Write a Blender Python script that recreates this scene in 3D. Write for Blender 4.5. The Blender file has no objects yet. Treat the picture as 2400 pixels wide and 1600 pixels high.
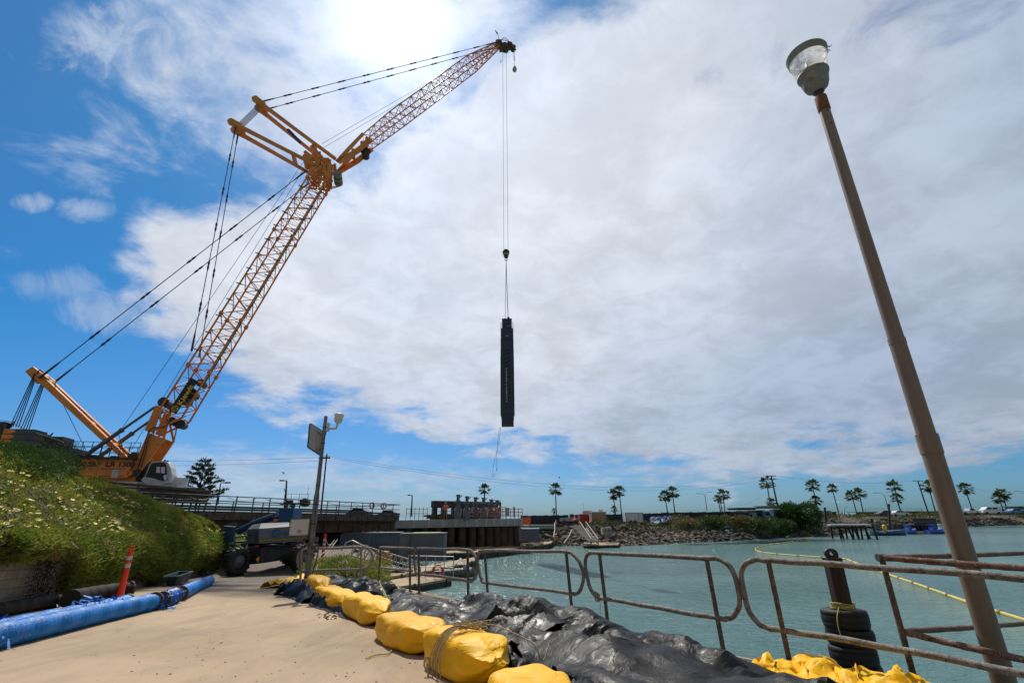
import bpy, math, random
import numpy as np
from mathutils import Vector, Matrix
random.seed(7); rng = np.random.default_rng(7)
scene = bpy.context.scene; COL = scene.collection
# ------------------------------------------------------------ camera
F, PIT, ROLL, H = 1100., math.radians(20.35), math.radians(0.65), 1.4
cp, sp, cr, sr = math.cos(PIT), math.sin(PIT), math.cos(ROLL), math.sin(ROLL)
cam = bpy.data.cameras.new('camera'); co = bpy.data.objects.new('camera', cam); COL.objects.link(co)
X_, U_, W_ = Vector((1, 0, 0)), Vector((0, -sp, cp)), Vector((0, cp, sp))
R_, UU = cr*X_ - sr*U_, sr*X_ + cr*U_
co.matrix_world = Matrix(((R_.x, UU.x, -W_.x, 0), (R_.y, UU.y, -W_.y, 0), (R_.z, UU.z, -W_.z, H), (0, 0, 0, 1)))
cam.lens = F/2400*36; cam.sensor_width = 36; cam.clip_end = 20000; cam.clip_start = .05
scene.camera = co
def ray(px, py):
    u, v = px-1200., 800.-py
    a, b = u*cr+v*sr, v*cr-u*sr
    return np.array([a, F*cp-b*sp, F*sp+b*cp])
def Q(px, py, Y):          # a point of the place at forward distance Y
    r = ray(px, py); t = Y/r[1]; return np.array([r[0]*t, Y, H+r[2]*t])
def PZ(px, py, z):         # on the level z
    r = ray(px, py); t = (z-H)/r[2]; return np.array([r[0]*t, r[1]*t, z])
SL = -.05
def G(px, py):             # on the sloping apron
    r = ray(px, py); t = -H/(r[2]-SL*r[1]); p = r*t; p[2] += H; return p
def gz(y):                 # the apron falls away, then the yard levels out
    return np.interp(y, [-50, 24, 27.5, 31, 36, 60], [2.5, -1.2, -1.42, -1.22, -1.08, -1.08])
WATER = -3.0
# ------------------------------------------------------------ sun, sky, exposure
sd = ray(925, 30); sd = sd/np.linalg.norm(sd)
S_EL, S_AZ = math.asin(sd[2]), math.atan2(sd[0], sd[1])
sl = bpy.data.lights.new('sun', 'SUN'); so = bpy.data.objects.new('sun', sl); COL.objects.link(so)
sl.energy = 4.2; sl.angle = math.radians(.9); sl.color = (1, .95, .86)
so.rotation_euler = Vector(sd.tolist()).to_track_quat('Z', 'Y').to_euler()
scene.view_settings.view_transform = 'Standard'; scene.view_settings.look = 'None'
scene.view_settings.exposure = 0; scene.view_settings.gamma = 1
world = bpy.data.worlds.new('World'); scene.world = world; world.use_nodes = True
class NT:                  # tiny node-graph writer
    def __init__(s, nt): s.nt = nt
    def n(s, t, **k):
        o = s.nt.nodes.new(t)
        for a, b in k.items(): setattr(o, a, b)
        return o
    def put(s, sock, v):
        if isinstance(v, bpy.types.NodeSocket): s.nt.links.new(v, sock)
        elif v is not None: sock.default_value = v
    def m(s, op, a, b=None, c=None, clamp=False):
        o = s.n('ShaderNodeMath', operation=op, use_clamp=clamp)
        s.put(o.inputs[0], a); s.put(o.inputs[1], b)
        if c is not None: s.put(o.inputs[2], c)
        return o.outputs[0]
    def dot(s, a, b):
        o = s.n('ShaderNodeVectorMath', operation='DOT_PRODUCT'); s.put(o.inputs[0], a); s.put(o.inputs[1], b); return o.outputs['Value']
    def vec(s, x, y, z):
        o = s.n('ShaderNodeCombineXYZ'); s.put(o.inputs[0], x); s.put(o.inputs[1], y); s.put(o.inputs[2], z); return o.outputs[0]
    def noise(s, v, scale, detail=5, rough=.55, dist=0, lac=2.0):
        o = s.n('ShaderNodeTexNoise'); s.put(o.inputs['Vector'], v)
        for k, q in (('Scale', scale), ('Detail', detail), ('Roughness', rough), ('Distortion', dist), ('Lacunarity', lac)): s.put(o.inputs[k], q)
        return o.outputs['Fac']
    def ramp(s, f, lo, hi, a=0., b=1., smooth=True):
        o = s.n('ShaderNodeMapRange'); o.interpolation_type = 'SMOOTHSTEP' if smooth else 'LINEAR'
        s.put(o.inputs[0], f)
        for i, q in enumerate((lo, hi, a, b)): s.put(o.inputs[i+1], q)
        return o.outputs[0]
    def mix(s, f, a, b, mode='MIX'):
        o = s.n('ShaderNodeMix', data_type='RGBA', blend_type=mode)
        s.put(o.inputs[0], f); s.put(o.inputs[6], a); s.put(o.inputs[7], b); return o.outputs[2]
def c4(c): return (c[0], c[1], c[2], 1)
W = NT(world.node_tree); world.node_tree.nodes.clear()
sky = W.n('ShaderNodeTexSky', sky_type='NISHITA', sun_disc=False, sun_elevation=S_EL, sun_rotation=S_AZ, altitude=0, air_density=1.0, dust_density=.6, ozone_density=2.5)
d = W.n('ShaderNodeTexCoord').outputs['Generated']
dn = W.n('ShaderNodeVectorMath', operation='NORMALIZE'); W.put(dn.inputs[0], d); d = dn.outputs[0]
# a fixed compass frame for the cloud layout (axes are world vectors): bearing of the bay, 20 degrees up
A1, A2, A3 = tuple(R_), tuple(UU), tuple(W_)
dz = W.m('MAXIMUM', W.dot(d, A3), .05)
cu = W.m('DIVIDE', W.dot(d, A1), dz); cv = W.m('DIVIDE', W.dot(d, A2), dz)      # tangent plane of the cloud deck
P0 = W.vec(cu, cv, 1.)
# layered warp
sepd = W.n('ShaderNodeSeparateXYZ'); W.put(sepd.inputs[0], d)
zc = W.m('ADD', W.m('MAXIMUM', sepd.outputs[2], 0), .22)
CL = W.vec(W.m('DIVIDE', sepd.outputs[0], zc), W.m('DIVIDE', sepd.outputs[1], zc), 0)   # flat layer seen in perspective
n1 = W.noise(CL, 1.6, 9, .58, .25); n2 = W.noise(CL, 4.6, 9, .62, .4); n3 = W.noise(P0, 2.2, 7, .55, .3)
n4 = W.noise(CL, .8, 4, .5)
nn = W.m('ADD', W.m('MULTIPLY', W.m('SUBTRACT', n1, .5), .34), W.m('ADD', W.m('MULTIPLY', W.m('SUBTRACT', n2, .5), .22), W.m('MULTIPLY', W.m('SUBTRACT', n3, .5), .16)))
def UV(px, py): return ((px-1200)/F, (800-py)/F)
def half(p, q):            # >0 to the right of p->q (picture sense: y up)
    (x0, y0), (x1, y1) = UV(*p), UV(*q); L = math.hypot(x1-x0, y1-y0)
    nx, ny = (y1-y0)/L, -(x1-x0)/L
    return W.dot(P0, (nx, ny, -(nx*x0+ny*y0)))
def convex(pts):           # clockwise polygon, in picture
    r = None
    for i in range(len(pts)):
        h = half(pts[i], pts[(i+1) % len(pts)]); r = h if r is None else W.m('SMOOTH_MIN', r, h, .06)
    return r
def union(a, b, k=.05): return W.m('SMOOTH_MAX', a, b, k)
bank = convex([(300, 640), (330, 440), (700, 415), (3000, 380), (4800, 900), (2420, 1060), (1950, 1122), (1500, 1108), (1020, 1010), (640, 890), (380, 790)])
bank = union(bank, convex([(700, 760), (800, 440), (1270, 40), (1600, -60), (4500, -900), (4800, 900), (1500, 900)]))
lobe = convex([(235, 720), (240, 690), (430, 640), (700, 860), (700, 960)])
# thin layers elsewhere
low = convex([(280, 1130), (330, 1045), (500, 1040), (760, 1060), (1350, 1120), (1200, 1150), (500, 1180)])
upper = convex([(250, 440), (270, 200), (420, -60), (760, -300), (1300, -300), (1300, 420), (560, 520)])
dens = W.ramp(W.m('ADD', union(bank, lobe), nn), -.045, .05)
up_n = W.m('ADD', W.m('MULTIPLY', W.m('SUBTRACT', n1, .47), 1.5), W.m('ADD', W.m('MULTIPLY', W.m('SUBTRACT', n2, .5), 1.3), W.m('MINIMUM', W.m('MULTIPLY', upper, 1.4), .22)))
dens_u = W.m('MULTIPLY', W.ramp(up_n, -.08, .42), .85)
low_n = W.m('ADD', W.m('MULTIPLY', low, 1.5), W.m('MULTIPLY', W.m('SUBTRACT', n2, .5), .25))
dens_l = W.m('MULTIPLY', W.ramp(low_n, -.04, .07), .62)
dens = W.m('MAXIMUM', W.m('MAXIMUM', dens, dens_u), dens_l)
# thin patches in the bank, high right
ho = convex([(1600, 420), (1750, -100), (2600, -100), (2600, 330)])
hole = W.m('MULTIPLY', W.ramp(W.m('ADD', W.m('MINIMUM', W.m('MULTIPLY', ho, .8), .1), W.m('ADD', W.m('MULTIPLY', W.m('SUBTRACT', n2, .5), .9), W.m('MULTIPLY', W.m('SUBTRACT', n1, .5), .7))), .10, .34), .72)
dens = W.m('MULTIPLY', dens, W.m('SUBTRACT', 1., hole))
# unseen sky behind the photographer: cloud added there for its fill light
back = W.ramp(W.dot(d, A3), .42, .22)
dens = W.m('MAXIMUM', dens, W.m('MULTIPLY', back, W.ramp(n1, .34, .52, .45, 1.)))
# stray puffs
nz = W.noise(P0, 7., 8, .65, 1.2)
for (x, y, a, b, k) in ((75, 477, 34, 18, .5), (205, 492, 50, 22, .4), (130, 672, 80, 34, .4), (285, 100, 150, 60, .5), (230, 730, 90, 40, .5)):
    u0, v0 = UV(x, y)
    e = W.m('ADD', W.m('POWER', W.m('DIVIDE', W.m('SUBTRACT', cu, u0), a/F), 2), W.m('POWER', W.m('DIVIDE', W.m('SUBTRACT', cv, v0), b/F), 2))
    e = W.m('ADD', e, W.m('MULTIPLY', W.m('SUBTRACT', nz, .5), 9))
    dens = W.m('MAXIMUM', dens, W.m('MULTIPLY', W.ramp(e, 2.2, -1.2), k))
# sunlight scattered forward through the cloud round the sun
cs = W.dot(d, tuple(sd.tolist()))
ang = W.m('ARCCOSINE', W.m('MINIMUM', cs, .99999))
au1 = W.m('POWER', 2.718, W.m('MULTIPLY', W.m('POWER', W.m('DIVIDE', ang, .10), 2), -1))
au2 = W.m('POWER', 2.718, W.m('DIVIDE', ang, -.42))
t1 = W.m('ADD', W.m('MULTIPLY', W.noise(CL, 2.6, 8, .55, .3), .5), W.m('MULTIPLY', W.noise(P0, 2.4, 7, .6, .5), .5))
shade = W.m('ADD', W.m('MULTIPLY', W.ramp(W.m('ADD', W.m('MULTIPLY', t1, .72), W.m('MULTIPLY', W.noise(CL, 8.5, 6, .6, .6), .28)), .40, .60, .87, 1.13), W.ramp(ang, .5, 1.15, 1.13, .84)), W.m('MULTIPLY', au2, .62))
cloudc = W.mix(W.ramp(n4, .35, .65), (4.8, 5.3, 6.25, 1), (5.7, 6.0, 6.6, 1))
cloudc = W.mix(1., cloudc, W.mix(W.ramp(ang, .5, 1.1), (1, 1, 1, 1), (.84, .93, 1.04, 1)), 'MULTIPLY')
vs = W.n('ShaderNodeVectorMath', operation='SCALE'); W.put(vs.inputs[0], cloudc); W.put(vs.inputs['Scale'], shade)
sc3 = W.n('ShaderNodeSeparateColor'); W.put(sc3.inputs[0], W.mix(1., sky.outputs[0], (.50, .78, 1.05, 1), 'MULTIPLY'))
cc3 = W.n('ShaderNodeCombineColor')
W.put(cc3.inputs[0], W.m('MAXIMUM', W.m('MULTIPLY_ADD', sc3.outputs[0], .98, -1.10), .30)); W.put(cc3.inputs[1], W.m('MULTIPLY', sc3.outputs[1], .73)); W.put(cc3.inputs[2], W.m('MULTIPLY', sc3.outputs[2], .86))
skyc = cc3.outputs[0]
cl2 = W.mix(back, vs.outputs[0], (2.6, 2.7, 2.9, 1))       # the added cloud behind is greyed to weaken the fill
skyc = W.mix(dens, skyc, cl2)
gl = W.n('ShaderNodeVectorMath', operation='SCALE'); gl.inputs[0].default_value = (1, .985, .95); W.put(gl.inputs['Scale'], W.m('ADD', W.m('MULTIPLY', au1, 7.), W.m('MULTIPLY', au2, .9)))
skyc = W.mix(1., skyc, gl.outputs[0], 'ADD')
bg = W.n('ShaderNodeBackground'); W.put(bg.inputs[0], skyc); bg.inputs[1].default_value = .1
W.nt.links.new(bg.outputs[0], W.n('ShaderNodeOutputWorld').inputs[0])
# ------------------------------------------------------------ materials
MATS = {}
def mat(name, c1, c2=None, rough=.7, metal=0., scale=4., bump=0., bscale=None, lo=.35, hi=.65, c3=None, s3=1., spec=None, detail=6, lo3=.55, hi3=.7, trans=0., coat=0., stretch=None, rough2=None):
    if name in MATS: return MATS[name]
    m = bpy.data.materials.new(name); m.use_nodes = True; nt = m.node_tree; b = nt.nodes['Principled BSDF']; N = NT(nt)
    v = N.n('ShaderNodeTexCoord').outputs['Object']
    if stretch:
        mp = N.n('ShaderNodeMapping'); N.put(mp.inputs[0], v); mp.inputs['Scale'].default_value = stretch; v = mp.outputs[0]
    f = None
    if c2 is not None or bump: f = N.noise(v, scale, detail, .6)
    col = c4(c1)
    if c2 is not None: col = N.mix(N.ramp(f, lo, hi), c4(c1), c4(c2))
    if c3 is not None: col = N.mix(N.ramp(N.noise(v, s3, 5, .65), lo3, hi3), col, c4(c3))
    N.put(b.inputs['Base Color'], col)
    b.inputs['Roughness'].default_value = rough; b.inputs['Metallic'].default_value = metal
    if rough2 is not None: N.put(b.inputs['Roughness'], N.ramp(f, lo, hi, rough, rough2))
    if spec is not None: b.inputs['Specular IOR Level'].default_value = spec
    if trans: b.inputs['Transmission Weight'].default_value = trans
    if coat: b.inputs['Coat Weight'].default_value = coat; b.inputs['Coat Roughness'].default_value = .1
    if bump:
        bn = N.n('ShaderNodeBump'); bn.inputs['Strength'].default_value = 1; bn.inputs['Distance'].default_value = bump
        N.put(bn.inputs['Height'], N.noise(v, bscale or scale*3, 6, .6)); N.put(b.inputs['Normal'], bn.outputs[0])
    MATS[name] = m; return m
# ------------------------------------------------------------ mesh writer
def unit(v):
    v = np.asarray(v, float); n = np.linalg.norm(v); return v/n if n > 1e-9 else v
def frame(dv, up=(0, 0, 1)):
    w = unit(dv); up = np.asarray(up, float)
    if abs(np.dot(w, up)) > .98: up = np.array([1., 0, 0]) if abs(w[0]) < .9 else np.array([0, 1., 0])
    u = unit(np.cross(up, w)); v = np.cross(w, u); return u, v, w
class MB:
    def __init__(s): s.v = []; s.f = []; s.sm = []; s.n = 0; s.mi = []; s.cm = 0
    def add(s, V, Fs, smooth=False):
        V = np.asarray(V, float); s.v.append(V)
        for f in Fs: s.f.append(tuple(i+s.n for i in f)); s.sm.append(smooth); s.mi.append(s.cm)
        s.n += len(V); return s
    def box(s, c, size, ax=None, taper=1., bev=0.):
        a = np.array(size)/2.; A = np.eye(3) if ax is None else np.array(ax)
        P = []
        for z in (-1, 1):
            t = taper if z > 0 else 1.
            for x, y in ((-1, -1), (1, -1), (1, 1), (-1, 1)): P.append(np.array([x*a[0]*t, y*a[1]*t, z*a[2]]))
        P = np.array(P)@A + np.asarray(c, float)
        return s.add(P, [(0, 3, 2, 1), (4, 5, 6, 7), (0, 1, 5, 4), (1, 2, 6, 5), (2, 3, 7, 6), (3, 0, 4, 7)])
    def beam(s, p, q, w, h, up=(0, 0, 1), w2=None, h2=None):
        p, q = np.asarray(p, float), np.asarray(q, float); u, v, _ = frame(q-p, up)
        w2 = w if w2 is None else w2; h2 = h if h2 is None else h2
        V = [p+u*a*w/2+v*b*h/2 for a, b in ((-1, -1), (1, -1), (1, 1), (-1, 1))]+[q+u*a*w2/2+v*b*h2/2 for a, b in ((-1, -1), (1, -1), (1, 1), (-1, 1))]
        return s.add(V, [(0, 3, 2, 1), (4, 5, 6, 7), (0, 1, 5, 4), (1, 2, 6, 5), (2, 3, 7, 6), (3, 0, 4, 7)])
    def tube(s, pts, r, n=8, cap=True, smooth=True):
        pts = [np.asarray(p, float) for p in pts]; m = len(pts); rr = r if hasattr(r, '__len__') else [r]*m
        V = []; pu = None
        for i, p in enumerate(pts):
            t = unit(pts[min(i+1, m-1)]-pts[max(i-1, 0)])
            if pu is None: u, v, _ = frame(t)
            else:
                u = unit(pu-t*np.dot(pu, t)); v = np.cross(t, u)
            pu = u
            for k in range(n):
                a = 2*math.pi*k/n; V.append(p+rr[i]*(math.cos(a)*u+math.sin(a)*v))
        Fs = [(i*n+k, i*n+(k+1) % n, (i+1)*n+(k+1) % n, (i+1)*n+k) for i in range(m-1) for k in range(n)]
        s.add(V, Fs, smooth)
        if cap: s.add(V[:n], [tuple(range(n))[::-1]]); s.add(V[-n:], [tuple(range(n))])
        return s
    def lathe(s, base, axis, prof, n=20, smooth=True):   # prof: (height, radius)
        u, v, w = frame(axis); V = []
        for h, r in prof:
            for k in range(n):
                a = 2*math.pi*k/n; V.append(np.asarray(base)+w*h+r*(math.cos(a)*u+math.sin(a)*v))
        m = len(prof)
        return s.add(V, [(i*n+k, i*n+(k+1) % n, (i+1)*n+(k+1) % n, (i+1)*n+k) for i in range(m-1) for k in range(n)], smooth)
    def prism(s, pts, ext):    # planar polygon swept by ext
        P = [np.asarray(p, float) for p in pts]; e = np.asarray(ext, float); n = len(P)
        return s.add(P+[p+e for p in P], [tuple(range(n))[::-1], tuple(range(n, 2*n))]+[(i, (i+1) % n, n+(i+1) % n, n+i) for i in range(n)])
    def grid(s, V, nu, nv, smooth=True, closed=False):   # V rows nu, cols nv
        Fs = []
        for i in range(nu-1):
            for j in range(nv-(0 if closed else 1)):
                j2 = (j+1) % nv; Fs.append((i*nv+j, i*nv+j2, (i+1)*nv+j2, (i+1)*nv+j))
        return s.add(V, Fs, smooth)
    def build(s, name, m, parent=None, label=None, cat=None, group=None, kind=None, origin=None):
        V = np.concatenate(s.v) if s.v else np.zeros((0, 3))
        if origin is None: origin = (V.min(0)+V.max(0))/2 if parent is None else np.array(WM.get(parent.name, (0, 0, 0)))
        if parent is None: origin = np.array([origin[0], origin[1], V[:, 2].min()])
        me = bpy.data.meshes.new(name); me.from_pydata((V-origin).tolist(), [], s.f)
        me.polygons.foreach_set('use_smooth', s.sm)
        if isinstance(m, (list, tuple)):
            for q in m: me.materials.append(q)
            me.polygons.foreach_set('material_index', s.mi)
        else: me.materials.append(m)
        me.update()
        o = bpy.data.objects.new(name, me); COL.objects.link(o)
        if parent is None: o.location = origin.tolist(); WM[o.name] = tuple(origin)
        else: o.parent = parent; WM[o.name] = WM.get(parent.name, (0, 0, 0))
        tag(o, label, cat, group, kind); return o
WM = {}
def tag(o, label=None, cat=None, group=None, kind=None):
    for k, v in (('label', label), ('category', cat), ('group', group), ('kind', kind)):
        if v: o[k] = v
    return o
def thing(name, label, cat, loc, group=None, rz=0):
    o = bpy.data.objects.new(name, None); COL.objects.link(o); o.location = [float(q) for q in loc]; o.empty_display_size = .2
    WM[o.name] = tuple(float(q) for q in loc); return tag(o, label, cat, group)
def dup(o, loc=None, rz=None, label=None, sc=None, parent=None):
    c = o.copy(); COL.objects.link(c); c.parent = parent
    if loc is not None: c.location = [float(q) for q in loc]
    if rz is not None: c.rotation_euler = (0, 0, rz)
    if sc is not None: c.scale = (sc, sc, sc) if not hasattr(sc, '__len__') else sc
    if label: c['label'] = label
    for ch in list(o.children): dup(ch, parent=c)
    return c
def polyline(pts, n=6):       # Catmull-Rom
    P = [np.asarray(p, float) for p in pts]; P = [2*P[0]-P[1]]+P+[2*P[-1]-P[-2]]; out = []
    for i in range(1, len(P)-2):
        for k in range(n):
            t = k/n; a, b, c, d = P[i-1:i+3]
            out.append(.5*((2*b)+(c-a)*t+(2*a-5*b+4*c-d)*t*t+(3*b-a-3*c+d)*t**3))
    out.append(P[-2]); return out
def text_mesh(body, name, m, o0, ux, uy, height, parent, depth=.01, bold=0., wide=1., label=None, align='LEFT', shear=0.):
    cu = bpy.data.curves.new('t', 'FONT'); cu.body = body; cu.extrude = 0; cu.offset = bold; cu.align_x = align; cu.shear = shear
    t = bpy.data.objects.new('t', cu); COL.objects.link(t); bpy.context.view_layer.update()
    me = bpy.data.meshes.new_from_object(t.evaluated_get(bpy.context.evaluated_depsgraph_get())); bpy.data.objects.remove(t)
    ux, uy = unit(ux), unit(uy); k = height/.7; o0 = np.asarray(o0)-np.array(WM.get(parent.name, (0, 0, 0)))
    for v in me.vertices:
        x, y = v.co.x*k*wide, v.co.y*k; v.co = Vector((o0+ux*x+uy*y).tolist())
    me.name = name; me.materials.clear(); me.materials.append(m); me.update()
    o = bpy.data.objects.new(name, me); COL.objects.link(o); o.parent = parent
    if label: o['label'] = label
    return o
def fbm(x, y, seed=0, oct=5, rough=.5):      # cheap value noise, numpy
    r = np.zeros_like(np.asarray(x, float)); a = 1.; t = 0
    for o in range(oct):
        xi, yi = np.floor(x).astype(np.int64), np.floor(y).astype(np.int64); fx, fy = x-xi, y-yi
        fx, fy = fx*fx*(3-2*fx), fy*fy*(3-2*fy)
        def h(i, j):
            n = (i*374761393+j*668265263+(seed+o)*982451653) & 0x7fffffff; n = (n ^ (n >> 13))*1274126177 & 0x7fffffff; return ((n ^ (n >> 16)) & 0xffff)/65535.
        r += a*((h(xi, yi)*(1-fx)+h(xi+1, yi)*fx)*(1-fy)+(h(xi, yi+1)*(1-fx)+h(xi+1, yi+1)*fx)*fy-.5); t += a
        a *= rough; x, y = x*2.03+7, y*2.03+3
    return r/t*2
# ------------------------------------------------------------ crawler crane
OR = mat('crane_paint', (.72, .245, .028), (.60, .19, .02), rough=.42, scale=.9, c3=(.20, .085, .03), s3=2.3, lo3=.62, hi3=.8, bump=.002)
ORD = mat('crane_paint_dusty', (.62, .42, .24), (.5, .32, .16), rough=.6, scale=3)
BLK = mat('black_steel', (.018, .018, .02), (.035, .033, .032), rough=.5, scale=3)
ROPE = mat('steel_rope', (.035, .037, .045), rough=.5, metal=.3)
PEND = mat('pendant_bar', (.022, .024, .04), rough=.45)
GRY = mat('grey_steel', (.12, .125, .13), (.08, .08, .085), rough=.5, metal=.5, scale=5)
WHT = mat('white_paint', (.50, .50, .49), (.38, .38, .37), rough=.4, scale=2)
GLS = mat('dark_glass', (.012, .012, .015), rough=.12, spec=.3)
CWT = mat('counterweight_grey', (.09, .095, .1), (.06, .06, .065), rough=.7, scale=2)
F0 = Q(322, 1112, 50.); TIP = Q(1177, 108, 60.)
ce = unit([TIP[0]-F0[0], TIP[1]-F0[1], 0]); cn = np.array([-ce[1], ce[0], 0])
def CP(px, py, l=0.):      # pixel direction met with the crane's own upright plane, shifted l sideways
    r = ray(px, py); o = np.array([0, 0, H]); q = F0+cn*l
    return o+r*(np.dot(q-o, cn)/np.dot(r, cn))
def lattice(mb, a, b, ha, hb, wa, wb, nb, rc, rb, dbl=False, xb=False):
    dv = unit(b-a); hv = unit(np.cross(cn, dv))
    def cpt(t, i, j):
        return a+(b-a)*t+hv*i*(ha+(hb-ha)*t)/2+cn*j*(wa+(wb-wa)*t)/2
    for i in (-1, 1):
        for j in (-1, 1): mb.tube([cpt(0, i, j), cpt(1, i, j)], rc, 7)
    for k in range(nb):
        t0, t1 = k/nb, (k+1)/nb; tm = (t0+t1)/2
        for j in (-1, 1):
            s = 1 if k % 2 else -1
            mb.tube([cpt(t0, s, j), cpt(t1, -s, j)], rb, 5, False); mb.tube([cpt(t0, -s, j), cpt(t0, s, j)], rb*.8, 5, False)
            if xb: mb.tube([cpt(t0, -s, j), cpt(t1, s, j)], rb*.8, 5, False)
        for i in (-1, 1):
            s = 1 if k % 2 else -1
            mb.tube([cpt(t0, i, s), cpt(t1, i, -s)], rb, 5, False)
            if k % 2 == 0: mb.tube([cpt(t0, i, -1), cpt(t0, i, 1)], rb*.8, 5, False)
    return cpt
crane = thing('crawler_crane', 'huge orange lattice crawler crane with a bent luffing boom above the green hill', 'crane', F0-np.array([0, 0, 3.]))
# main boom
A, B = CP(409, 976), CP(762, 404)
dm = unit(B-A); hm = unit(np.cross(cn, dm))
mb = MB(); L = np.linalg.norm(B-A); HB, WB = 2.35, 2.3
secs = [0, .14, .32, .66, .9, 1.0]
for a, b, n in ((0, .15, 4), (.15, .335, 6), (.335, .68, 9), (.68, .93, 10)):
    lattice(mb, A+(B-A)*a, A+(B-A)*b, HB, HB, WB, WB, n, .105, .055)
    for j in (-1, 1):      # pin lugs at the joints
        for i in (-1, 1): mb.beam(A+(B-A)*(b-.006)+hm*i*HB/2+cn*j*WB/2, A+(B-A)*(b+.006)+hm*i*HB/2+cn*j*WB/2, .34, .30, cn)
lattice(mb, A+(B-A)*.93, B, HB, HB*.8, WB, WB, 4, .14, .1, xb=True)
for j in (-1, 1):          # head plates
    for pa, pb, w in ((A+(B-A)*.95-hm*1.2, B+dm*.9-hm*.9, .5), (B+dm*.9-hm*.9, B+dm*1.4+hm*.1, .5), (B+dm*1.4+hm*.1, A+(B-A)*.96+hm*1.3, .45), (B+dm*.9-hm*.9, A+(B-A)*.95+hm*1.3, .3), (A+(B-A)*.94-hm*.9, B+dm*1.2+hm*.2, .3)):
        mb.beam(pa+cn*(j*WB/2), pb+cn*(j*WB/2), w, .25, cn)
for k in range(5):
    mb.beam(B+dm*(.1+.25*k)-hm*(1-.5*k)-cn*WB/2, B+dm*(.1+.25*k)-hm*(1-.5*k)+cn*WB/2, .28, .22, dm)
mb.build('main_boom', OR, crane)
mb = MB()                  # maintenance walkway inside the boom
for t in np.linspace(.12, .9, 60):
    p = A+(B-A)*t
    mb.beam(p+hm*1.15-cn*.7, p+hm*1.15-cn*.15, .05, .05, dm)
mb.beam(A+(B-A)*.12+hm*1.1-cn*.75, A+(B-A)*.92+hm*1.1-cn*.75, .3, .08, cn)
for t in np.linspace(.2, .88, 12): mb.beam(A+(B-A)*t-hm*1.5-cn*1.3, A+(B-A)*t-hm*.75-cn*1.3, .07, .12, dm); mb.beam(A+(B-A)*t+hm*1.5-cn*1.3, A+(B-A)*t+hm*.75-cn*1.3, .07, .12, dm)
mb.build('walkway', GRY, crane)
# foot section: plate girders narrowing to the foot pin
mb = MB()
for j in (-1, 1):
    o = cn*(j*1.25-.08)
    mb.prism([q+o for q in (CP(318, 1112), CP(326, 1095), CP(360, 1018), CP(397, 1032), CP(340, 1115), CP(330, 1122))], cn*.16)
    mb.prism([q+o for q in (CP(352, 1013), CP(377, 955), CP(392, 960), CP(372, 1018))], cn*.16)
    mb.tube([CP(360, 1018)+o, A+hm*HB/2+cn*j*WB/2], .12, 7); mb.tube([CP(397, 1032)+o, A-hm*HB/2+cn*j*WB/2], .12, 7)
    mb.tube([CP(372, 1024)+o, A-hm*HB/2+cn*j*WB/2], .07, 6); mb.tube([CP(397, 1032)+o, A+cn*j*WB/2], .07, 6)
mb.beam(CP(375, 1030)-cn*1.2, CP(375, 1030)+cn*1.2, .5, .4, dm); mb.beam(CP(345, 1075)-cn*1.2, CP(345, 1075)+cn*1.2, .5, .4, dm)
mb.tube([F0-cn*1.7, F0+cn*1.7], .25, 12)
mb.build('boom_foot', OR, crane)
mb = MB(); h0 = CP(332, 1108)-cn*1.42
mb.tube(polyline([CP(338, 1100)-cn*1.45, CP(352, 1060)-cn*1.5, CP(360, 1025)-cn*1.5, CP(372, 1008)-cn*1.5, CP(400, 1005)-cn*1.45, CP(412, 985)-cn*1.4]), .05, 6)
mb.tube(polyline([CP(345, 1098)-cn*1.45, CP(357, 1062)-cn*1.5, CP(364, 1030)-cn*1.5, CP(380, 1012)-cn*1.5]), .04, 6)
mb.build('hydraulic_hose', BLK, crane)
# winches and dark gear in the boom
mb = MB()
for (x, y, r, l) in ((391, 946, .42, .9), (409, 990, .36, .8), (427, 996, .4, .6), (452, 925, .5, .7), (474, 900, .35, .6)):
    mb = MB(); c = CP(x, y); mb.tube([c-cn*l, c+cn*l], r, 16, smooth=False); mb.tube([c-cn*l*1.1, c-cn*l], r*1.25, 16, smooth=False); mb.build('winch', BLK, crane)
mb = MB(); mb.box(CP(440, 935), (.7, 1., 1.4)); mb.tube([CP(440, 935)-cn*.9, CP(440, 935)+cn*.9], .3, 8); mb.build('winch_housing', BLK, crane)
mb = MB(); Pb = CP(432, 925, -1.45); bx, by = dm, hm
pl = [CP(396, 962, -1.45), CP(413, 970, -1.45), CP(464, 893, -1.45), CP(447, 884, -1.45)]
mb.prism(pl, -cn*.05); bn = mb.build('banner', mat('banner_black', (.012, .012, .012), rough=.6), crane, label='black banner with yellow lettering on the boom')
YEL = mat('sign_yellow', (.80, .50, .03), rough=.5)
o_ = CP(420, 951, -1.53)
kx_ = unit((pl[3]+pl[2])-(pl[0]+pl[1])); ky_ = unit(pl[0]-pl[1]); ky_ = unit(ky_-kx_*np.dot(kx_, ky_))
text_mesh('Kiewit', 'lettering', YEL, CP(420, 949, -1.56)-ky_*.2, kx_, ky_, .50, bn, bold=.025, wide=1.25)
mb = MB(); c = CP(410, 957, -1.56); bx, by = kx_, ky_
for k in range(4):
    a = k*math.pi/2; mb.tube([c+bx*.28*math.cos(a)+by*.28*math.sin(a), c+bx*.1*math.cos(a+.8)+by*.1*math.sin(a+.8)], .06, 4)
mb.tube([c+(bx*math.cos(a)+by*math.sin(a))*.3 for a in np.linspace(0, 2*math.pi, 13)], .04, 4)
mb.build('emblem', YEL, bn)
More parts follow.
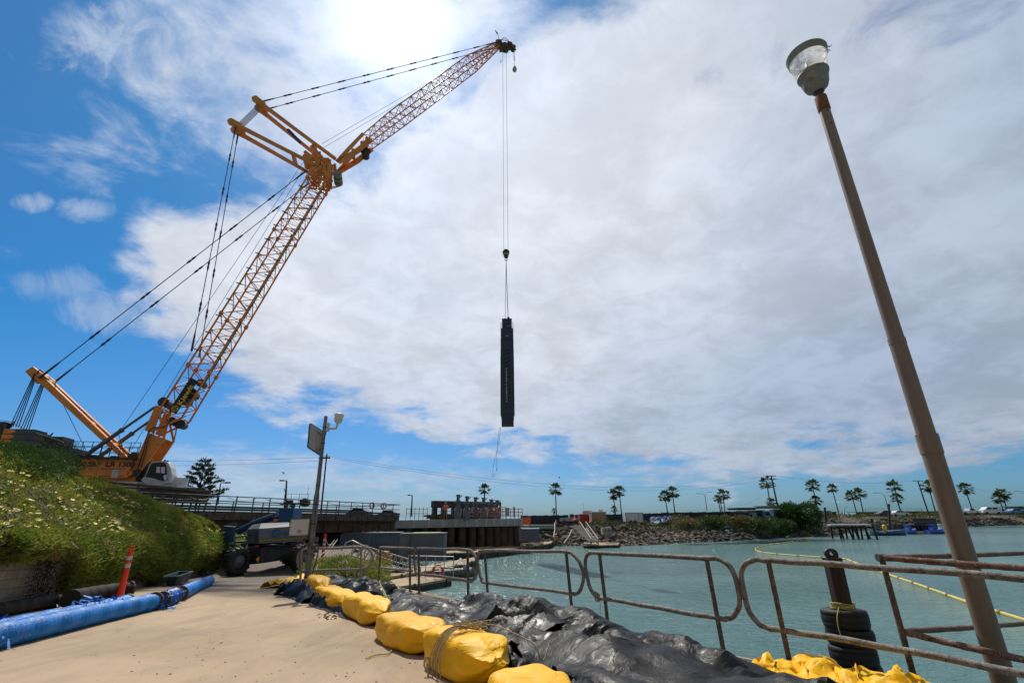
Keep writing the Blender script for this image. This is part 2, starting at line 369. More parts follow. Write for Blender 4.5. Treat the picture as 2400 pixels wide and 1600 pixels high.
# luffing jib
J0, J1, J2, J3 = CP(793, 392), CP(846, 346), CP(1112, 143), CP(1166, 108)
mb = MB()
cA = CP(862, 332); HJ, WJ = 2.1, 1.9
lattice(mb, cA, CP(925, 283), 1.7, HJ, 1.6, WJ, 5, .085, .05, xb=True)
lattice(mb, CP(925, 283), CP(1105, 150), HJ, HJ, WJ, WJ, 16, .095, .05, xb=False)
lattice(mb, CP(1105, 150), J3, HJ, .8, WJ, .8, 9, .1, .055)
mb.build('luffing_jib', OR, crane)
mb = MB()
dj = unit(cA-J0); hj = unit(np.cross(cn, dj))
for j in (-1, 1):
    o = cn*(j*1.0-.06)
    mb.prism([q+o for q in (J0-hj*.4, J0+hj*.4, J0+(cA-J0)*.5+hj*1.0, cA+hj*1.05, cA+hj*.35, J0+(cA-J0)*.5+hj*.15)], cn*.12)
    mb.prism([q+o for q in (J0-hj*.4, J0+hj*.1, J0+(cA-J0)*.5-hj*.2, cA-hj*.55, cA-hj*1.0, J0+(cA-J0)*.5-hj*.75)], cn*.12)
for t in (.2, .5, .8, .97): mb.beam(J0+(cA-J0)*t-cn, J0+(cA-J0)*t+cn, .3, .35, dj)
mb.build('jib_foot', OR, crane)
mb = MB(); c = CP(857, 362); mb.tube([c-cn*.6, c+cn*.6], .55, 14, smooth=False); mb.tube([c-cn*.7, c-cn*.6], .72, 14, smooth=False); mb.build('jib_winch', BLK, crane)
mb = MB(); c = CP(792, 418)
for j in (-.9, 0, .9): mb.tube([c+cn*(j-.18), c+cn*(j+.18)], .6, 18, smooth=False)
mb.tube([c-cn*1.2, c+cn*1.2], .3, 10); mb.build('sheave', mat('sheave_grey', (.2, .18, .14), (.3, .25, .17), rough=.6, scale=4), crane)
mb = MB(); mb.tube([CP(776, 437), CP(795, 437), CP(772, 444)], .06, 5); mb.tube([CP(765, 440), CP(795, 438)], .05, 5); mb.build('service_platform', OR, crane)
# jib head
mb = MB()
for x, y, r in ((1184, 112, .75), (1194, 108, .5), (1203, 114, .38), (1168, 104, .6)):
    c = CP(x, y); mb.tube([c-cn*.5, c-cn*.3], r, 14, smooth=False); mb.tube([c+cn*.3, c+cn*.5], r, 14, smooth=False)
mb.tube([J3, CP(1186, 110), CP(1207, 114)], [.35, .35, .16], 7); mb.tube([CP(1198, 104), CP(1209, 118)], .14, 6); mb.box(CP(1180, 112), (1.5, 1.2, .8))
mb.build('jib_head', mat('dark_crane_head', (.08, .06, .045), (.16, .08, .03), rough=.6, scale=3), crane)
mb = MB()
c = CP(1182, 108)
for k, (rx, rz) in enumerate(((1.0, .8), (.7, 1.2), (1.3, .5))): mb.tube([c+ce*rx*math.cos(a)+np.array([0, 0, rz*math.sin(a)])-cn*(.5+.1*k) for a in np.linspace(0, 2*math.pi, 20)], .05, 5)
mb.build('cable_loop', BLK, crane)
mb = MB(); mb.tube([CP(1173, 103), CP(1165, 76)], .045, 5); mb.build('antenna', BLK, crane)
mb = MB(); mb.lathe(CP(1166, 80), CP(1159, 69)-CP(1166, 80), [(0, .02), (.1, .14), (.9, .05), (1.0, .0)], 8); mb.build('windsock', mat('faded_red', (.5, .14, .08), rough=.8), crane)
# struts at the knee
def strut(name, head, foot, spread_h, spread_f, w0, w1, extra=None):
    mb = MB(); d = unit(foot-head); up = unit(np.cross(cn, d))
    for j in (-1, 1):
        a, b = head+cn*j*spread_h, foot+cn*j*spread_f; m = a+(b-a)*.5
        mb.beam(a-d*.9, m, w0, w0*.9, cn, w1, w1); mb.beam(m, b, w1, w1, cn, w0*.7, w0*.8)
        mb.prism([q+cn*(j*spread_h-.2) for q in (head-d*1.1-up*.28, head-d*.9-up*.5, head+d*.7-up*.5, head+d*1.1+up*.3, head-d*.8+up*.42, head-d*1.1+up*.2)], cn*.4)
    mb.beam(head-cn*spread_h, head+cn*spread_h, .45, .45, d)
    t = .72; mb.beam(head+(foot-head)*t-cn*(spread_h+(spread_f-spread_h)*t), head+(foot-head)*t+cn*(spread_h+(spread_f-spread_h)*t), .4, .4, d)
    mb.tube([head-cn*spread_h*.8, head+cn*spread_h*.8], .5, 12)
    return mb.build(name, OR, crane)
SA, SB = CP(610, 250), CP(556, 302); KA, KB = CP(788, 388), CP(742, 402)
strut('upper_strut', SA, KA, .75, 1.35, .50, .38); strut('rear_strut', SB, KB, .75, 1.35, .50, .38)
mb = MB()
for a, b in ((CP(716, 365), CP(757, 398)), (CP(731, 352), CP(757, 380)), (CP(757, 380), CP(752, 398)), (CP(716, 380), CP(740, 384))):
    for j in (-.8, .8): mb.beam(a+cn*j, b+cn*j, .4, .35, cn)
mb.tube([CP(722, 379)-cn*1.0, CP(722, 379)+cn*1.0], .6, 14); mb.build('strut_linkage', OR, crane)
mb = MB()
for j in (-.9,):
    a, b = CP(678, 316)+cn*j, CP(706, 345)+cn*j; mb.beam(a, b, .35, .3, cn)
    for t in np.linspace(0, 1, 8): mb.box(a+(b-a)*t, (.28, .2, .3))
mb.tube([CP(751, 363)-cn*.6, CP(751, 392)-cn*.6], .13, 6); mb.tube([CP(760, 372)+cn*.5, CP(759, 394)+cn*.5], .13, 6); mb.tube([CP(768, 391), CP(785, 387)], .12, 6)
mb.build('strut_ladder', BLK, crane)
# derrick mast
MH, MF = CP(98, 884), CP(312, 1083)
mb = MB(); d = unit(MF-MH); up = unit(np.cross(cn, d))
for j in (-1, 1):
    mb.beam(MH+cn*j*.55, MF+cn*j*.9, .62, .62, cn, .42, .5)
    mb.prism([q+cn*(j*.55-.2) for q in (MH-d*1.1-up*.3, MH-d*1.1+up*.45, MH+d*.6+up*.55, MH+d*.9-up*.45)], cn*.4)
for t in (.0, .08, .3, .55, .8): mb.beam(MH+(MF-MH)*t-cn*.8, MH+(MF-MH)*t+cn*.8, .35, .35, d)
mb.build('derrick_mast', OR, crane)
mb = MB(); mb.tube([MH-cn*.5, MH+cn*.5], .45, 12); mb.tube([MH+d*.9-cn*.5, MH+d*.9+cn*.5], .4, 12); mb.build('mast_sheave', ORD, crane)
mb = MB()
for j in (-.3, .3):
    mb.tube([CP(127, 895)+cn*j+up*.3, CP(199, 962)+cn*j+up*.3], .1, 5)
for t in np.linspace(0, 1, 14): q = CP(127, 895)+(CP(199, 962)-CP(127, 895))*t; mb.tube([q-cn*.35+up*.2, q+cn*.35+up*.2], .06, 5); mb.tube([q+cn*.0+up*.1, q+up*.32], .05, 4)
mb.tube(polyline([CP(98, 880)-cn*.8, CP(106, 872)-cn*.8, CP(118, 880)-cn*.8]), .06, 5)
mb.build('mast_ladder', BLK, crane)
# pendants with link plates
def pend(mb, a, b, n, r=.06):
    mb.tube([a, b], r, 6)
    dv = unit(b-a); LL = np.linalg.norm(b-a)
    for k in range(1, n+1):
        c = a+(b-a)*k/(n+1); mb.lathe(c-dv*.75, dv, [(0, r), (.35, r*2.6), (.62, r*2.2), (.75, r*1.5), (.9, r*2.6), (1.2, r*2.1), (1.5, r)], 6)
    for s, e in ((a, 1), (b, -1)): mb.lathe(s, dv*e, [(0, r*2.5), (1.8, r*2.0), (2.4, r)], 6)
def pend_set(name, a, b, n, l0, l1, r=.047):
    for j in (-1, 1):
        mb = MB(); pend(mb, a+cn*j*l0, b+cn*j*l1, n, r); mb.build(name, PEND, crane)
pend_set('boom_pendant', MH+d*.6, CP(722, 414), 5, 1.1, 1.3)
pend_set('strut_pendant', SB, CP(458, 830), 5, .6, 1.2)
pend_set('jib_pendant', SA, CP(1160, 106), 9, .75, .5)
# reeving between struts, backstay lines, hoist ropes
mb = MB()
for j in np.linspace(-.6, .6, 8): mb.tube([SA+cn*j, SB+cn*j], .045, 4, False)
mb.build('strut_reeving', mat('rope_bright', (.16, .2, .28), rough=.4, metal=.4), crane)
mb = MB()
for j in (-.75, .75):
    for k in range(4): mb.tube([MH-d*.2+cn*(j+(k-1.5)*.13), CP(46+0*k, 1003)+cn*(j+(k-1.5)*.18)+ce*(k-1.5)*.12], .055, 4, False)
mb.build('backstay_rope', ROPE, crane)
def rope(a, b, r=.025, l=0): m_ = MB(); m_.tube([a+cn*l, b+cn*l], r, 4, False); return m_
mb = MB()
for a, b, l in ((CP(283, 1018), CP(716, 381), -.5), (CP(302, 1052), CP(716, 381), .5), (CP(755, 342), CP(1150, 112), -.4), (CP(755, 342), CP(1150, 112), .5), (CP(142, 935), CP(208, 1068), 0)): mb.tube([a+cn*l, b+cn*l], .028, 4, False)
mb.tube([CP(283, 1018)-cn*.5, CP(302, 1075)-cn*.5], .028, 4, False)
for x0, x1 in ((1174, 1181), (1186, 1191)): mb.tube([CP(x0, 118), CP(x0+.5, 118)], .02, 4)
mb.build('hoist_rope', ROPE, crane)
HK = Q(1186, 592, TIP[1]); 
mb = MB()
for s in (-.32, .3): q = np.array([HK[0]+s, HK[1], 0]); mb.tube([q+[0, 0, TIP[2]-.6], q+[0, 0, HK[2]+.6]], .024, 4, False)
c = CP(1174, 145); mb.box(c, (.14, .14, .5)); q = CP(1206, 118); mb.tube([q, q-[0, 0, 2.6]], .03, 4)
mb.tube([q-[.25, 0, 0], q-[.2, 0, 2.6]], .02, 4)
mb.build('fall_rope', mat('rope_pale', (.25, .27, .24), rough=.5), crane)
# boom stops
mb = MB()
for l in (-1.1, 1.1):
    a, b = CP(212, 1072)+cn*l, CP(374, 958)+cn*l; m_ = a+(b-a)*.52
    mb.tube([a, m_], .21, 10); mb.tube([m_, b], .13, 10); mb.tube([m_-unit(b-a)*.2, m_+unit(b-a)*.1], .26, 10)
mb.build('boom_stop', mat('cylinder_grey', (.10, .115, .13), rough=.35, metal=.3), crane)
# superstructure
zt, zb = CP(300, 1080)[2], CP(300, 1122)[2]
xa = np.dot(CP(160, 1075)-F0, ce)-1.0; xb_ = np.dot(CP(309, 1080, -1.7)-F0, ce)
def CW(x, l, z): p = F0+ce*x+cn*l; return np.array([p[0], p[1], z])
mb = MB(); mb.box(CW((xa+xb_)/2, 0, (zt+zb)/2), (xb_-xa, 3.4, zt-zb), [ce, cn, (0, 0, 1)])
mb.box(CW((xa+xb_)/2, 0, zb-.12), (xb_-xa+1, 2.4, .5), [ce, cn, (0, 0, 1)])
for t in (.33, .62): mb.box(CW(xa+(xb_-xa)*t, -1.72, (zt+zb)/2), (.06, .04, zt-zb-.2), [ce, cn, (0, 0, 1)])
body = mb.build('machinery_body', OR, crane)
mb = MB()
for a, b in ((.03, .3), (.36, .58), (.66, .95)):
    mb.box(CW(xa+(xb_-xa)*(a+b)/2, -1.715, zt-.95), ((xb_-xa)*(b-a), .02, .04), [ce, cn, (0, 0, 1)]); mb.box(CW(xa+(xb_-xa)*(a+b)/2, -1.715, zb+.15), ((xb_-xa)*(b-a), .02, .04), [ce, cn, (0, 0, 1)])
mb.build('door_seam', BLK, body)
mb = MB(); mb.box(CW(np.dot(CP(290, 1112)-F0, ce), -1.72, CP(290, 1113)[2]), (.55, .03, .8), [ce, cn, (0, 0, 1)]); mb.build('notice', WHT, body)
BL = mat('letter_black', (.012, .012, .014), rough=.5)
q = CP(176, 1084, -1.73); q2 = CP(245, 1087, -1.73)
text_mesh('LIEBHERR', 'lettering', BL, CW(np.dot(CP(170, 1084, -1.73)-F0, ce), -1.73, zt-.72), ce, (0, 0, 1), .44, body, bold=.025, wide=.88)
text_mesh('LR 1300', 'lettering', BL, CW(np.dot(CP(248, 1087, -1.73)-F0, ce), -1.73, zt-.72), ce, (0, 0, 1), .46, body, bold=.025, wide=1.12)
mb = MB(); zr = zt
for l in (-1.75, 1.75):
    for x in np.linspace(xa-.5, xb_+.4, 11): mb.tube([CW(x, l, zt-.1), CW(x, l, zt+1.65)], .035, 5)
    for z in (.55, 1.1, 1.65): mb.tube([CW(xa-.5, l, zt+z), CW(xb_+.4, l, zt+z)], .03, 5)
mb.box(CW((xa+xb_)/2, -1.9, zt+.06), (xb_-xa+1, .7, .12), [ce, cn, (0, 0, 1)])
mb.build('deck_railing', BLK, crane)
mb = MB()
for k in range(16):
    x = xa+(xb_-xa)*random.random(); mb.box(CW(x, random.uniform(-1.2, 1.2), zt+.2), (random.uniform(.2, .9), .5, random.uniform(.3, .7)), [ce, cn, (0, 0, 1)])
mb.build('deck_gear', BLK, crane); mb = MB(); mb.tube([CW(xb_-.3, -.9, zt+.4), CW(xb_-.3, .9, zt+.4)], .45, 12); mb.build('winch_drum', BLK, crane)
mb = MB(); x = xb_+.6; mb.box(CW(x, 0, (zt+zb)/2-.2), (1.4, 2.2, zt-zb-.3), [ce, cn, (0, 0, 1)]); mb.box(CW(x+.6, .6, zb-.2), (1.5, 1.6, .9), [ce, cn, (0, 0, 1)]); mb.tube([CW(x, -1.5, zb+.5), CW(x, 1.5, zb+.5)], .4, 12); mb.build('pivot_block', BLK, crane)
# cab
lc = -1.9
def cpoly(pp, l): return [CP(x, y, l) for x, y in pp]
cabp = [(330, 1124), (339, 1116), (352, 1086), (358, 1081), (386, 1080), (394, 1084), (400, 1096), (403, 1112), (402, 1124), (397, 1131), (380, 1135), (340, 1135)]
mb = MB(); mb.prism(cpoly(cabp, lc), cn*1.3); cab = mb.build('cab', WHT, crane, label='white cab with dark windows')
mb = MB(); mb.prism(cpoly([(341, 1117), (354, 1087), (361, 1084), (384, 1083), (390, 1090), (392, 1124), (383, 1127), (372, 1124), (360, 1120)], lc-.02), -cn*.02); mb.build('window', GLS, cab)
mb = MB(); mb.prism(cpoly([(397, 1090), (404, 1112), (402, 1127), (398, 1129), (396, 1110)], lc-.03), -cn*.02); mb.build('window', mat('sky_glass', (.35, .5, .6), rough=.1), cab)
mb = MB()
for a, b in (((366, 1092), (388, 1093)), ((388, 1093), (388, 1110)), ((366, 1092), (364, 1108)), ((364, 1108), (388, 1110)), ((376, 1092), (376, 1109))): mb.tube([CP(a[0], a[1], lc-.08), CP(b[0], b[1], lc-.08)], .035, 5)
mb.tube([CP(387, 1080, lc), CP(387, 1077, lc)], .1, 6); mb.tube([CP(393, 1082, lc), CP(393, 1079, lc)], .1, 6); mb.build('window_guard', BLK, cab)
mb = MB(); mb.prism(cpoly([(367, 1093), (387, 1094), (386, 1109), (366, 1107)], lc-.045), -cn*.01); mb.prism(cpoly([(383, 1113), (391, 1112), (390, 1124), (385, 1125)], lc-.045), -cn*.01); mb.build('pane', mat('hazy_glass', (.62, .58, .68), rough=.15), cab)
# undercarriage and tracks
for l in (-3.3, 3.3):
    mb = MB(); zc_ = CP(400, 1160, l)[2]; x0 = np.dot(CP(322, 1160, l)-F0, ce); x1 = x0+6.2; r = .62
    prof = [(x1-r+r*math.cos(a), zc_+r*math.sin(a)) for a in np.linspace(math.pi/2, -math.pi/2, 9)]+[(x0+r+r*math.cos(a), zc_+r*math.sin(a)) for a in np.linspace(-math.pi/2, -3*math.pi/2, 9)]
    mb.prism([CW(x, l-.5, z) for x, z in prof], cn*1.0)
    for x in np.arange(x0+.4, x1-.3, .33):
        for z in (zc_+r, zc_-r): mb.box(CW(x, l, z), (.22, 1.15, .1), [ce, cn, (0, 0, 1)])
    for x in np.arange(x0+.8, x1-.5, .8): mb.tube([CW(x, l-.56, zc_-.15), CW(x, l-.4, zc_-.15)], .28, 10)
    mb.build('crawler_track', BLK, crane)
mb = MB(); mb.box(CW(x0+4.3, 0, zc_+.3), (3.2, 6.4, .9), [ce, cn, (0, 0, 1)]); mb.box(CW(x0+1.2, -2.2, zc_+.55), (2.4, 1.6, .9), [ce, cn, (0, 0, 1)]); mb.tube([CW(x0+4.3, 0, zc_), CW(x0+4.3, 0, zb+.1)], 1.3, 20); mb.build('undercarriage', WHT, crane)
# counterweights
LW = -3.2; xr = np.dot(CP(80, 1012, LW)-F0, ce); zz = CP(45, 1004, LW)[2]; xm = np.dot(CP(8, 1010, LW)-F0, ce), np.dot(CP(36, 1010, LW)-F0, ce)
for k in range(5):
    mb = MB(); mb.box(CW(xr-3.2, LW+.95, zz-.27-.5*k), (6.4, 1.9, .47), [ce, cn, (0, 0, 1)]); mb.box(CW(xr-3.2, -LW-.95, zz-.27-.5*k), (6.4, 1.9, .47), [ce, cn, (0, 0, 1)]); mb.box(CW(xr-3.2, 0, zz-.3-.5*k), (1.2, 3, .3), [ce, cn, (0, 0, 1)]); cwo = mb.build('counterweight_slab', CWT, crane)
    z = zz-.27-.5*k; a, b = xm; mb = MB(); mb.prism([CW(a, LW-.005, z-.22), CW(b-.3, LW-.005, z-.22), CW(b+.1, LW-.005, z-.02), CW(b-.2, LW-.005, z+.21), CW(a, LW-.005, z+.21)], -cn*.02); mb.build('orange_mark', OR, cwo)
mb = MB(); mb.box(CW(xm[0]-.3, LW+.2, zz-.7), (.5, .5, 2.6), [ce, cn, (0, 0, 1)]); mb.box(CW(xr+1.0, 0, zz-1.9), (2.4, 4.2, 1.0), [ce, cn, (0, 0, 1)])
mb.box(CW(xr, 0, zz-2.6), (7, 2, .5), [ce, cn, (0, 0, 1)]); mb.build('counterweight_frame', BLK, crane)
for x, y in ((17, 995), (107, 1022)):
    c = CP(x, y+14, -2.6); mb = MB(); mb.tube([c-[0, 0, 1.2], c+[0, 0, .5]], .14, 7); mb.box(c+[0, 0, .5], (.32, .3, .4)); mb.tube([c, c+[.4, 0, .9]], .07, 5); mb.build('guide_post', BLK, crane)
mb = MB()
mb.tube(polyline([CP(-20, 985, -3), CP(20, 987, -3), CP(60, 1006, -3), (CP(120, 1025, -3)), CP(150, 1036, -3)]), .03, 4); mb.tube(polyline([CP(-10, 1012, -3), CP(20, 1030, -3), CP(60, 1048, -3)]), .03, 4)
mb.tube(polyline([CP(170, 1081, -2), CP(195, 1087, -2), CP(212, 1088, -2)]), .035, 4); mb.tube(polyline([CP(222, 1075, -2), CP(230, 1090, -2), CP(247, 1094, -2)]), .035, 4)
mb.build('safety_rope', mat('rope_yellow', (.55, .48, .14), rough=.7), crane)
# hook block, load, headache ball
hb = thing('hook_block', 'black hook block striped in yellow above the hanging load', 'hook block', HK-[0, 0, .9])
mb = MB(); mb.lathe(HK-[0, .3, 0], (0, 1, 0), [(0, .02), (0, .44), (.12, .5), (.48, .5), (.6, .44), (.6, .02)], 18, False); mb.prism([HK+np.array([x, -.34, z]) for x, z in ((-.4, .1), (.4, .1), (.34, -.55), (.15, -.8), (-.15, -.8), (-.34, -.55))], (0, .68, 0)); mb.build('block', BLK, hb)
mb = MB()
for k in range(5): x = -.34+.15*k; mb.prism([HK+np.array([x+dx, -.35, z]) for dx, z in ((0, -.5), (.07, -.5), (.16, -.2), (.09, -.2))], (0, -.012, 0))
mb.build('stripe', YEL, hb)
mb = MB(); c = HK-[0, 0, 1.15]; mb.tube([HK-[0, 0, .7], c+[0, 0, .2]], .07, 6); mb.tube([c+np.array([.17*math.cos(a)-0, 0, .17*math.sin(a)]) for a in np.linspace(1.6, -3.6, 14)], [.06]*12+[.045, .02], 6); mb.build('hook', BLK, hb)
LT, LB = Q(1190, 750, TIP[1]), Q(1190, 998, TIP[1])
load = thing('steel_rake_frame', 'long dark steel frame hanging upright from the crane hook', 'steel frame', LB)
NVY = mat('load_navy', (.02, .038, .062), (.012, .022, .038), rough=.45, scale=.8, c3=(.03, .045, .06), s3=3)
hz = LT[2]-LB[2]; x0 = LB[0]; y0 = LB[1]
mb = MB()
for a, b, w, dpt in ((0, .06, 1.55, 1.4), (.06, .13, 1.62, 1.5), (.1, .62, 1.8, 1.6), (.62, .78, 1.72, 1.4), (.78, .9, 1.6, 1.3), (.9, 1., 1.35, 1.2)):
    mb.box((x0, y0, LB[2]+hz*(a+b)/2), (w, dpt, hz*(b-a)+.004))
for i in (-1, 1):
    for j in (-1, 1): mb.box((x0+i*.7, y0+j*.6, LB[2]+hz*.03), (.14, .14, hz*.062))
mb.box((x0, y0, LB[2]+.06), (1.5, 1.34, .12)); mb.build('frame_body', NVY, load)
mb = MB()
for a, b in ((.08, .6), (.15, .7), (.3, .8), (.4, .97)):
    for s in (-1, 1): mb.box((x0+s*(.94-.12*b), y0-.3, LB[2]+hz*(a+b)/2), (.07, .12, hz*(b-a)))
for t in (.12, .3, .45, .62, .8, .95): mb.box((x0, y0-.82+.15*t, LB[2]+hz*t), (1.5-.25*t, .06, .1))
mb.build('side_rail', mat('load_edge', (.03, .05, .075), rough=.4), load)
mb = MB()
for t in np.linspace(.2, .68, 14):
    mb.tube([(x0-.3, y0-.9, LB[2]+hz*t), (x0+.45, y0-.92, LB[2]+hz*(t+.025))], .05, 5)
mb.tube([(x0+.5, y0-.93, LB[2]+hz*.2), (x0+.5, y0-.93, LB[2]+hz*.7)], .05, 5); mb.build('lattice_rung', mat('load_rung', (.06, .085, .11), rough=.4), load)
mb = MB()
for a, b in ((.24, .34), (.37, .47)): mb = MB(); mb.tube([(x0-.1, y0-.97, LB[2]+hz*a), (x0-.1, y0-.97, LB[2]+hz*b)], .085, 8); mb.build('hydraulic_ram', mat('ram_steel', (.28, .31, .33), rough=.4, metal=.3), load)
mb = MB()
for t in (.2, .225, .355, .48, .5): mb.box((x0-.1, y0-.97, LB[2]+hz*t), (.22, .12, .16))
for t, x in ((.915, .15), (.925, .5), (.82, -.1), (.82, .15)): mb.box((x0+x, y0-.72, LB[2]+hz*t), (.17, .1, .15))
mb.build('fittings', mat('chrome', (.28, .31, .33), rough=.4, metal=.3), load)
mb = MB(); q = LT+[.1, 0, 0]
mb.tube(polyline([HK-[0, 0, 1.3], HK*.5+q*.5-[.05, 0, 0], q+[-.05, 0, .6], q]), .045, 5); mb.tube([HK-[0, 0, 1.3], LT+[-.35, 0, .1]], .03, 5); mb.box(q+[0, 0, .25], (.3, .2, .4)); mb.build('lifting_sling', ROPE, load)
for dx, ez in ((-.25, 1.0), (-.05, .86)):
    mb = MB(); a = Q(1174+dx*10, 1000, TIP[1]); b = Q(1154 if ez == 1 else 1161, 1118 if ez == 1 else 1104, TIP[1])
    pts = [a+(b-a)*t+np.array([.12*math.sin(9*t+dx*9)*t, 0, 0]) for t in np.linspace(0, 1, 16)]; pts += [b+np.array([.18, 0, .1]), b+np.array([.25, 0, .45])]
    mb.tube(pts, .018, 4); mb.build('tag_line', ROPE, load)
HBq = Q(1206, 163, TIP[1])
ob = MB(); ob.lathe(HBq+[0, 0, .9], (0, 0, -1), [(0, .02), (.0, .1), (.4, .14), (.55, .33), (.9, .4), (1.25, .33), (1.45, .1), (1.6, .04)], 12); ob.tube([HBq+[0, 0, .8], HBq+[0, 0, 3.2]], .03, 4)
ob.build('headache_ball', mat('ball_pale', (.45, .35, .22), rough=.6), None, 'small pale weighted ball hanging from the jib tip', 'hook')
# ------------------------------------------------------------ water
def water_mat():
    m = bpy.data.materials.new('lagoon_water'); m.use_nodes = True; nt = m.node_tree; b = nt.nodes['Principled BSDF']; N = NT(nt)
    g = N.n('ShaderNodeNewGeometry').outputs['Position']
    mp = N.n('ShaderNodeMapping'); N.put(mp.inputs[0], g); mp.inputs['Scale'].default_value = (.55, 1.0, 1); mp.inputs['Rotation'].default_value = (0, 0, .5)
    v = mp.outputs[0]
    n_a, n_b, n_c = N.noise(v, 5.5, 3, .6, .3), N.noise(v, 1.7, 4, .6, .4), N.noise(v, .035, 3, .5)
    col = N.mix(N.ramp(n_c, .38, .62), (.075, .172, .168, 1), (.115, .225, .21, 1))
    N.put(b.inputs['Base Color'], col); b.inputs['Roughness'].default_value = .12; b.inputs['IOR'].default_value = 1.33
    hgt = N.m('ADD', N.m('MULTIPLY', n_a, .55), N.m('ADD', N.m('MULTIPLY', n_b, 1.3), N.m('MULTIPLY', N.noise(v, .5, 3, .5, .6), 1.6)))
    bn = N.n('ShaderNodeBump'); bn.inputs['Strength'].default_value = 1; bn.inputs['Distance'].default_value = .2; N.put(bn.inputs['Strength'], N.ramp(N.noise(mp.outputs[0], .06, 4, .6, .5), .35, .62, .55, 1.0))
    N.put(bn.inputs['Height'], hgt); N.put(b.inputs['Normal'], bn.outputs[0]); return m
mb = MB(); mb.add([(-4000, -200, WATER), (4000, -200, WATER), (4000, 6000, WATER), (-4000, 6000, WATER)], [(0, 1, 2, 3)])
mb.build('water', water_mat(), kind='structure')
# ------------------------------------------------------------ apron, road, quay
def concrete(name, a, b, c, joint=None, bump=.004, s=1.2):
    m = bpy.data.materials.new(name); m.use_nodes = True; nt = m.node_tree; p = nt.nodes['Principled BSDF']; N = NT(nt)
    g = N.n('ShaderNodeNewGeometry').outputs['Position']
    mp = N.n('ShaderNodeMapping'); N.put(mp.inputs[0], g); mp.inputs['Scale'].default_value = (1, .35, 1); mp.inputs['Rotation'].default_value = (0, 0, .55)
    big = N.noise(g, .35, 5, .6, .6); st = N.noise(mp.outputs[0], s*1.6, 7, .65, .8); sp_ = N.noise(g, 26, 3, .7); fine = N.noise(g, 140, 2, .6)
    col = N.mix(N.ramp(big, .3, .7), c4(a), c4(b)); col = N.mix(N.m('MULTIPLY', N.ramp(st, .42, .74), .75), col, c4(c))
    col = N.mix(N.m('MULTIPLY', N.ramp(N.noise(g, .9, 4, .6), .60, .72), .35), col, (.50, .30, .17, 1))
    col = N.mix(N.m('MULTIPLY', N.ramp(sp_, .62, .75), .35), col, (.16, .12, .09, 1))
    col = N.mix(N.m('MULTIPLY', N.ramp(fine, .3, .7), .28), col, c4([q*.55 for q in a]))
    ln_ = N.noise(mp.outputs[0], .55, 5, .6, 1.6); crk = N.ramp(N.m('ABSOLUTE', N.m('SUBTRACT', N.noise(g, .42, 7, .62, 1.2), .5)), .0045, .001)
    col = N.mix(N.m('MULTIPLY', N.ramp(ln_, .52, .66), .32), col, c4([q*.45 for q in a])); col = N.mix(N.m('MULTIPLY', N.m('MULTIPLY', crk, N.ramp(big, .5, .6)), .55), col, (.09, .07, .055, 1))
    blot = N.ramp(N.noise(g, 2.3, 3, .8), .66, .74); col = N.mix(N.m('MULTIPLY', blot, .4), col, (.17, .12, .08, 1))
    vo = N.n('ShaderNodeTexVoronoi'); vo.inputs['Scale'].default_value = 3.2; N.put(vo.inputs['Vector'], g)
    col = N.mix(N.m('MULTIPLY', N.ramp(vo.outputs['Distance'], .045, .02), .8), col, (.05, .04, .035, 1))
    N.put(p.inputs['Base Color'], col); p.inputs['Roughness'].default_value = .85; p.inputs['Specular IOR Level'].default_value = .25
    bn = N.n('ShaderNodeBump'); bn.inputs['Strength'].default_value = 1; bn.inputs['Distance'].default_value = bump
    N.put(bn.inputs['Height'], N.m('ADD', N.m('MULTIPLY', fine, .5), N.m('ADD', sp_, N.m('MULTIPLY', st, 2)))); N.put(p.inputs['Normal'], bn.outputs[0]); return m
CON = concrete('apron_concrete', (.47, .345, .218), (.405, .295, .186), (.33, .25, .17))
DIRT = concrete('dirt_road', (.20, .16, .125), (.155, .125, .10), (.11, .09, .07), bump=.02, s=3)
QC = mat('quay_concrete', (.22, .2, .17), (.13, .12, .1), scale=1.5, rough=.9, bump=.01)
def zq(p, dz=0.): return (p[0], p[1], gz(p[1])+dz)
quay = [(10.2, -5), (5.6, 2.9), (3.35, 6.55), (-1.05, 13.75), (-5.2, 20.3)]
wl = [(-7.2, -5), (-11.8, 12.2), (-14.2, 19.8)]
mb = MB(); poly = [zq(p) for p in quay]+[zq(p) for p in wl[::-1]]
mb.add(poly, [tuple(range(len(poly)))[::-1] if False else tuple(range(len(poly)))])
mb.build('concrete_apron', CON, kind='structure')
mb = MB()
for a, b in zip(quay[:-1], quay[1:]): mb.add([zq(a, -.002), zq(b, -.002), (b[0], b[1], -6), (a[0], a[1], -6)], [(0, 1, 2, 3)])
mb.build('quay_face', QC, kind='structure')
# road beyond the apron, sloping on to the building yard, and the bank down to the water
road = [(-5.2, 20.3), (-6.5, 24), (-9.0, 30), (-13, 40), (-14, 49), (-60, 49), (-60, 34), (-19.5, 34), (-17.7, 30.7), (-14.2, 19.8)]
mb = MB(); ys = np.array([19.8, 22, 24, 26, 27.5, 29, 31, 33, 36, 42, 49.]); rx = np.interp(ys, [19.8, 20.3, 24, 30, 40, 49], [-5.1, -5.2, -6.5, -9, -13, -14]); V = []
for y, xr in zip(ys, rx):
    for t in np.linspace(0, 1, 14): x = xr*(1-t)-60*t; V.append((x, y, gz(y)-.006+(.05*fbm(np.array([x*.4]), np.array([y*.4]), 3)[0]*(y > 20.5))))
mb.grid(V, len(ys), 14, False); mb.build('dirt_road', DIRT, kind='structure')
n_ = 40; V = []
edge = polyline([(-5.2, 20.3, 0), (-6.5, 24, 0), (-9, 30, 0), (-13, 40, 0), (-14, 49, 0)], 10)
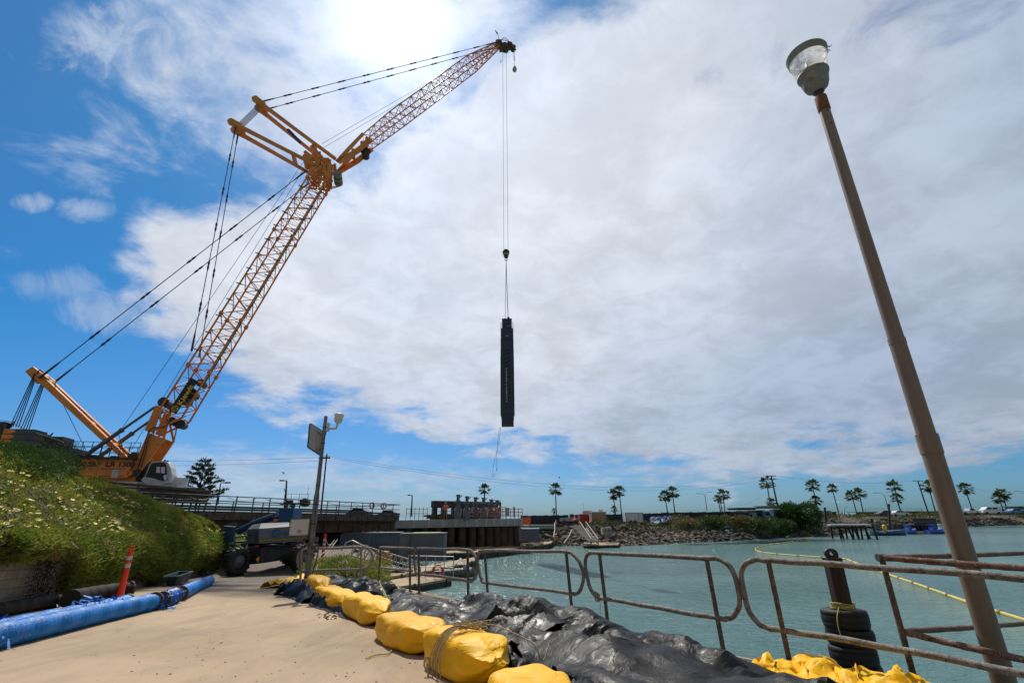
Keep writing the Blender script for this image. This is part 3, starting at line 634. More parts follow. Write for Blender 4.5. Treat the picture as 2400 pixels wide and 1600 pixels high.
for i, p in enumerate(edge):
    for k in range(9):
        t = k/8; V.append((p[0]-.3+t*4.5, p[1]+t*.6, gz(p[1])-.02-t*2.8+.22*fbm(np.array([p[1]*1.3]), np.array([t*5]), 3)[0]*(t > 0)))
mb = MB(); mb.grid(V, len(edge), 9); mb.build('shore_bank', mat('bank_soil', (.2, .16, .11), (.11, .09, .065), scale=2, rough=.95, bump=.03), kind='structure')
# ------------------------------------------------------------ far bank terrain
shore = [PZ(*q, WATER)[:2] for q in ((1180, 1283), (1260, 1280), (1330, 1279), (1400, 1277), (1450, 1279), (1560, 1275), (1640, 1270), (1700, 1268), (1800, 1262), (1880, 1258), (1960, 1256), (1985, 1249), (2000, 1243), (2080, 1240), (2200, 1237), (2350, 1231), (2440, 1229))]
shore = np.array([(-75, 60)]+[(-20, 66)]+[tuple(s) for s in shore]+[(400, 160), (400, 330), (-75, 330)])
def sdist(x, y):
    dmin = np.full_like(x, 1e9); ins = np.zeros_like(x, bool); n = len(shore)
    for i in range(n):
        a, b = shore[i], shore[(i+1) % n]; ex, ey = b-a
        t = np.clip(((x-a[0])*ex+(y-a[1])*ey)/(ex*ex+ey*ey), 0, 1)
        dmin = np.minimum(dmin, np.hypot(x-a[0]-t*ex, y-a[1]-t*ey))
        c = (a[1] > y) != (b[1] > y); ins ^= c & (x < ex*(y-a[1])/(ey if ey else 1e-9)+a[0])
    return np.where(ins, dmin, -dmin)
def landz(x, y):
    x, y = np.asarray(x, float), np.asarray(y, float); sdd = sdist(x, y)
    w = np.where((x > 18) & (x < 62), 11., 8.)+3*fbm(x*.08, y*.08, 9, 2)
    z = WATER-.25+np.clip(sdd/w, -1, 1)*np.where(x < 35, 2.45, 2.75)+np.clip(sdd, 0, 2)*.12+.22*fbm(x*.5, y*.5, 4)*(sdd > 0)
    return z
gx, gy = np.meshgrid(np.concatenate([np.arange(-75, 130, 1.25), np.arange(130, 401, 5)]), np.concatenate([np.arange(56, 190, 1.25), np.arange(190, 331, 6)]), indexing='ij')
gzz = landz(gx, gy); V = np.stack([gx.ravel(), gy.ravel(), gzz.ravel()], 1)
mb = MB(); mb.grid(V, gx.shape[0], gx.shape[1])
def bank_mat():
    m = bpy.data.materials.new('bank_ground'); m.use_nodes = True; nt = m.node_tree; p = nt.nodes['Principled BSDF']; N = NT(nt)
    g = N.n('ShaderNodeNewGeometry').outputs['Position']; sep = N.n('ShaderNodeSeparateXYZ'); N.put(sep.inputs[0], g)
    vo = N.n('ShaderNodeTexVoronoi'); vo.inputs['Scale'].default_value = 1.6; N.put(vo.inputs['Vector'], g)
    n = N.noise(g, .4, 6, .6); n2 = N.noise(g, 3, 5, .7)
    col = N.mix(N.ramp(n, .35, .65), (.12, .098, .07, 1), (.17, .14, .10, 1)); col = N.mix(N.m('MULTIPLY', N.ramp(n2, .4, .7), .7), col, (.075, .065, .05, 1))
    N.put(p.inputs['Base Color'], col); p.inputs['Roughness'].default_value = .95
    bn = N.n('ShaderNodeBump'); bn.inputs['Strength'].default_value = 1; bn.inputs['Distance'].default_value = .25
    N.put(bn.inputs['Height'], N.m('ADD', n2, vo.outputs['Distance'])); N.put(p.inputs['Normal'], bn.outputs[0]); return m
mb.build('far_bank', bank_mat(), kind='structure')
def on_land(px, Y): r = ray(px, 1210); x = r[0]/r[1]*Y; return np.array([x, Y, float(landz(np.array([x]), np.array([Y]))[0])])
# plateau the crane stands on
mb = MB(); P = [(-150, 36), (-60, 36), (-40, 46), (-33, 56), (-33, 90), (-150, 90)]
mb.add([(x, y, 1.9) for x, y in P]+[(x, y, -3) for x, y in P], [tuple(range(6))]+[(i, i+6, (i+1) % 6+6, (i+1) % 6) for i in range(6)])
mb.build('crane_pad', mat('pad_soil', (.16, .13, .1), (.1, .085, .07), scale=.8, rough=.95), kind='structure')
# rocks: riprap as one mass
def rock_verts(r, seed):
    q = np.random.default_rng(seed); base = np.array([(-1, -1, -1), (1, -1, -1), (1, 1, -1), (-1, 1, -1), (-1, -1, 1), (1, -1, 1), (1, 1, 1), (-1, 1, 1)], float)*.6
    return base*(1+q.uniform(-.45, .35, (8, 3)))*r
RK = mat('rock', (.085, .078, .068), (.04, .038, .034), scale=.9, rough=.9, bump=.05, c3=(.17, .155, .13), s3=1.4, lo3=.6, hi3=.72)
def rocks(name, pts, label, lo, hi, m=RK, cat='rocks', flat=1.):
    mb = MB(); Fs = [(0, 3, 2, 1), (4, 5, 6, 7), (0, 1, 5, 4), (1, 2, 6, 5), (2, 3, 7, 6), (3, 0, 4, 7)]
    for i, p in enumerate(pts):
        r = lo+(hi-lo)*random.random()**2.2; v = rock_verts(r, i); a = Matrix.Rotation(random.uniform(0, 6.3), 3, Vector((random.random(), random.random(), random.random()+.3)).normalized())
        v = v@np.array(a)*np.array([1.25, 1, .8*flat]); mb.add(v+np.asarray(p)+[0, 0, r*.15], Fs)
    return mb.build(name, m, None, label, cat, kind='stuff')
pts = []
while len(pts) < 3600:
    x = random.uniform(-8, 150); y = random.uniform(60, 165)
    pts.append((x, y))
X = np.array(pts); sdx = sdist(X[:, 0], X[:, 1]); k = (sdx > -.8) & (sdx < np.where(X[:, 0] > 20, 6.5, 11))
def scatter(n, x0, x1, y0, y1, s0, s1, seed=1):
    q = np.random.default_rng(seed); x = q.uniform(x0, x1, n*60); y = q.uniform(y0, y1, n*60); s_ = sdist(x, y); k = (s_ > s0) & (s_ < s1)
    x, y = x[k][:n], y[k][:n]; return np.stack([x, y, landz(x, y)], 1)
rocks('riprap', scatter(4200, 31, 160, 60, 170, -.6, 5.5), 'grey riprap boulders along the far waterline below the scrub', .2, .6)
rocks('rubble', scatter(5200, -2, 34, 60, 95, -.3, 11, 2), 'pale broken rubble and stones on the bare far bank', .10, .42, mat('rubble', (.23, .195, .15), (.11, .094, .075), scale=1.2, rough=.95, c3=(.26, .235, .195), s3=.8))
rocks('loose_boulders', scatter(160, 0, 24, 60, 90, -.2, 7, 5), 'larger dark boulders lying among the rubble near the steps', .35, .8)
# ------------------------------------------------------------ foliage
def leaf_mat(name, a, b, c=None, s=.8, tr=.3, lo3=.6, hi3=.72, s3=.5, d=None):
    m = bpy.data.materials.new(name); m.use_nodes = True; nt = m.node_tree; p = nt.nodes['Principled BSDF']; N = NT(nt); out = nt.nodes['Material Output']
    g = N.n('ShaderNodeNewGeometry').outputs['Position']
    col = N.mix(N.ramp(N.noise(g, s, 5, .7), .35, .65), c4(a), c4(b))
    col = N.mix(N.m('MULTIPLY', N.ramp(N.noise(g, s*14, 2, .6), .45, .65), .55), col, c4([q*.4 for q in a]))
    if c: col = N.mix(N.ramp(N.noise(g, s3, 5, .75), lo3, hi3), col, c4(c))
    if d: col = N.mix(N.m('MULTIPLY', N.ramp(N.noise(g, 5, 3, .8), .62, .70), .8), col, c4(d))
    N.put(p.inputs['Base Color'], col); p.inputs['Roughness'].default_value = .55; p.inputs['Specular IOR Level'].default_value = .3
    t = N.n('ShaderNodeBsdfTranslucent'); N.put(t.inputs[0], col); mx = N.n('ShaderNodeMixShader'); mx.inputs[0].default_value = tr
    nt.links.new(p.outputs[0], mx.inputs[1]); nt.links.new(t.outputs[0], mx.inputs[2]); nt.links.new(mx.outputs[0], out.inputs[0]); return m
def leaves(name, P, Nrm, ln, wd, m, parent=None, label=None, cat=None, kind=None, group=None, spread=.8, seed=0, origin=None, fold=.3):
    q = np.random.default_rng(seed); n = len(P); P = np.asarray(P); Nrm = np.asarray(Nrm)
    d = Nrm+q.normal(0, spread, (n, 3)); d /= np.linalg.norm(d, axis=1)[:, None]+1e-9
    s_ = np.cross(d, q.normal(0, 1, (n, 3))); s_ /= np.linalg.norm(s_, axis=1)[:, None]+1e-9; w = np.cross(d, s_)
    L = (ln*q.uniform(.5, 1.3, n))[:, None]; Wd = (wd*q.uniform(.6, 1.3, n))[:, None]
    V = np.stack([P, P+d*L*.5+s_*Wd+w*Wd*fold, P+d*L+w*Wd*fold*.5, P+d*L*.5-s_*Wd+w*Wd*fold], 1).reshape(-1, 3)
    if origin is None: origin = np.array([V[:, 0].mean(), V[:, 1].mean(), V[:, 2].min()]) if parent is None else np.array(WM[parent.name])
    me = bpy.data.meshes.new(name); me.vertices.add(4*n); me.vertices.foreach_set('co', (V-origin).ravel()); me.loops.add(4*n)
    me.loops.foreach_set('vertex_index', np.arange(4*n, dtype=np.int32)); me.polygons.add(n); me.polygons.foreach_set('loop_start', np.arange(0, 4*n, 4, dtype=np.int32)); me.polygons.foreach_set('loop_total', np.full(n, 4, dtype=np.int32))
    me.materials.append(m); me.update(calc_edges=True); me.validate()
    o = bpy.data.objects.new(name, me); COL.objects.link(o)
    if parent is None: o.location = origin.tolist(); WM[o.name] = tuple(origin)
    else: o.parent = parent
    tag(o, label, cat, group, kind); return o
def blob(cs, n, seed=0, shell=.35):        # points spread through lumpy ellipsoids, denser outside
    q = np.random.default_rng(seed); P = []; Nn = []; tot = sum(r[0]*r[1]+r[1]*r[2] for _, r in cs)
    for c, r in cs:
        k = int(n*(r[0]*r[1]+r[1]*r[2])/tot)+1; d = q.normal(0, 1, (k, 3)); d /= np.linalg.norm(d, axis=1)[:, None]
        lump = 1+.22*fbm(d[:, 0]*2.6+seed, d[:, 1]*2.6+d[:, 2]*3.1, seed, 3)*2; rad = (1-shell*q.random(k)**1.6)*lump
        P.append(np.asarray(c)+d*rad[:, None]*np.asarray(r)); Nn.append(d+np.array([0, 0, .4]))
    return np.concatenate(P), np.concatenate(Nn)
ICE = leaf_mat('ice_plant_leaf', (.115, .175, .02), (.28, .30, .04), (.36, .26, .10), s=.7, s3=.55, lo3=.54, hi3=.68, d=(.34, .10, .03), tr=.45)
# hill surface: wall top line -> crest -> back
HW = [(-7.7, -4), (-10.0, 5.5), (-11.95, 12.2), (-14.3, 19.8), (-16.3, 26), (-17.75, 30.9)]
HW = [np.array([x-.1, y, gz(y)+h]) for (x, y), h in zip(HW, (1.45, 1.5, 1.5, 1.6, 1.65, 1.6))]
CR = [Q(-1500, 800, 6), Q(-500, 1020, 12), Q(0, 1104, 20), Q(160, 1138, 25), Q(335, 1187, 30), Q(520, 1256, 32)]
hw, crl = np.array(polyline(HW, 12)), np.array(polyline(CR, 12)); nu = len(hw); nv = 26
bk = crl+np.array([-9., 6., -2.6])
V = np.zeros((nu, nv, 3)); fa = np.linspace(0, 1, nu)
for j in range(nv):
    t = j/(nv-1)
    if t < .7:
        k = t/.7; V[:, j] = hw+(crl-hw)*k; V[:, j, 2] += (np.linalg.norm(crl-hw, axis=1)*.10)*np.sin(k*math.pi)*(.6+.4*(1-k))
    else: k = (t-.7)/.3; V[:, j] = crl+(bk-crl)*k; V[:, j, 2] = crl[:, 2]+(bk[:, 2]-crl[:, 2])*k*k
V[:, :, 2] += .16*fbm(V[:, :, 0]*.8, V[:, :, 1]*.8, 5)+.1*fbm(V[:, :, 0]*2.5, V[:, :, 1]*2.5, 6)
HS = V.copy(); mb = MB(); mb.grid(V.reshape(-1, 3), nu, nv); 
mb.build('hillside', mat('hill_soil', (.05, .055, .02), (.12, .09, .045), scale=1.2, rough=1.), kind='structure')
def hill_points(n, seed, vmax=.86):
    q = np.random.default_rng(seed); u = q.random(n)**.8*(nu-1.01); v = q.random(n)*vmax*(nv-1.01)
    # keep density even in the picture: more where near
    i, j = u.astype(int), v.astype(int); fu, fv = (u-i)[:, None], (v-j)[:, None]
    P = HS[i, j]*(1-fu)*(1-fv)+HS[i+1, j]*fu*(1-fv)+HS[i, j+1]*(1-fu)*fv+HS[i+1, j+1]*fu*fv
    nn_ = np.cross(HS[i+1, j]-HS[i, j], HS[i, j+1]-HS[i, j]); nn_ /= np.linalg.norm(nn_, axis=1)[:, None]; nn_ *= np.sign(nn_[:, 2])[:, None]
    return P, nn_
P, Nn = hill_points(120000, 3); k = P[:, 1] > 8; P, Nn = P[k], Nn[k]
P = P+Nn*(.02+.26*np.clip(fbm(P[:, 0]*2.2, P[:, 1]*2.2, 8, 3)*1.6+.25, 0, 1))[:, None]
# curtain hanging over the wall
q = np.random.default_rng(11); n = 62000; u = q.random(n)*(nu-1.01)*.62+(nu-1.01)*.38; i = u.astype(int); f = (u-i)[:, None]; top = hw[i]*(1-f)+hw[i+1]*f
hang = np.clip(.62+.55*fbm(top[:, 1]*.55, top[:, 1]*0, 21, 3)+.028*(top[:, 1]-12), .12, 1.05)*1.55
hang = np.where(top[:, 1] < 14.2, hang*.33, hang); hang = np.where(top[:, 1] > 27, 1.55, hang)
dep = q.random(n)**.9; outw = np.array([.955, .30, 0]); bulge = .18+.42*np.sin(np.clip(dep*1.3, 0, 1)*math.pi*.75)
end = np.clip((top[:, 1]-28.5)/2.4, 0, 1)
Pc = top+outw*(bulge*q.uniform(.3, 1.1, n))[:, None]+np.array([0, 0, 1.])*(.28-dep*(hang+.28))[:, None]+np.array([0, .9, .0])*end[:, None]
Nc = np.tile(outw*.8+np.array([0, 0, .25]), (n, 1)); P = np.concatenate([P, Pc]); Nn = np.concatenate([Nn, Nc])
ground_cover = leaves('ice_plant', P, Nn, .16, .017, ICE, None, 'green ice plant mat covering the hillside and draping over the block wall', 'ground cover', 'stuff', spread=.75, seed=4)
q = np.random.default_rng(77); P, Nn = hill_points(9000, 9, .8); w = fbm(P[:, 0]*.35, P[:, 1]*.35, 14, 3)+q.uniform(-.35, .35, len(P)); k = (P[:, 1] > 9) & (w > -.12); P, Nn = P[k][:4200], Nn[k][:950]
def flowers(name, P, m, r, label):
    mb = MB()
    for p in P:
        c = p+np.array([0, 0, .17]); u, v, w = frame(np.array([random.gauss(0, .35), random.gauss(0, .35)-.2, 1])); rr = r*random.uniform(.7, 1.2)
        mb.add([c]+[c+(u*math.cos(a)+v*math.sin(a))*rr+w*.012 for a in np.linspace(0, 2*math.pi, 8, False)], [(0, 1+k, 1+(k+1) % 8) for k in range(8)])
    return mb.build(name, m, ground_cover if False else None, label, 'flowers', kind='stuff')
flowers('yellow_blossom', P[:3700], mat('petal_yellow', (.80, .74, .28), (.75, .6, .12), scale=2, rough=.7), .062, 'pale yellow flowers dotted over the green hillside')
flowers('pink_blossom', P[3700:], mat('petal_pink', (.62, .28, .30), (.7, .45, .4), scale=2, rough=.7), .05, 'scattered pink flowers among the yellow ones on the hillside')
# dry stalks and dark dead vines on the wall
q = np.random.default_rng(5); n = 5200; yy = q.choice([13.2, 16.6, 18.6, 21.5, 24], n)+q.normal(0, .28, n); t = (yy-12.2)/18.5
xw = -11.8-5.9*t; zz = gz(yy)+q.random(n)**.8*1.55
leaves('dead_vine', np.stack([xw+.1+.16*q.random(n), yy, zz], 1), np.tile([.35, .1, -.5], (n, 1)), .12, .014, leaf_mat('dead_vine', (.022, .018, .014), (.045, .035, .024), tr=.1), None, 'dark dead vines clinging to the block wall', 'vines', 'stuff', spread=.8)
n = 9000; P, Nn = hill_points(n, 31, .8); w = fbm(P[:, 0]*.5+3, P[:, 1]*.5, 44, 3); k = w > .06
leaves('dry_grass', P[k], Nn[k]+[0, 0, .4], .26, .006, leaf_mat('dry_grass', (.36, .27, .12), (.26, .18, .08), tr=.2), None, 'dry straw coloured stalks among the ice plant', 'dry grass', 'stuff', spread=.6)
# block wall
mb = MB()
def block_mat():
    m = bpy.data.materials.new('block'); m.use_nodes = True; nt = m.node_tree; p = nt.nodes['Principled BSDF']; N = NT(nt)
    v = N.n('ShaderNodeTexCoord').outputs['UV']; br = N.n('ShaderNodeTexBrick'); N.put(br.inputs[0], v)
    for k_, q_ in (('Scale', 1.), ('Mortar Size', .012), ('Brick Width', .4), ('Row Height', .2)): br.inputs[k_].default_value = q_
    br.inputs['Color1'].default_value = (.30, .25, .19, 1); br.inputs['Color2'].default_value = (.24, .20, .15, 1); br.inputs['Mortar'].default_value = (.17, .14, .105, 1)
    g = N.n('ShaderNodeNewGeometry').outputs['Position']
    N.put(p.inputs['Base Color'], N.mix(N.m('MULTIPLY', N.ramp(N.noise(g, 1.3, 6, .65), .4, .7), .7), br.outputs[0], (.13, .105, .08, 1))); p.inputs['Roughness'].default_value = .95
    bn = N.n('ShaderNodeBump'); bn.inputs['Distance'].default_value = .01; N.put(bn.inputs['Height'], N.m('ADD', br.outputs['Fac'], N.noise(g, 30, 3))); bn.invert = True; N.put(p.inputs['Normal'], bn.outputs[0]); return m
wl3 = [(-7.6, -4, 1.4), (-9.95, 5.5, 1.45), (-11.9, 12.2, 1.45), (-14.25, 19.8, 1.55), (-17.7, 30.7, 1.5)]
V = []; 
for x, y, h in wl3:
    V += [(x, y, gz(y)-.3), (x, y, gz(y)+h), (x-.25, y, gz(y)+h), (x-.25, y, gz(y)-.3)]
n5 = len(wl3); mb.add(V, [(i*4+k, i*4+k+1, (i+1)*4+k+1, (i+1)*4+k) for i in range(n5-1) for k in range(3)]+[(n5*4-4, n5*4-3, n5*4-2, n5*4-1)])
bw = mb.build('block_wall', block_mat(), None, 'concrete block retaining wall under the hillside plants', 'wall')
uv = bw.data.uv_layers.new(); vs_ = bw.data.vertices; off = np.array(bw.location)
for lp in bw.data.loops: c = vs_[lp.vertex_index].co; uv.data[lp.index].uv = (c.y*1.04+(c.x*.3), c.z+.05*c.y)
# shrub on the crest
GRN = leaf_mat('shrub_leaf', (.035, .085, .018), (.065, .13, .025), (.10, .12, .03), s=1.5, tr=.25)
GRD = leaf_mat('shrub_dark', (.02, .045, .012), (.035, .06, .018), s=1.5, tr=.2)
def shrub(name, cs, n, ln, wd, m, label, cat='shrub', seed=1, group=None, stems=5, spread=.7):
    c0 = np.mean([c for c, _ in cs], axis=0); zb_ = min(c[2]-r[2] for c, r in cs); b = np.array([c0[0], c0[1], zb_])
    t = thing(name, label, cat, b, group); P, Nn = blob(cs, n, seed); leaves('foliage', P, Nn, ln, wd, m, t, spread=spread, seed=seed)
    mb = MB()
    for c, r in cs[:stems]: mb.tube([b, b*.4+np.asarray(c)*.6+np.array([.05, 0, 0]), np.asarray(c)+[0, 0, r[2]*.4]], [r[0]*.07, r[0]*.05, .01], 5)
    mb.build('stem', BARK, t); return t
BARK = mat('bark', (.09, .065, .045), (.05, .038, .028), scale=8, rough=.95, bump=.01)
cs = [(Q(x, y, Y), (r, r, r*.62)) for x, y, Y, r in ((5, 1082, 17, 1.05), (40, 1080, 17.5, .85), (84, 1090, 17, .9), (118, 1080, 19.5, .8), (142, 1092, 18.5, .65), (30, 1105, 15.5, .9), (-60, 1085, 16, 1.2), (70, 1115, 16, .8))]
shrub('evergreen_shrub', cs, 30000, .11, .013, GRN, 'dark bushy evergreen shrub on the hill crest in front of the crane counterweights', seed=3)
cs = [(Q(x, y, Y), (r, r, r*1.1)) for x, y, Y, r in ((150, 1068, 21, .45), (158, 1055, 21, .35), (140, 1076, 21, .45), (112, 1052, 21, .4), (165, 1078, 21, .35))]
shrub('twiggy_shrub', cs, 2200, .09, .010, GRD, 'sparse twiggy dark shrub behind the evergreen one on the hill', seed=5)
# shrub by the near end of the railing
c = G(800, 1345); c = np.array([-8.0, 24.3, gz(24.3)+.05])
cs = [(c+np.array(o), (r, r, r*.6)) for o, r in (((0, 0, .35), .9), ((-1.1, .3, .3), .8), ((.9, -.6, .25), .8), ((1.8, -1.2, -.1), .7), ((-.4, -1, .1), .8), ((1.3, .6, .2), .7), ((-1.7, .9, .05), .7), ((2.5, -2, -.5), .6))]
shrub('ice_plant_clump', cs, 15000, .15, .016, ICE, 'low mound of green ice plant beside the white railing', 'plant', seed=8)
# conifer far left
def conifer(base, hgt):
    t = thing('norfolk_pine', 'tiered dark conifer standing behind the crane tracks', 'tree', base); q = np.random.default_rng(4)
    mb = MB(); mb.tube([base, base+[0, 0, hgt]], [.16, .03], 7); P = []; Nn = []
    for k in range(9):
        z = hgt*(.16+.80*k/9); R = (hgt*.40)*(1-k/9)**.8+.3
        for a in np.arange(0, 6.28, 1.05)+k*.5:
            L = R*q.uniform(.65, 1.1); dx = np.array([math.cos(a), math.sin(a), .12]); tip = base+[0, 0, z]+dx*L+[0, 0, .25*L*.4]
            mb.tube([base+[0, 0, z], tip], [.04, .012], 4)
            m_ = int(34*L); tt = q.uniform(.3, 1.05, m_)[:, None]; P.append(base+[0, 0, z]+(tip-base-[0, 0, z])*tt+q.normal(0, .09, (m_, 3))); Nn.append(np.tile(dx+[0, 0, .8], (m_, 1)))
    mb.build('trunk', BARK, t); leaves('crown', np.concatenate(P), np.concatenate(Nn), .5, .07, GRD, t, spread=.5)
conifer(Q(458, 1190, 72), 7.4)
# scrub on the far bank
SC1 = leaf_mat('scrub_tan', (.20, .155, .06), (.13, .13, .035), (.10, .12, .03), s=.25, tr=.2, s3=.3)
SC2 = leaf_mat('scrub_green', (.05, .09, .02), (.08, .12, .03), (.13, .12, .04), s=.25, tr=.2, s3=.3)
def scrub(name, n, box_, s0, s1, m, label, ln=.55, h=.9, seed=1):
    q = np.random.default_rng(seed); x = q.uniform(box_[0], box_[1], n*6); y = q.uniform(box_[2], box_[3], n*6); s_ = sdist(x, y)
    k = (s_ > s0) & (s_ < s1) & (fbm(x*.22, y*.22, seed, 3) > -.12); x, y = x[k][:n], y[k][:n]; hh = h*(.4+.9*np.clip(fbm(x*.35, y*.35, seed+9, 3)+.4, 0, 1.2))
    z = landz(x, y)+q.random(len(x))**.7*hh; leaves(name, np.stack([x, y, z], 1), np.tile([0, -.2, .9], (len(x), 1)), ln, .06, m, None, label, 'scrub', 'stuff', spread=.55, seed=seed)
scrub('tan_scrub', 15000, (28, 74, 66, 110), 6.5, 15, SC1, 'tan and yellow scrub along the top of the far bank', .6, 1.6, 3)
scrub('green_scrub', 9000, (12, 74, 64, 110), 5.5, 13, SC2, 'green weeds between the rubble and the blue covered pile', .5, .8, 6)
scrub('bank_grass', 12000, (75, 190, 100, 175), 4.5, 16, SC2, 'grassy green strip on the right hand levee above the rocks', .7, 1.0, 8)
scrub('levee_scrub', 7000, (75, 190, 100, 175), 6, 20, SC1, 'brown dry grass on the levee behind the little pier', .7, 1.2, 12)
def bush(px, y0, Y, w, h, label, m=SC2, n=5000, seed=1, ln=.4):
    b = Q(px, y0, Y)-np.array([0, 0, h*.5]); q = np.random.default_rng(seed); cs = [(b+np.array([q.uniform(-.32, .32)*w, q.uniform(-.2, .2)*w, h*(.3+.35*q.random())]), (w*.25, w*.25, h*.3)) for _ in range(8)]
    return shrub('bush', cs, n, ln, .07, m, label, 'bush', seed=seed, stems=3)
BUSH = leaf_mat('bush_leaf', (.03, .075, .015), (.05, .11, .02), s=.4, tr=.25)
bush(1866, 1213, 88, 7.6, 5.4, 'big round dark green bush at the tip of the far bank', BUSH, 14000, 4)
bush(1825, 1232, 86, 5.5, 3.0, 'lower dark bush spreading in front of the big round bush', BUSH, 5000, 5)
bush(1775, 1228, 84, 6, 2.6, 'dark green bush left of the big round bush', SC2, 3500, 6)
bush(1680, 1224, 81, 5, 2.2, 'olive bush in the scrub left of the wooden shed', SC2, 3000, 7)
bush(1728, 1222, 82, 5, 2, 'yellowish bush in the middle of the far scrub', SC1, 3000, 9)
bush(1612, 1228, 80, 5, 1.6, 'small tan bush where the scrub begins beside the rubble', SC1, 2500, 8)
# fan palms
FR = leaf_mat('palm_leaf', (.055, .085, .022), (.09, .12, .03), s=.5, tr=.35); DEAD = leaf_mat('palm_skirt', (.20, .14, .07), (.12, .085, .045), s=.5, tr=.1)
TRK = mat('palm_trunk', (.10, .075, .055), (.06, .045, .035), scale=6, rough=.95)
def palm_parts(hgt, R, lean, seed, bushy=1.):
    q = np.random.default_rng(seed); top = np.array([lean[0], lean[1], hgt]); tr = MB()
    tr.tube([(0, 0, -.5), (lean[0]*.3, lean[1]*.3, hgt*.33), (lean[0]*.65, lean[1]*.65, hgt*.66), tuple(top)], [.2, .17, .15, .14], 8)
    P = []
    V = []; Fs = []
    for k in range(int(48*bushy)):
        a = q.uniform(0, 6.28); el = q.uniform(-.75, 1.35); d = np.array([math.cos(a)*math.cos(el), math.sin(a)*math.cos(el), math.sin(el)]); L = R*q.uniform(.5, .75)
        c = top+d*L+[0, 0, -.1*L]; sd_ = unit(np.cross(d, [0, 0, 1])+q.normal(0, .15, 3)); up_ = np.cross(sd_, d)
        tr2 = [top, c]; n0 = len(V); V += [top+sd_*.03, top-sd_*.03, c-sd_*.03, c+sd_*.03]; Fs.append((n0, n0+1, n0+2, n0+3))
        for b in np.linspace(-1.75, 1.75, 11):
            bd = d*math.cos(b)+sd_*math.sin(b); bd = bd+np.array([0, 0, -.25]); bl = R*.42*(1-.18*abs(b))*q.uniform(.85, 1.1); w = .11*R*.42; pw = np.cross(bd, up_); pw = unit(pw)
            n0 = len(V); V += [c, c+bd*bl*.55+pw*w, c+bd*bl+[0, 0, -.12*bl], c+bd*bl*.55-pw*w]; Fs.append((n0, n0+1, n0+2, n0+3))
    cr_ = MB(); cr_.add(V, Fs)
    sk = MB(); V = []; Fs = []
    for k in range(26):
        a = q.uniform(0, 6.28); d = np.array([math.cos(a), math.sin(a), -1.1]); L = R*q.uniform(.35, .6); n0 = len(V); s_ = np.array([-d[1], d[0], 0])*.12*R*.4
        V += [top-[0, 0, .1], top+d*L*.5+s_, top+d*L, top+d*L*.5-s_]; Fs.append((n0, n0+1, n0+2, n0+3))
    sk.add(V, Fs); return tr, cr_, sk
palms = [(1135, 1146, 1205, 110, 1.0, 'palm rising behind the black gate frames'), (1302, 1146, 1207, 150, 1.1, 'palm standing alone above the dark fence left of the red container'), (1299, 1196, 1226, 120, .45, 'tiny palm at the foot of the lone tall palm'),
 (1437, 1158, 1204, 160, 1.0, 'left and lower palm of the pair above the tan trailer'), (1451, 1150, 1204, 160, 1.0, 'right and taller palm of the pair above the tan trailer'), (1439, 1192, 1205, 150, .6, 'short palm under the pair above the tan trailer'),
 (1558, 1162, 1199, 160, 1.0, 'lower left palm of the pair above the blue covered pile'), (1576, 1152, 1199, 160, 1.05, 'taller right palm of the pair above the blue covered pile'),
 (1695, 1158, 1197, 165, 1.0, 'tallest palm of the trio right of the double street lamp'), (1682, 1167, 1197, 165, .7, 'left palm of the trio, next to the bare stump'), (1688, 1174, 1197, 165, .5, 'smallest palm of the trio right of the double street lamp'),
 (1797, 1130, 1195, 140, 1.15, 'tall palm touching the wooden utility pole'), (1808, 1177, 1200, 120, .85, 'short palm in front of the utility pole by the flat roof'),
 (1904, 1137, 1204, 150, 1.1, 'tall palm just right of the big bush'), (1911, 1172, 1203, 150, .95, 'shorter palm in front of the tall one right of the big bush'), (1950, 1144, 1206, 165, .85, 'slim leaning palm standing alone above the small pier'),
 (1997, 1162, 1205, 165, 1.0, 'left palm of the leaning pair beyond the pier'), (2014, 1156, 1205, 165, 1.0, 'right palm of the leaning pair beyond the pier'),
 (2096, 1140, 1201, 165, 1.15, 'taller palm right of the double street lamp over the levee'), (2101, 1167, 1200, 160, .95, 'shorter palm right of the double street lamp over the levee'),
 (2176, 1138, 1200, 160, 1.1, 'palm just left of the leaning lamp post'), (2188, 1142, 1200, 165, .9, 'palm half hidden by the leaning lamp post'), (2262, 1144, 1197, 165, 1.1, 'single leaning palm right of the leaning lamp post'),
 (2341, 1166, 1196, 170, 1.0, 'left palm of the last pair near the right edge'), (2349, 1157, 1196, 170, 1.0, 'right palm of the last pair near the right edge')]
for i, (x, y, yb, Y, s, lab) in enumerate(palms):
    top = Q(x, y, Y); b = Q(x+1, yb, Y); b = np.array([top[0]+random.uniform(-.4, .4), Y, b[2]-.3])
    R = 2.15*s*Y/150; t = thing('fan_palm', lab, 'palm tree', b, 'fan palms along the far shore')
    a_, c_, k_ = palm_parts(top[2]-b[2], R, (top[0]-b[0], 0), i, 1 if s > .7 else .7)
    for mb_, nm, mm in ((a_, 'trunk', TRK), (c_, 'crown', FR), (k_, 'dead_skirt', DEAD)):
        for vv in range(len(mb_.v)): mb_.v[vv] = mb_.v[vv]+b
        mb_.build(nm, mm, t)
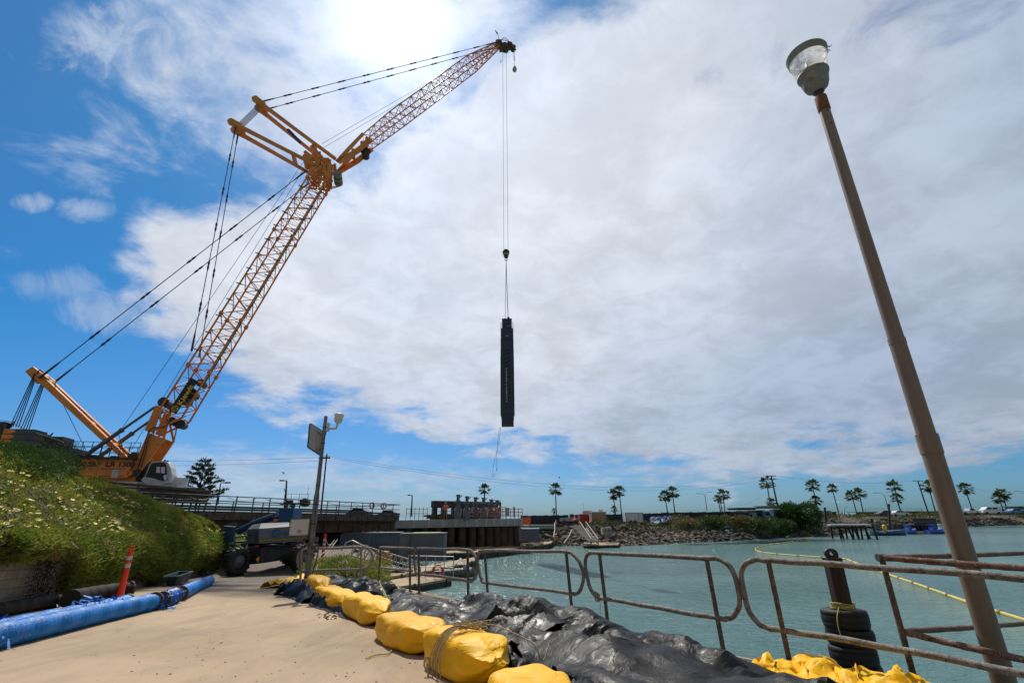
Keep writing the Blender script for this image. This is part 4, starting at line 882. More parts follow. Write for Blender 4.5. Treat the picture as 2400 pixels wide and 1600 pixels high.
# ------------------------------------------------------------ trestle bridge
TIM = mat('old_timber', (.11, .09, .07), (.05, .04, .032), scale=3, rough=.9, c3=(.13, .11, .085), s3=1.5, bump=.01)
RUST = mat('rusty_girder', (.09, .045, .025), (.045, .026, .018), scale=1.2, rough=.85, c3=(.16, .08, .04), s3=.7)
DRK = mat('dark_steel', (.02, .02, .022), (.04, .035, .03), scale=2, rough=.6)
ta, tb = Q(395, 1178, 35.5), Q(932, 1206, 56); ta[2] = 2.05; tb[2] = 1.62
tda = unit([tb[0]-ta[0], tb[1]-ta[1], 0]); tdn = np.array([-tda[1], tda[0], 0]); TL = np.hypot(tb[0]-ta[0], tb[1]-ta[1])
def TP(s, l, z): p = ta+(tb-ta)*(s/TL)+tdn*l; return np.array([p[0], p[1], p[2]+z])
tr = thing('trestle_bridge', 'rusty steel and timber trestle bridge with a pipe railing behind the boom lift', 'bridge', TP(TL/2, 2.5, -4))
mb = MB(); mb.beam(TP(-14, 3, -.16), TP(TL, 3, -.16), 6.4, .3); mb.beam(TP(-14, -.12, -.38), TP(TL, -.12, -.38), .3, .5)
for s in np.arange(-12, TL, 1.35): mb.beam(TP(s, -.35, -.42), TP(s, .4, -.42), .34, .34)
mb.build('deck', TIM, tr)
mb = MB()
for l in (.35, 2.2, 4, 5.8):
    mb.beam(TP(-14, l, -1.15), TP(TL, l, -1.15), .12, 1.0)
    for z in (-.66, -1.66): mb.beam(TP(-14, l, z), TP(TL, l, z), .42, .06)
for s in np.arange(-13, TL, 1.8): mb.beam(TP(s, .27, -.7), TP(s, .27, -1.6), .12, .1, tda)
mb.build('girder', RUST, tr)
for s in np.arange(-4, TL+1, 7.2):
    mb = MB()
    for l in (.6, 3, 5.4): q = TP(min(s, TL-.5), l, -1.7); mb.tube([q, (q[0], q[1], -4)], .32, 10)
    a, b = TP(min(s, TL-.5), -.1, -1.85), TP(min(s, TL-.5), 6.2, -1.85); mb.beam(a, b, .5, .35); mb.build('pile_bent', DRK, tr)
mb = MB(); k = 0
for s in np.arange(-13, TL+.1, 1.48):
    mb.beam(TP(s, -.25, -.3), TP(s+.05*math.sin(s*7), -.25, 1.12+.04*math.sin(s*3)), .07, .07)
    if k % 2 == 0: mb.beam(TP(s+.5, 5.9, 0), TP(s+.5, 5.9, 1.0), .08, .08)
    k += 1
for z, w in ((1.08, .07), (.55, .06)): mb.tube([TP(-13, -.25, z), TP(8, -.25, z+.02), TP(TL, -.25, z)], w*.62, 6)
mb.tube([TP(-13, 5.9, 1.0), TP(TL, 5.9, 1.0)], .05, 6); mb.beam(TP(-13, 5.9, .5), TP(TL, 5.9, .5), .05, .18); mb.beam(TP(-13, -.25, .12), TP(TL, -.25, .12), .05, .16)
mb.tube([TP(TL, -.25, 1.08), TP(TL, 5.9, 1.0)], .045, 6)
mb.build('railing', DRK, tr)
mb = MB()
for s in np.arange(-12, TL-3, 3.2): mb.tube(polyline([TP(s, -.3, 1.0), TP(s+1.2, -.3, .78), TP(s+2.4, -.3, 1.0)], 4), .018, 4)
mb.build('safety_line', BLK, tr)
# timber barrier frames at the near end of the bridge
bf = thing('timber_barrier', 'low dark timber barrier standing on the near end of the trestle bridge', 'barrier', TP(4, 1, 0))
mb = MB()
for s in (.6, 1.3, 1.9, 3.0): mb.beam(TP(s, .8, 0), TP(s+.15, .8, 1.45), .09, .09)
for z in (.55, 1.0, 1.4): mb.beam(TP(-7, .8, z), TP(3.4, .8, z), .07, .1)
mb.beam(TP(-8, .6, 1.75), TP(3.0, .6, 1.45), .3, .16); mb.beam(TP(-9, .5, .25), TP(-.2, .5, .3), .6, .5); mb.build('frame', TIM, bf)
for px, py, Y, lab in ((843, 1191, 54.5, 'blue grey car seen through the right end of the bridge railing'), (912, 1195, 62, 'dark car half hidden behind the end of the bridge railing')):
    c = Q(px, py+3, Y); t = thing('parked_car', lab, 'car', c-[0, 0, .7], 'cars behind the bridge')
    mb = MB(); pr = [(-1.2, 0), (-1.2, .35), (-.8, .45), (-.5, .75), (.5, .75), (.8, .5), (1.2, .4), (1.2, 0)]; mb.prism([c+[x, -.8, z-.6] for x, z in pr], (0, 1.6, 0)); mb.build('body', mat('car_blue', (.08, .12, .18), rough=.25), t)
    mb = MB(); mb.prism([c+[x, -.82, z-.6] for x, z in ((-.7, .48), (-.42, .7), (.42, .7), (.7, .5))], (0, .015, 0)); mb.build('window', GLS, t)
mb = MB(); mb.beam(TP(-16, 6.6, -3.9), TP(TL+1, 6.6, -3.9), .3, 4.6); mb.build('bridge_shade_sheet', mat('bridge_shade_black', (.016, .014, .013), (.028, .022, .018), scale=.8, rough=.95), None, 'dark sheet added as the shade under the bridge', 'wall')  # near-black sheet added behind the bents, its colour standing in for shade
# lifebuoys on the bridge railing
def lifebuoy(c, ax, r, lab, m):
    mb = MB(); u, v, w = frame(ax); mb.tube([c+(u*math.cos(a)+v*math.sin(a))*r for a in np.linspace(0, 2*math.pi, 19)], r*.24, 8, False); mb.build('lifebuoy', m, None, lab, 'lifebuoy')
RED = mat('buoy_red', (.52, .05, .03), (.4, .04, .03), rough=.5, scale=6)
lifebuoy(Q(872, 1184, 53.5), tdn, .3, 'red lifebuoy on the right end of the bridge railing', RED)
lifebuoy(Q(899, 1185, 54.5), tdn+tda*.9, .28, 'red lifebuoy seen edge on at the last bridge railing posts', RED)
# small yard machine behind the bridge rail
c = Q(692, 1180, 50); ym = thing('yard_trailer', 'small dark trailer with a hose reel and thin frame behind the bridge railing', 'trailer', c-[0, 0, .9])
mb = MB(); mb.box(c, (2.7, 1.0, .16)); mb.tube([c+[1.0, -.3, .1], c+[1.0, .3, .1]], .42, 14); mb.box(c+[-.7, 0, .2], (.7, .6, .3)); mb.build('chassis', DRK, ym)
mb = MB()
for x in (-1.2, -.5, .3, 1.2): mb.tube([c+[x, 0, 0], c+[x, 0, .95]], .02, 4)
mb.tube([c+[-1.2, 0, .95], c+[1.2, 0, .9]], .02, 4); mb.tube([c+[-1.2, 0, .6], c+[1.2, 0, .55]], .015, 4); mb.tube([c+[-1.35, 0, 1.5], c+[-1.1, 0, .9]], .035, 5); mb.tube([c+[1.1, 0, .8], c+[1.1, 0, 1.7]], .015, 4); mb.build('frame', DRK, ym)
for x in (-.7, 0):
    mb = MB(); mb.tube([c+[x, -.5, -.22], c+[x, -.35, -.22]], .22, 14); mb.build('wheel', BLK, ym)
# ------------------------------------------------------------ intake platform
CG = mat('beam_concrete', (.30, .31, .315), (.24, .25, .255), scale=1.2, rough=.85); CGL = mat('joint_pale', (.36, .37, .37), rough=.85)
pl0, pl1 = Q(803, 1213, 57), Q(1226, 1214, 66); pl0[2] = pl1[2] = 1.05
pda = unit([pl1[0]-pl0[0], pl1[1]-pl0[1], 0]); pdn = np.array([-pda[1], pda[0], 0]); PL = np.hypot(pl1[0]-pl0[0], pl1[1]-pl0[1])
def PP(s, l, z): p = pl0+pda*s+pdn*l; return np.array([p[0], p[1], 1.05+z])
pf = thing('intake_platform', 'grey concrete platform on thick brown piles with gate machinery on top', 'platform', PP(PL/2, 4, -4))
mb = MB(); mb.beam(PP(0, 5, -.45), PP(PL, 5, -.45), 10, .9); mb.build('deck_beam', CG, pf)
mb = MB()
for x in (970, 1005, 1038, 1068, 1094, 1117, 1139, 1158, 1175, 1190, 1206, 1222): r = ray(x, 1220); s = (r[0]*pl0[1]/r[1]-pl0[0])/(pda[0]-pda[1]*r[0]/r[1]); mb.beam(PP(s, -.02, -.01), PP(s, -.02, -.89), .28, .05, pdn)
mb.build('beam_joint', CGL, pf)
PIL = mat('rusty_pile', (.075, .04, .028), (.035, .024, .02), scale=1.5, rough=.85, c3=(.13, .065, .035), s3=.9)
def pls(x): r = ray(x, 1250); k = r[0]/r[1]; return (k*pl0[1]-pl0[0])/(pda[0]-pda[1]*k)
for x in (958, 996, 1029, 1060, 1087, 1111, 1132, 1152, 1169, 1185, 1199, 1215):
    for l in (.7,): mb = MB(); q = PP(pls(x), l, -.88); mb.tube([q, (q[0], q[1], -4)], .5, 14); mb.build('pile', PIL, pf)
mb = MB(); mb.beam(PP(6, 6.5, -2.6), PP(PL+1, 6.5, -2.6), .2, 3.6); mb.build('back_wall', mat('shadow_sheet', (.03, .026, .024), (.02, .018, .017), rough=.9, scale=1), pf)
mb = MB()
for x0, x1 in ((975, 988), (1008, 1022), (1068, 1078), (1040, 1050)):
    a, b = pls(x0), pls(x1)
    for z in np.arange(-1.2, -3.6, -.42): mb.beam(PP(a, 2.2, z), PP(b, 2.2, z+random.uniform(-.05, .05)), .06, .08)
    for s in (a, b): mb.beam(PP(s, 2.2, -.9), PP(s, 2.2, -3.6), .06, .06)
mb.build('scaffold_bracing', mat('galvanised', (.22, .22, .21), rough=.6, metal=.3), pf)
mb = MB()
for x0, x1, c in ((803, 826, 0), (838, 846, 0), (856, 866, 0), (886, 892, 0), (903, 918, 0), (925, 934, 0)):
    a, b = pls(x0), pls(x1); mb.beam(PP((a+b)/2, 1.2, -.9), PP((a+b)/2, 1.2, -4.2), b-a, .6, pdn)
mb.build('column', mat('pale_column', (.25, .22, .17), (.17, .15, .12), scale=1.5, rough=.9), pf)
# gate frames (black) on the deck
gf = thing('gate_frame', 'row of tall black gate frames with square openings on the platform deck', 'gate', PP(pls(1080), 3, 0))
BK2 = mat('frame_black', (.012, .014, .018), (.02, .022, .026), scale=1, rough=.5)
g0, g1 = Q(1016, 1173, 64), Q(1168, 1183, 74)
mb = MB(); gd = unit([g1[0]-g0[0], g1[1]-g0[1], 0]); gL = np.hypot(*(g1-g0)[:2]); gzt = g0[2]; gb = 1.05
def GP(s, z): return np.array([g0[0]+gd[0]*s, g0[1]+gd[1]*s, z])
mb.beam(GP(0, gzt-.4), GP(gL, gzt-.4), .9, .8)
for f in np.linspace(0, 1, 8): mb.beam(GP(gL*f+.25*(f == 0), gb), GP(gL*f+.25*(f == 0), gzt), .55, .9, pdn)
mb.beam(GP(0, gb+1.5), GP(gL, gb+1.5), .5, .18); mb.beam(GP(0, gb+.1), GP(gL, gb+.1), .9, .3); mb.build('frame', BK2, gf)
for i, (x, y, yb) in enumerate(((1073, 1157, 1196), (1094, 1161, 1196), (1114, 1163, 1196), (1133, 1164, 1197), (1151, 1168, 1199), (1165, 1170, 1200))):
    Y = 61.5+i*1.3; top, b = Q(x, y, Y), Q(x, yb, Y); hh = top[2]-b[2]; b[2] = 1.05
    t = thing('screw_hoist', ['leftmost', 'second', 'third', 'fourth', 'fifth', 'rightmost'][i]+' of the six grey screw hoists poking above the black gate frames', 'hoist', b, 'screw hoists on the platform')
    mb = MB(); hz_ = top[2]-1.05; mb.lathe(b, (0, 0, 1), [(0, .45), (hz_*.42, .45), (hz_*.45, .3), (hz_*.62, .26), (hz_*.66, .42), (hz_*.72, .42), (hz_*.75, .22), (hz_*.9, .2), (hz_*.92, .3), (hz_*.97, .26), (hz_, .06)], 10); mb.build('gearbox', mat('hoist_grey', (.12, .13, .14), (.07, .075, .08), rough=.5, scale=4), t)
    mb = MB(); mb.tube([b+[0, 0, hz_*.8], b+[.5, 0, hz_*.95]], .05, 5); mb.build('handle', BLK, t)
WR = mat('worn_orange_rail', (.30, .10, .035), (.2, .07, .03), rough=.7, scale=5)
rl = thing('orange_railing', 'rusty orange pipe railing round the platform deck', 'railing', PP(pls(1150), .2, 0))
mb = MB(); sA, sB = pls(1092), pls(1226)
for s in np.linspace(sA, sB, 15): mb.tube([PP(s, .15, -.9 if s > sA+4 else 0), PP(s, .15, 1.25)], .04, 5)
for z in (.35, .8, 1.2): mb.tube([PP(sA, .15, z), PP(sB, .15, z)], .04, 5)
for s in np.linspace(sA, sB, 9): mb.tube([PP(s, 6, 0), PP(s, 6, 1.6)], .04, 5)
for z in (.5, 1.0, 1.5): mb.tube([PP(sA-2, 6, z), PP(sB, 6, z)], .04, 5)
mb.build('rail', WR, rl)
rl = thing('dark_railing', 'thin dark railing on the left part of the platform deck', 'railing', PP(pls(990), .2, 0))
mb = MB(); sA, sB = pls(965), pls(1018)
for s in np.linspace(sA, sB, 6): mb.tube([PP(s, 4, 0), PP(s, 4, 1.5)], .035, 5)
for z in (.75, 1.3): mb.tube([PP(sA, 4, z), PP(sB, 4, z)], .03, 5)
mb.build('rail', DRK, rl)
mb = MB(); mb.box(PP(pls(1060), 2.5, .35), (5, 2, .5)); 
for k in range(26): mb.box(PP(pls(random.uniform(1020, 1180)), random.uniform(.8, 6), random.uniform(.1, .6)), (random.uniform(.2, 1.2), random.uniform(.2, .8), random.uniform(.15, .6)))
mb.build('site_clutter', mat('clutter_brown', (.10, .065, .04), (.035, .03, .028), scale=.7, rough=.9), None, 'brown timber and small stores lying about the platform deck', 'stores', kind='stuff')
for x, y, w, h_, lab in ((1189, 1195, 10, 10, 'left one of two grey panels on end at the right of the platform'), (1205, 1195, 5, 12, 'slim grey panel on end at the right of the platform')):
    c = Q(x, y+4, 68); mb = MB(); mb.box(c, (w/17., .3, h_/9.)); mb.build('wall_slab', CGL, None, lab, 'panel')
for x, y, lab in ((862, 1213, 'left orange bracket on the grey beam'), (829, 1209, 'orange bracket nearest the bridge end on the grey beam'), (905, 1211, 'right orange bracket on the grey beam')):
    c = PP(pls(x-5), .6, .15); mb = MB(); mb.box(c, (.55, .4, .12)); mb.box(c+[0, 0, -.12], (.25, .3, .2)); mb.build('steel_bracket', WR, None, lab, 'bracket')
# grey wall boxes (fish screens / caissons) at the yard edge
BG = mat('caisson_blue_grey', (.09, .13, .165), (.07, .10, .13), scale=.8, rough=.6, c3=(.035, .05, .065), s3=1.1); BGL = mat('caisson_pale', (.17, .185, .19), (.13, .14, .145), scale=1.5, rough=.8); BGP = mat('caisson_purple_grey', (.125, .125, .145), (.10, .10, .12), scale=.7, rough=.7)
def px_box(name, x0, x1, yt, yb, Y, dep, m, label, cat, z=None, Y2=None):
    a, b = Q(x0, yt, Y), Q(x1, yt, Y2 or Y); zt_ = a[2]; zb_ = Q((x0+x1)/2, yb, Y)[2]; b[2] = a[2]
    mb = MB(); dd = unit(b-a); nn_ = np.array([-dd[1], dd[0], 0]); mb.prism([np.array([a[0], a[1], zb_]), np.array([b[0], b[1], zb_]), b, a], nn_*dep); return mb, a, b, zt_, zb_, dd, nn_
def caisson(x0, x1, yt, yb, Y, m, edge, label, Y2=None, seams=()):
    mb, a, b, zt_, zb_, dd, nn_ = px_box('', x0, x1, yt, yb, Y, 2.2, m, '', '', Y2=Y2); t = thing('steel_caisson', label, 'caisson', (a+b)/2*[1, 1, 0]+[0, 0, zb_]); mb.build('panel', m, t)
    mb = MB(); L_ = np.linalg.norm(b-a)
    for s in seams: q = a+dd*L_*s; mb.box((q[0]-nn_[0]*.06, q[1]-nn_[1]*.06, (zt_+zb_)/2), (.35, .12, zt_-zb_-.02), [dd, nn_, (0, 0, 1)])
    mb.box(((a+b)/2+nn_*1.1)+[0, 0, .05], (L_+.1, 2.3, .1), [dd, nn_, (0, 0, 1)]); mb.build('edge_strip', edge, t)
caisson(720, 800, 1254, 1312, 51, mat('caisson_dark', (.055, .085, .115), (.045, .07, .095), scale=.8, rough=.6), BG, 'dark blue steel caisson wall just right of the tall pole', seams=(.3, .6, .9))
caisson(800, 936, 1251, 1318, 50, BG, mat('edge_blue', (.09, .14, .17), rough=.6), 'long blue grey steel caisson wall in the middle of the dock yard', seams=(.02, .5, .98))
caisson(937, 963, 1252, 1316, 49.5, BGL, BGL, 'narrow pale concrete block between the two caisson walls')
caisson(964, 1027, 1251, 1314, 49, BGP, mat('edge_green', (.30, .36, .14), rough=.6), 'purple grey caisson with a green top edge nearest the water', seams=())
caisson(1027, 1041, 1251, 1314, 49, BG, BGL, 'blue edge block closing the purple grey caisson')
caisson(1205, 1222, 1240, 1269, 66, BGL, BGL, 'pale concrete return wall at the far end of the platform')
caisson(1222, 1264, 1240, 1269, 66, BGP, CGL, 'dark grey gate panel beside the rubble at the end of the platform')
mb, *_ = px_box('', 1223, 1240, 1230, 1240, 69, 2, None, '', ''); mb.build('concrete_block', CGL, None, 'pale concrete block on the bank above the dark grey gate panel', 'block')
mb, *_ = px_box('', 1240, 1300, 1230, 1239, 82, 1, None, '', ''); mb.build('turquoise_barrier', mat('turq', (.10, .30, .28), (.2, .3, .27), rough=.7, scale=1), None, 'low turquoise barrier below the dark fence', 'barrier')
# ------------------------------------------------------------ docks
PLY = mat('plywood_deck', (.38, .28, .17), (.27, .2, .13), scale=.7, rough=.85, c3=(.14, .11, .08), s3=.6); FLT = mat('float_black', (.02, .022, .022), (.04, .042, .04), rough=.7, scale=2)
def dock(name, pp, z, th, label, m=PLY):
    P = [PZ(x, y, z) for x, y in pp]; t = thing(name, label, 'dock', np.mean(P, 0)-[0, 0, th]); n = len(P)
    mb = MB(); mb.prism([p for p in P], (0, 0, -.14)); mb.build('deck_boards', m, t); mb = MB(); c = np.mean(P, 0); mb.prism([c+(p-c)*.985-[0, 0, .16] for p in P], (0, 0, -(th-.1))); mb.build('float', FLT, t)
    for i in range(n):
        a, b = P[i], P[(i+1) % n]; L_ = np.linalg.norm(b-a)
        for s in np.arange(.6, L_, 2.4): q = a+(b-a)*s/L_; mb = MB(); mb.box(q-[0, 0, .3], (.12, .12, .7)); mb.build('fender_block', DRK, t)
    return t
dock('floating_dock', [(880, 1340), (985, 1327), (1118, 1304), (1112, 1313), (1010, 1336), (900, 1352)], -2.35, .75, 'sunlit plywood dock running along the blue grey caissons')
dock('floating_dock', [(1000, 1290), (1105, 1287), (1250, 1273), (1296, 1267), (1292, 1272), (1200, 1285), (1130, 1293), (1010, 1296)], -2.3, .8, 'long work float stretching under the piles to the rubble bank')
dock('floating_dock', [(905, 1362), (962, 1345), (1035, 1349), (1060, 1354), (990, 1366), (930, 1374)], -2.55, .55, 'small near float below the railing with the lifebuoy')
dock('floating_dock', [(1368, 1270), (1452, 1271), (1450, 1276), (1368, 1277)], -2.6, .6, 'small dark raft at the foot of the rubble steps')
for x, y, w, c, lab in ((1085, 1282, 12, (.55, .33, .03), 'yellow crate on the work float beside the first piles'), (1072, 1281, 9, (.5, .33, .05), 'smaller yellow bin left of the yellow crate'), (1165, 1276, 9, (.55, .35, .04), 'yellow bollard box on the work float near the grey pipe')):
    q = PZ(x, y, -2.3); mb = MB(); s = w*q[1]/1150; mb.box(q+[0, 0, s*.4], (s, s*.8, s*.8), taper=.85); mb.box(q+[0, 0, s*.84], (s*.8, s*.6, .06)); mb.box(q+[s*.2, 0, s*.95], (s*.3, s*.3, .25)); mb.build('yellow_box', mat('box_yellow', c, rough=.6), None, lab, 'box')
for x, y, s, lab in ((896, 1306, 1.0, 'orange tool chest beside the gangway truss'), (909, 1312, .7, 'lower orange step right of the orange tool chest')):
    q = Q(x, y, 38.5); mb = MB(); mb.box(q, (s*.8, s*.6, s*.75)); mb.box(q+[0, 0, s*.4], (s*.85, s*.65, .08)); mb.build('tool_chest', mat('tool_orange', (.52, .22, .05), rough=.6), None, lab, 'tool chest')
q = PZ(1175, 1277, -2.3); mb = MB(); mb.tube([q+[-1.7, 0, .5], q+[1.7, .6, .5]], .5, 14); mb.tube([q+[-1.75, 0, .5], q+[-1.6, 0, .5]], .56, 14); mb.build('grey_pipe', mat('pipe_grey', (.10, .10, .11), rough=.7), None, 'thick grey pipe lying on the work float', 'pipe')
mb = MB()
for k in range(60): q = PZ(random.uniform(1010, 1235), 1291-random.uniform(0, 4), -2.28); q = PZ(*( (lambda xx: (xx, 1292-(xx-1010)*.068-random.uniform(0, 3)))(random.uniform(1010, 1270))), -2.26); mb.box(q, (random.uniform(.3, 2.2), random.uniform(.15, .5), random.uniform(.05, .22)))
mb.build('dock_planks', mat('plank_mix', (.42, .36, .2), (.12, .12, .13), scale=.5, rough=.8), None, 'loose planks and sheets strewn on the long work float', 'planks', kind='stuff')
# gangway
ALU = mat('aluminium', (.46, .44, .42), (.36, .35, .34), rough=.4, metal=.6, scale=3)
gw = thing('gangway', 'aluminium truss gangway sloping down to the floats behind the railing', 'gangway', Q(900, 1350, 37))
for k, Y in enumerate((37.5, 39)):
    top = [Q(x, y, Y) for x, y in ((800, 1290), (812, 1270), (826, 1266), (850, 1278), (985, 1318))]; bot = [Q(x, y, Y) for x, y in ((790, 1302), (812, 1298), (850, 1308), (985, 1352))]
    mb = MB(); mb.tube(top, .055, 6); mb.tube(bot, .055, 6); n = 11
    ta_, tb_ = Q(830, 1267, Y), top[-1]; ba_, bb_ = Q(815, 1298, Y), bot[-1]
    for i in range(n):
        t0, t1 = i/n, (i+1)/n; mb.tube([ta_+(tb_-ta_)*t0, ba_+(bb_-ba_)*(t0+t1)/2], .035, 5); mb.tube([ba_+(bb_-ba_)*(t0+t1)/2, ta_+(tb_-ta_)*t1], .035, 5)
    mb.tube([ta_*.5+ba_*.5, tb_*.5+bb_*.5], .035, 5); mb.tube([tb_, bb_], .05, 5); mb.build('side_truss', ALU, gw)
mb = MB(); mb.prism([Q(815, 1299, 37.5), Q(985, 1353, 37.5), Q(985, 1353, 37.5)+[0, 1.5, 0], Q(815, 1299, 37.5)+[0, 1.5, 0]], (0, 0, .05)); mb.build('walkway_grating', GRY, gw)
# dock railing, lifebuoy and work boat
dr = thing('dock_railing', 'thin pale railing on the near float', 'railing', PZ(1000, 1352, -2.55))
mb = MB(); a, b = PZ(955, 1352, -2.5), PZ(1062, 1356, -2.5)
for t in np.linspace(0, 1, 6): q = a+(b-a)*t; mb.tube([q, q+[0, 0, 1.35]], .03, 5)
for z in (.7, 1.35): mb.tube([a+[0, 0, z], b+[0, 0, z]], .03, 5)
mb.build('rail', ALU, dr)
lifebuoy(Q(1026, 1337, 35.5), (0, 1, 0), .33, 'red lifebuoy hung on the pale railing of the near float', RED)
q = PZ(1062, 1354, -2.95); bt = thing('work_boat', 'small open work boat with an aluminium frame and outboard moored at the near float', 'boat', q)
mb = MB(); rows = []
for t in np.linspace(0, 1, 9):
    w = .7*math.sin(min(1, (1-t)*1.9+.08)*math.pi/2); x = -1.9+3.6*t; rows += [q+[x, -w, .5+.2*t*t], q+[x, -w*.75, .06], q+[x, 0, -.05+.25*t**3], q+[x, w*.75, .06], q+[x, w, .5+.2*t*t]]
mb.grid(rows, 9, 5); mb.box(q+[-1.9, 0, .28], (.06, 1.2, .45)); mb.box(q+[-.7, 0, .38], (.2, 1.2, .05)); mb.box(q+[.4, 0, .42], (.2, 1.1, .05)); mb.build('hull', mat('hull_grey', (.22, .2, .17), (.15, .14, .12), rough=.5, scale=2), bt)
mb = MB()
for s in (-.8, .8): mb.tube([q+[-.2, s*.7, .5], q+[.5, s*.2, 1.35], q+[1.4, s*.7, .5]], .03, 6); mb.tube([q+[.2, s*.4, .95], q+[.95, s*.4, .95]], .025, 5); mb.tube([q+[-1.7, s*.7, .5], q+[1.4, s*.4, .65]], .025, 5)
mb.build('a_frame', ALU, bt)
mb = MB(); mb.lathe(q+[.95, -.2, .4], (0, 0, 1), [(0, .07), (.12, .1), (.2, .2), (.5, .21), (.6, .12), (.62, .02)], 10); mb.tube([q+[.95, -.2, .5], q+[.95, -.2, -.3]], .06, 6); mb.build('outboard_motor', mat('motor_blue_grey', (.25, .33, .42), rough=.35), bt)
# ------------------------------------------------------------ people
def person(loc, hgt, top_m, leg_m, label, facing=0., hat=None, pose='stand', hold=None):
    t = thing('person', label, 'person', loc); s = hgt/1.78
    J = {'pel': (0, 0, .98), 'spi': (0, .02, 1.2), 'che': (0, 0, 1.42), 'nek': (0, .0, 1.53), 'hed': (0, -.02, 1.66), 'hdt': (0, -.02, 1.75),
         'shL': (-.19, 0, 1.43), 'elL': (-.27, -.02, 1.16), 'wrL': (-.26, -.15, .93), 'haL': (-.26, -.19, .85), 'shR': (.19, 0, 1.43), 'elR': (.27, -.02, 1.16), 'wrR': (.25, -.16, .94), 'haR': (.25, -.2, .86),
         'hiL': (-.1, 0, .93), 'knL': (-.12, -.03, .5), 'anL': (-.13, .02, .09), 'toL': (-.14, -.17, .03), 'hiR': (.1, 0, .93), 'knR': (.12, -.03, .5), 'anR': (.13, .02, .09), 'toR': (.15, -.17, .03)}
    if pose == 'bend':
        for k in ('spi', 'che', 'nek', 'hed', 'hdt', 'shL', 'shR'): x, y, z = J[k]; f = (z-.98); J[k] = (x, y-.75*f, .98+f*.72)
        J.update(elL=(-.2, -.5, .95), wrL=(-.12, -.62, .75), haL=(-.1, -.66, .68), elR=(.22, -.5, .95), wrR=(.16, -.6, .72), haR=(.14, -.64, .65))
    if pose == 'elbows': J.update(elL=(-.36, .04, 1.2), wrL=(-.22, -.16, 1.1), haL=(-.14, -.2, 1.1), elR=(.36, .04, 1.2), wrR=(.22, -.16, 1.12), haR=(.14, -.2, 1.13))
    E_ = [('pel', 'spi'), ('spi', 'che'), ('che', 'nek'), ('nek', 'hed'), ('hed', 'hdt'), ('che', 'shL'), ('shL', 'elL'), ('elL', 'wrL'), ('wrL', 'haL'), ('che', 'shR'), ('shR', 'elR'), ('elR', 'wrR'), ('wrR', 'haR'), ('pel', 'hiL'), ('hiL', 'knL'), ('knL', 'anL'), ('anL', 'toL'), ('pel', 'hiR'), ('hiR', 'knR'), ('knR', 'anR'), ('anR', 'toR')]
    R = {'pel': .16, 'spi': .14, 'che': .17, 'nek': .06, 'hed': .095, 'hdt': .075, 'shL': .075, 'elL': .05, 'wrL': .035, 'haL': .045, 'hiL': .1, 'knL': .07, 'anL': .05, 'toL': .045}
    c_, s_ = math.cos(facing), math.sin(facing); loc = np.asarray(loc, float)
    def mk(names, grow, nm, m, z0=None):
        me = bpy.data.meshes.new(nm); ks = [k for k in J if k in names]; idx = {k: i for i, k in enumerate(ks)}
        me.from_pydata([((J[k][0]*c_-J[k][1]*s_)*s, (J[k][0]*s_+J[k][1]*c_)*s, J[k][2]*s) for k in ks], [(idx[a], idx[b]) for a, b in E_ if a in idx and b in idx], []); me.materials.append(m)
        o = bpy.data.objects.new(nm, me); COL.objects.link(o); o.parent = t
        me.skin_vertices.new() if hasattr(me.skin_vertices, 'new') and not me.skin_vertices else None
        md = o.modifiers.new('skin', 'SKIN')
        if not me.skin_vertices: return o
        for i, k in enumerate(ks): kk = k[:-1]+'L' if k[-1] == 'R' else k; r = (R.get(k) or R.get(kk, .06))+grow; me.skin_vertices[0].data[i].radius = (r*s, r*s*.8)
        me.skin_vertices[0].data[0].use_root = True; sb = o.modifiers.new('sub', 'SUBSURF'); sb.levels = sb.render_levels = 2; return o
    body = mk(list(J), 0, 'body', mat('skin', (.42, .25, .17), rough=.6))
    mk(['pel', 'spi', 'che', 'shL', 'elL', 'shR', 'elR', 'wrL', 'wrR'], .022, 'jacket', top_m); mk(['pel', 'hiL', 'knL', 'anL', 'hiR', 'knR', 'anR'], .02, 'trousers', leg_m)
    if hat is not None:
        h_ = np.array([(J['hdt'][0]*c_-J['hdt'][1]*s_)*s, (J['hdt'][0]*s_+J['hdt'][1]*c_)*s, (J['hdt'][2]-.04)*s])+loc
        mb = MB(); mb.lathe(h_, (0, 0, 1), [(0, .15*s), (.015, .15*s), (.02, .12*s), (.09*s, .10*s), (.13*s, .05*s), (.14*s, .001)], 12); mb.build('hard_hat', hat, t)
    return t
HV = mat('hi_vis_orange', (.75, .13, .04), rough=.7); HG = mat('hi_vis_green', (.45, .75, .06), rough=.7); TR_ = mat('trousers_tan', (.22, .16, .1), rough=.9); TRD = mat('trousers_dark', (.03, .03, .04), rough=.9); HW_ = mat('hat_white', (.7, .7, .68), rough=.4); HD = mat('hat_dark', (.05, .05, .06), rough=.5)
person(PP(pls(1049), 1.2, .0), 2.0, HV, TR_, 'worker in an orange shirt standing in front of the black gate frames', hat=HD, pose='elbows')
person(PP(pls(1119), 1.5, .0), 1.75, HV, TRD, 'worker in an orange vest standing behind the middle of the orange railing', hat=HW_)
person(PP(pls(1169), 1.4, .0), 1.7, HV, TR_, 'worker in orange bending at the right part of the orange railing', facing=1.2, pose='bend', hat=HW_)
person(on_land(1302, 78), 1.7, HV, TR_, 'worker in orange on the bank left of the grey pickup truck', hat=HW_)
person(np.array(Q(552, 1310, 33)), 1.75, HG, TRD, 'person in a yellow green vest behind the boom lift, left of its wheels', hat=HG, pose='elbows')
person(np.array(Q(568, 1310, 34)), 1.7, TRD, TRD, 'person in dark clothes with a green helmet behind the boom lift', hat=mat('hat_green', (.1, .35, .18), rough=.5))
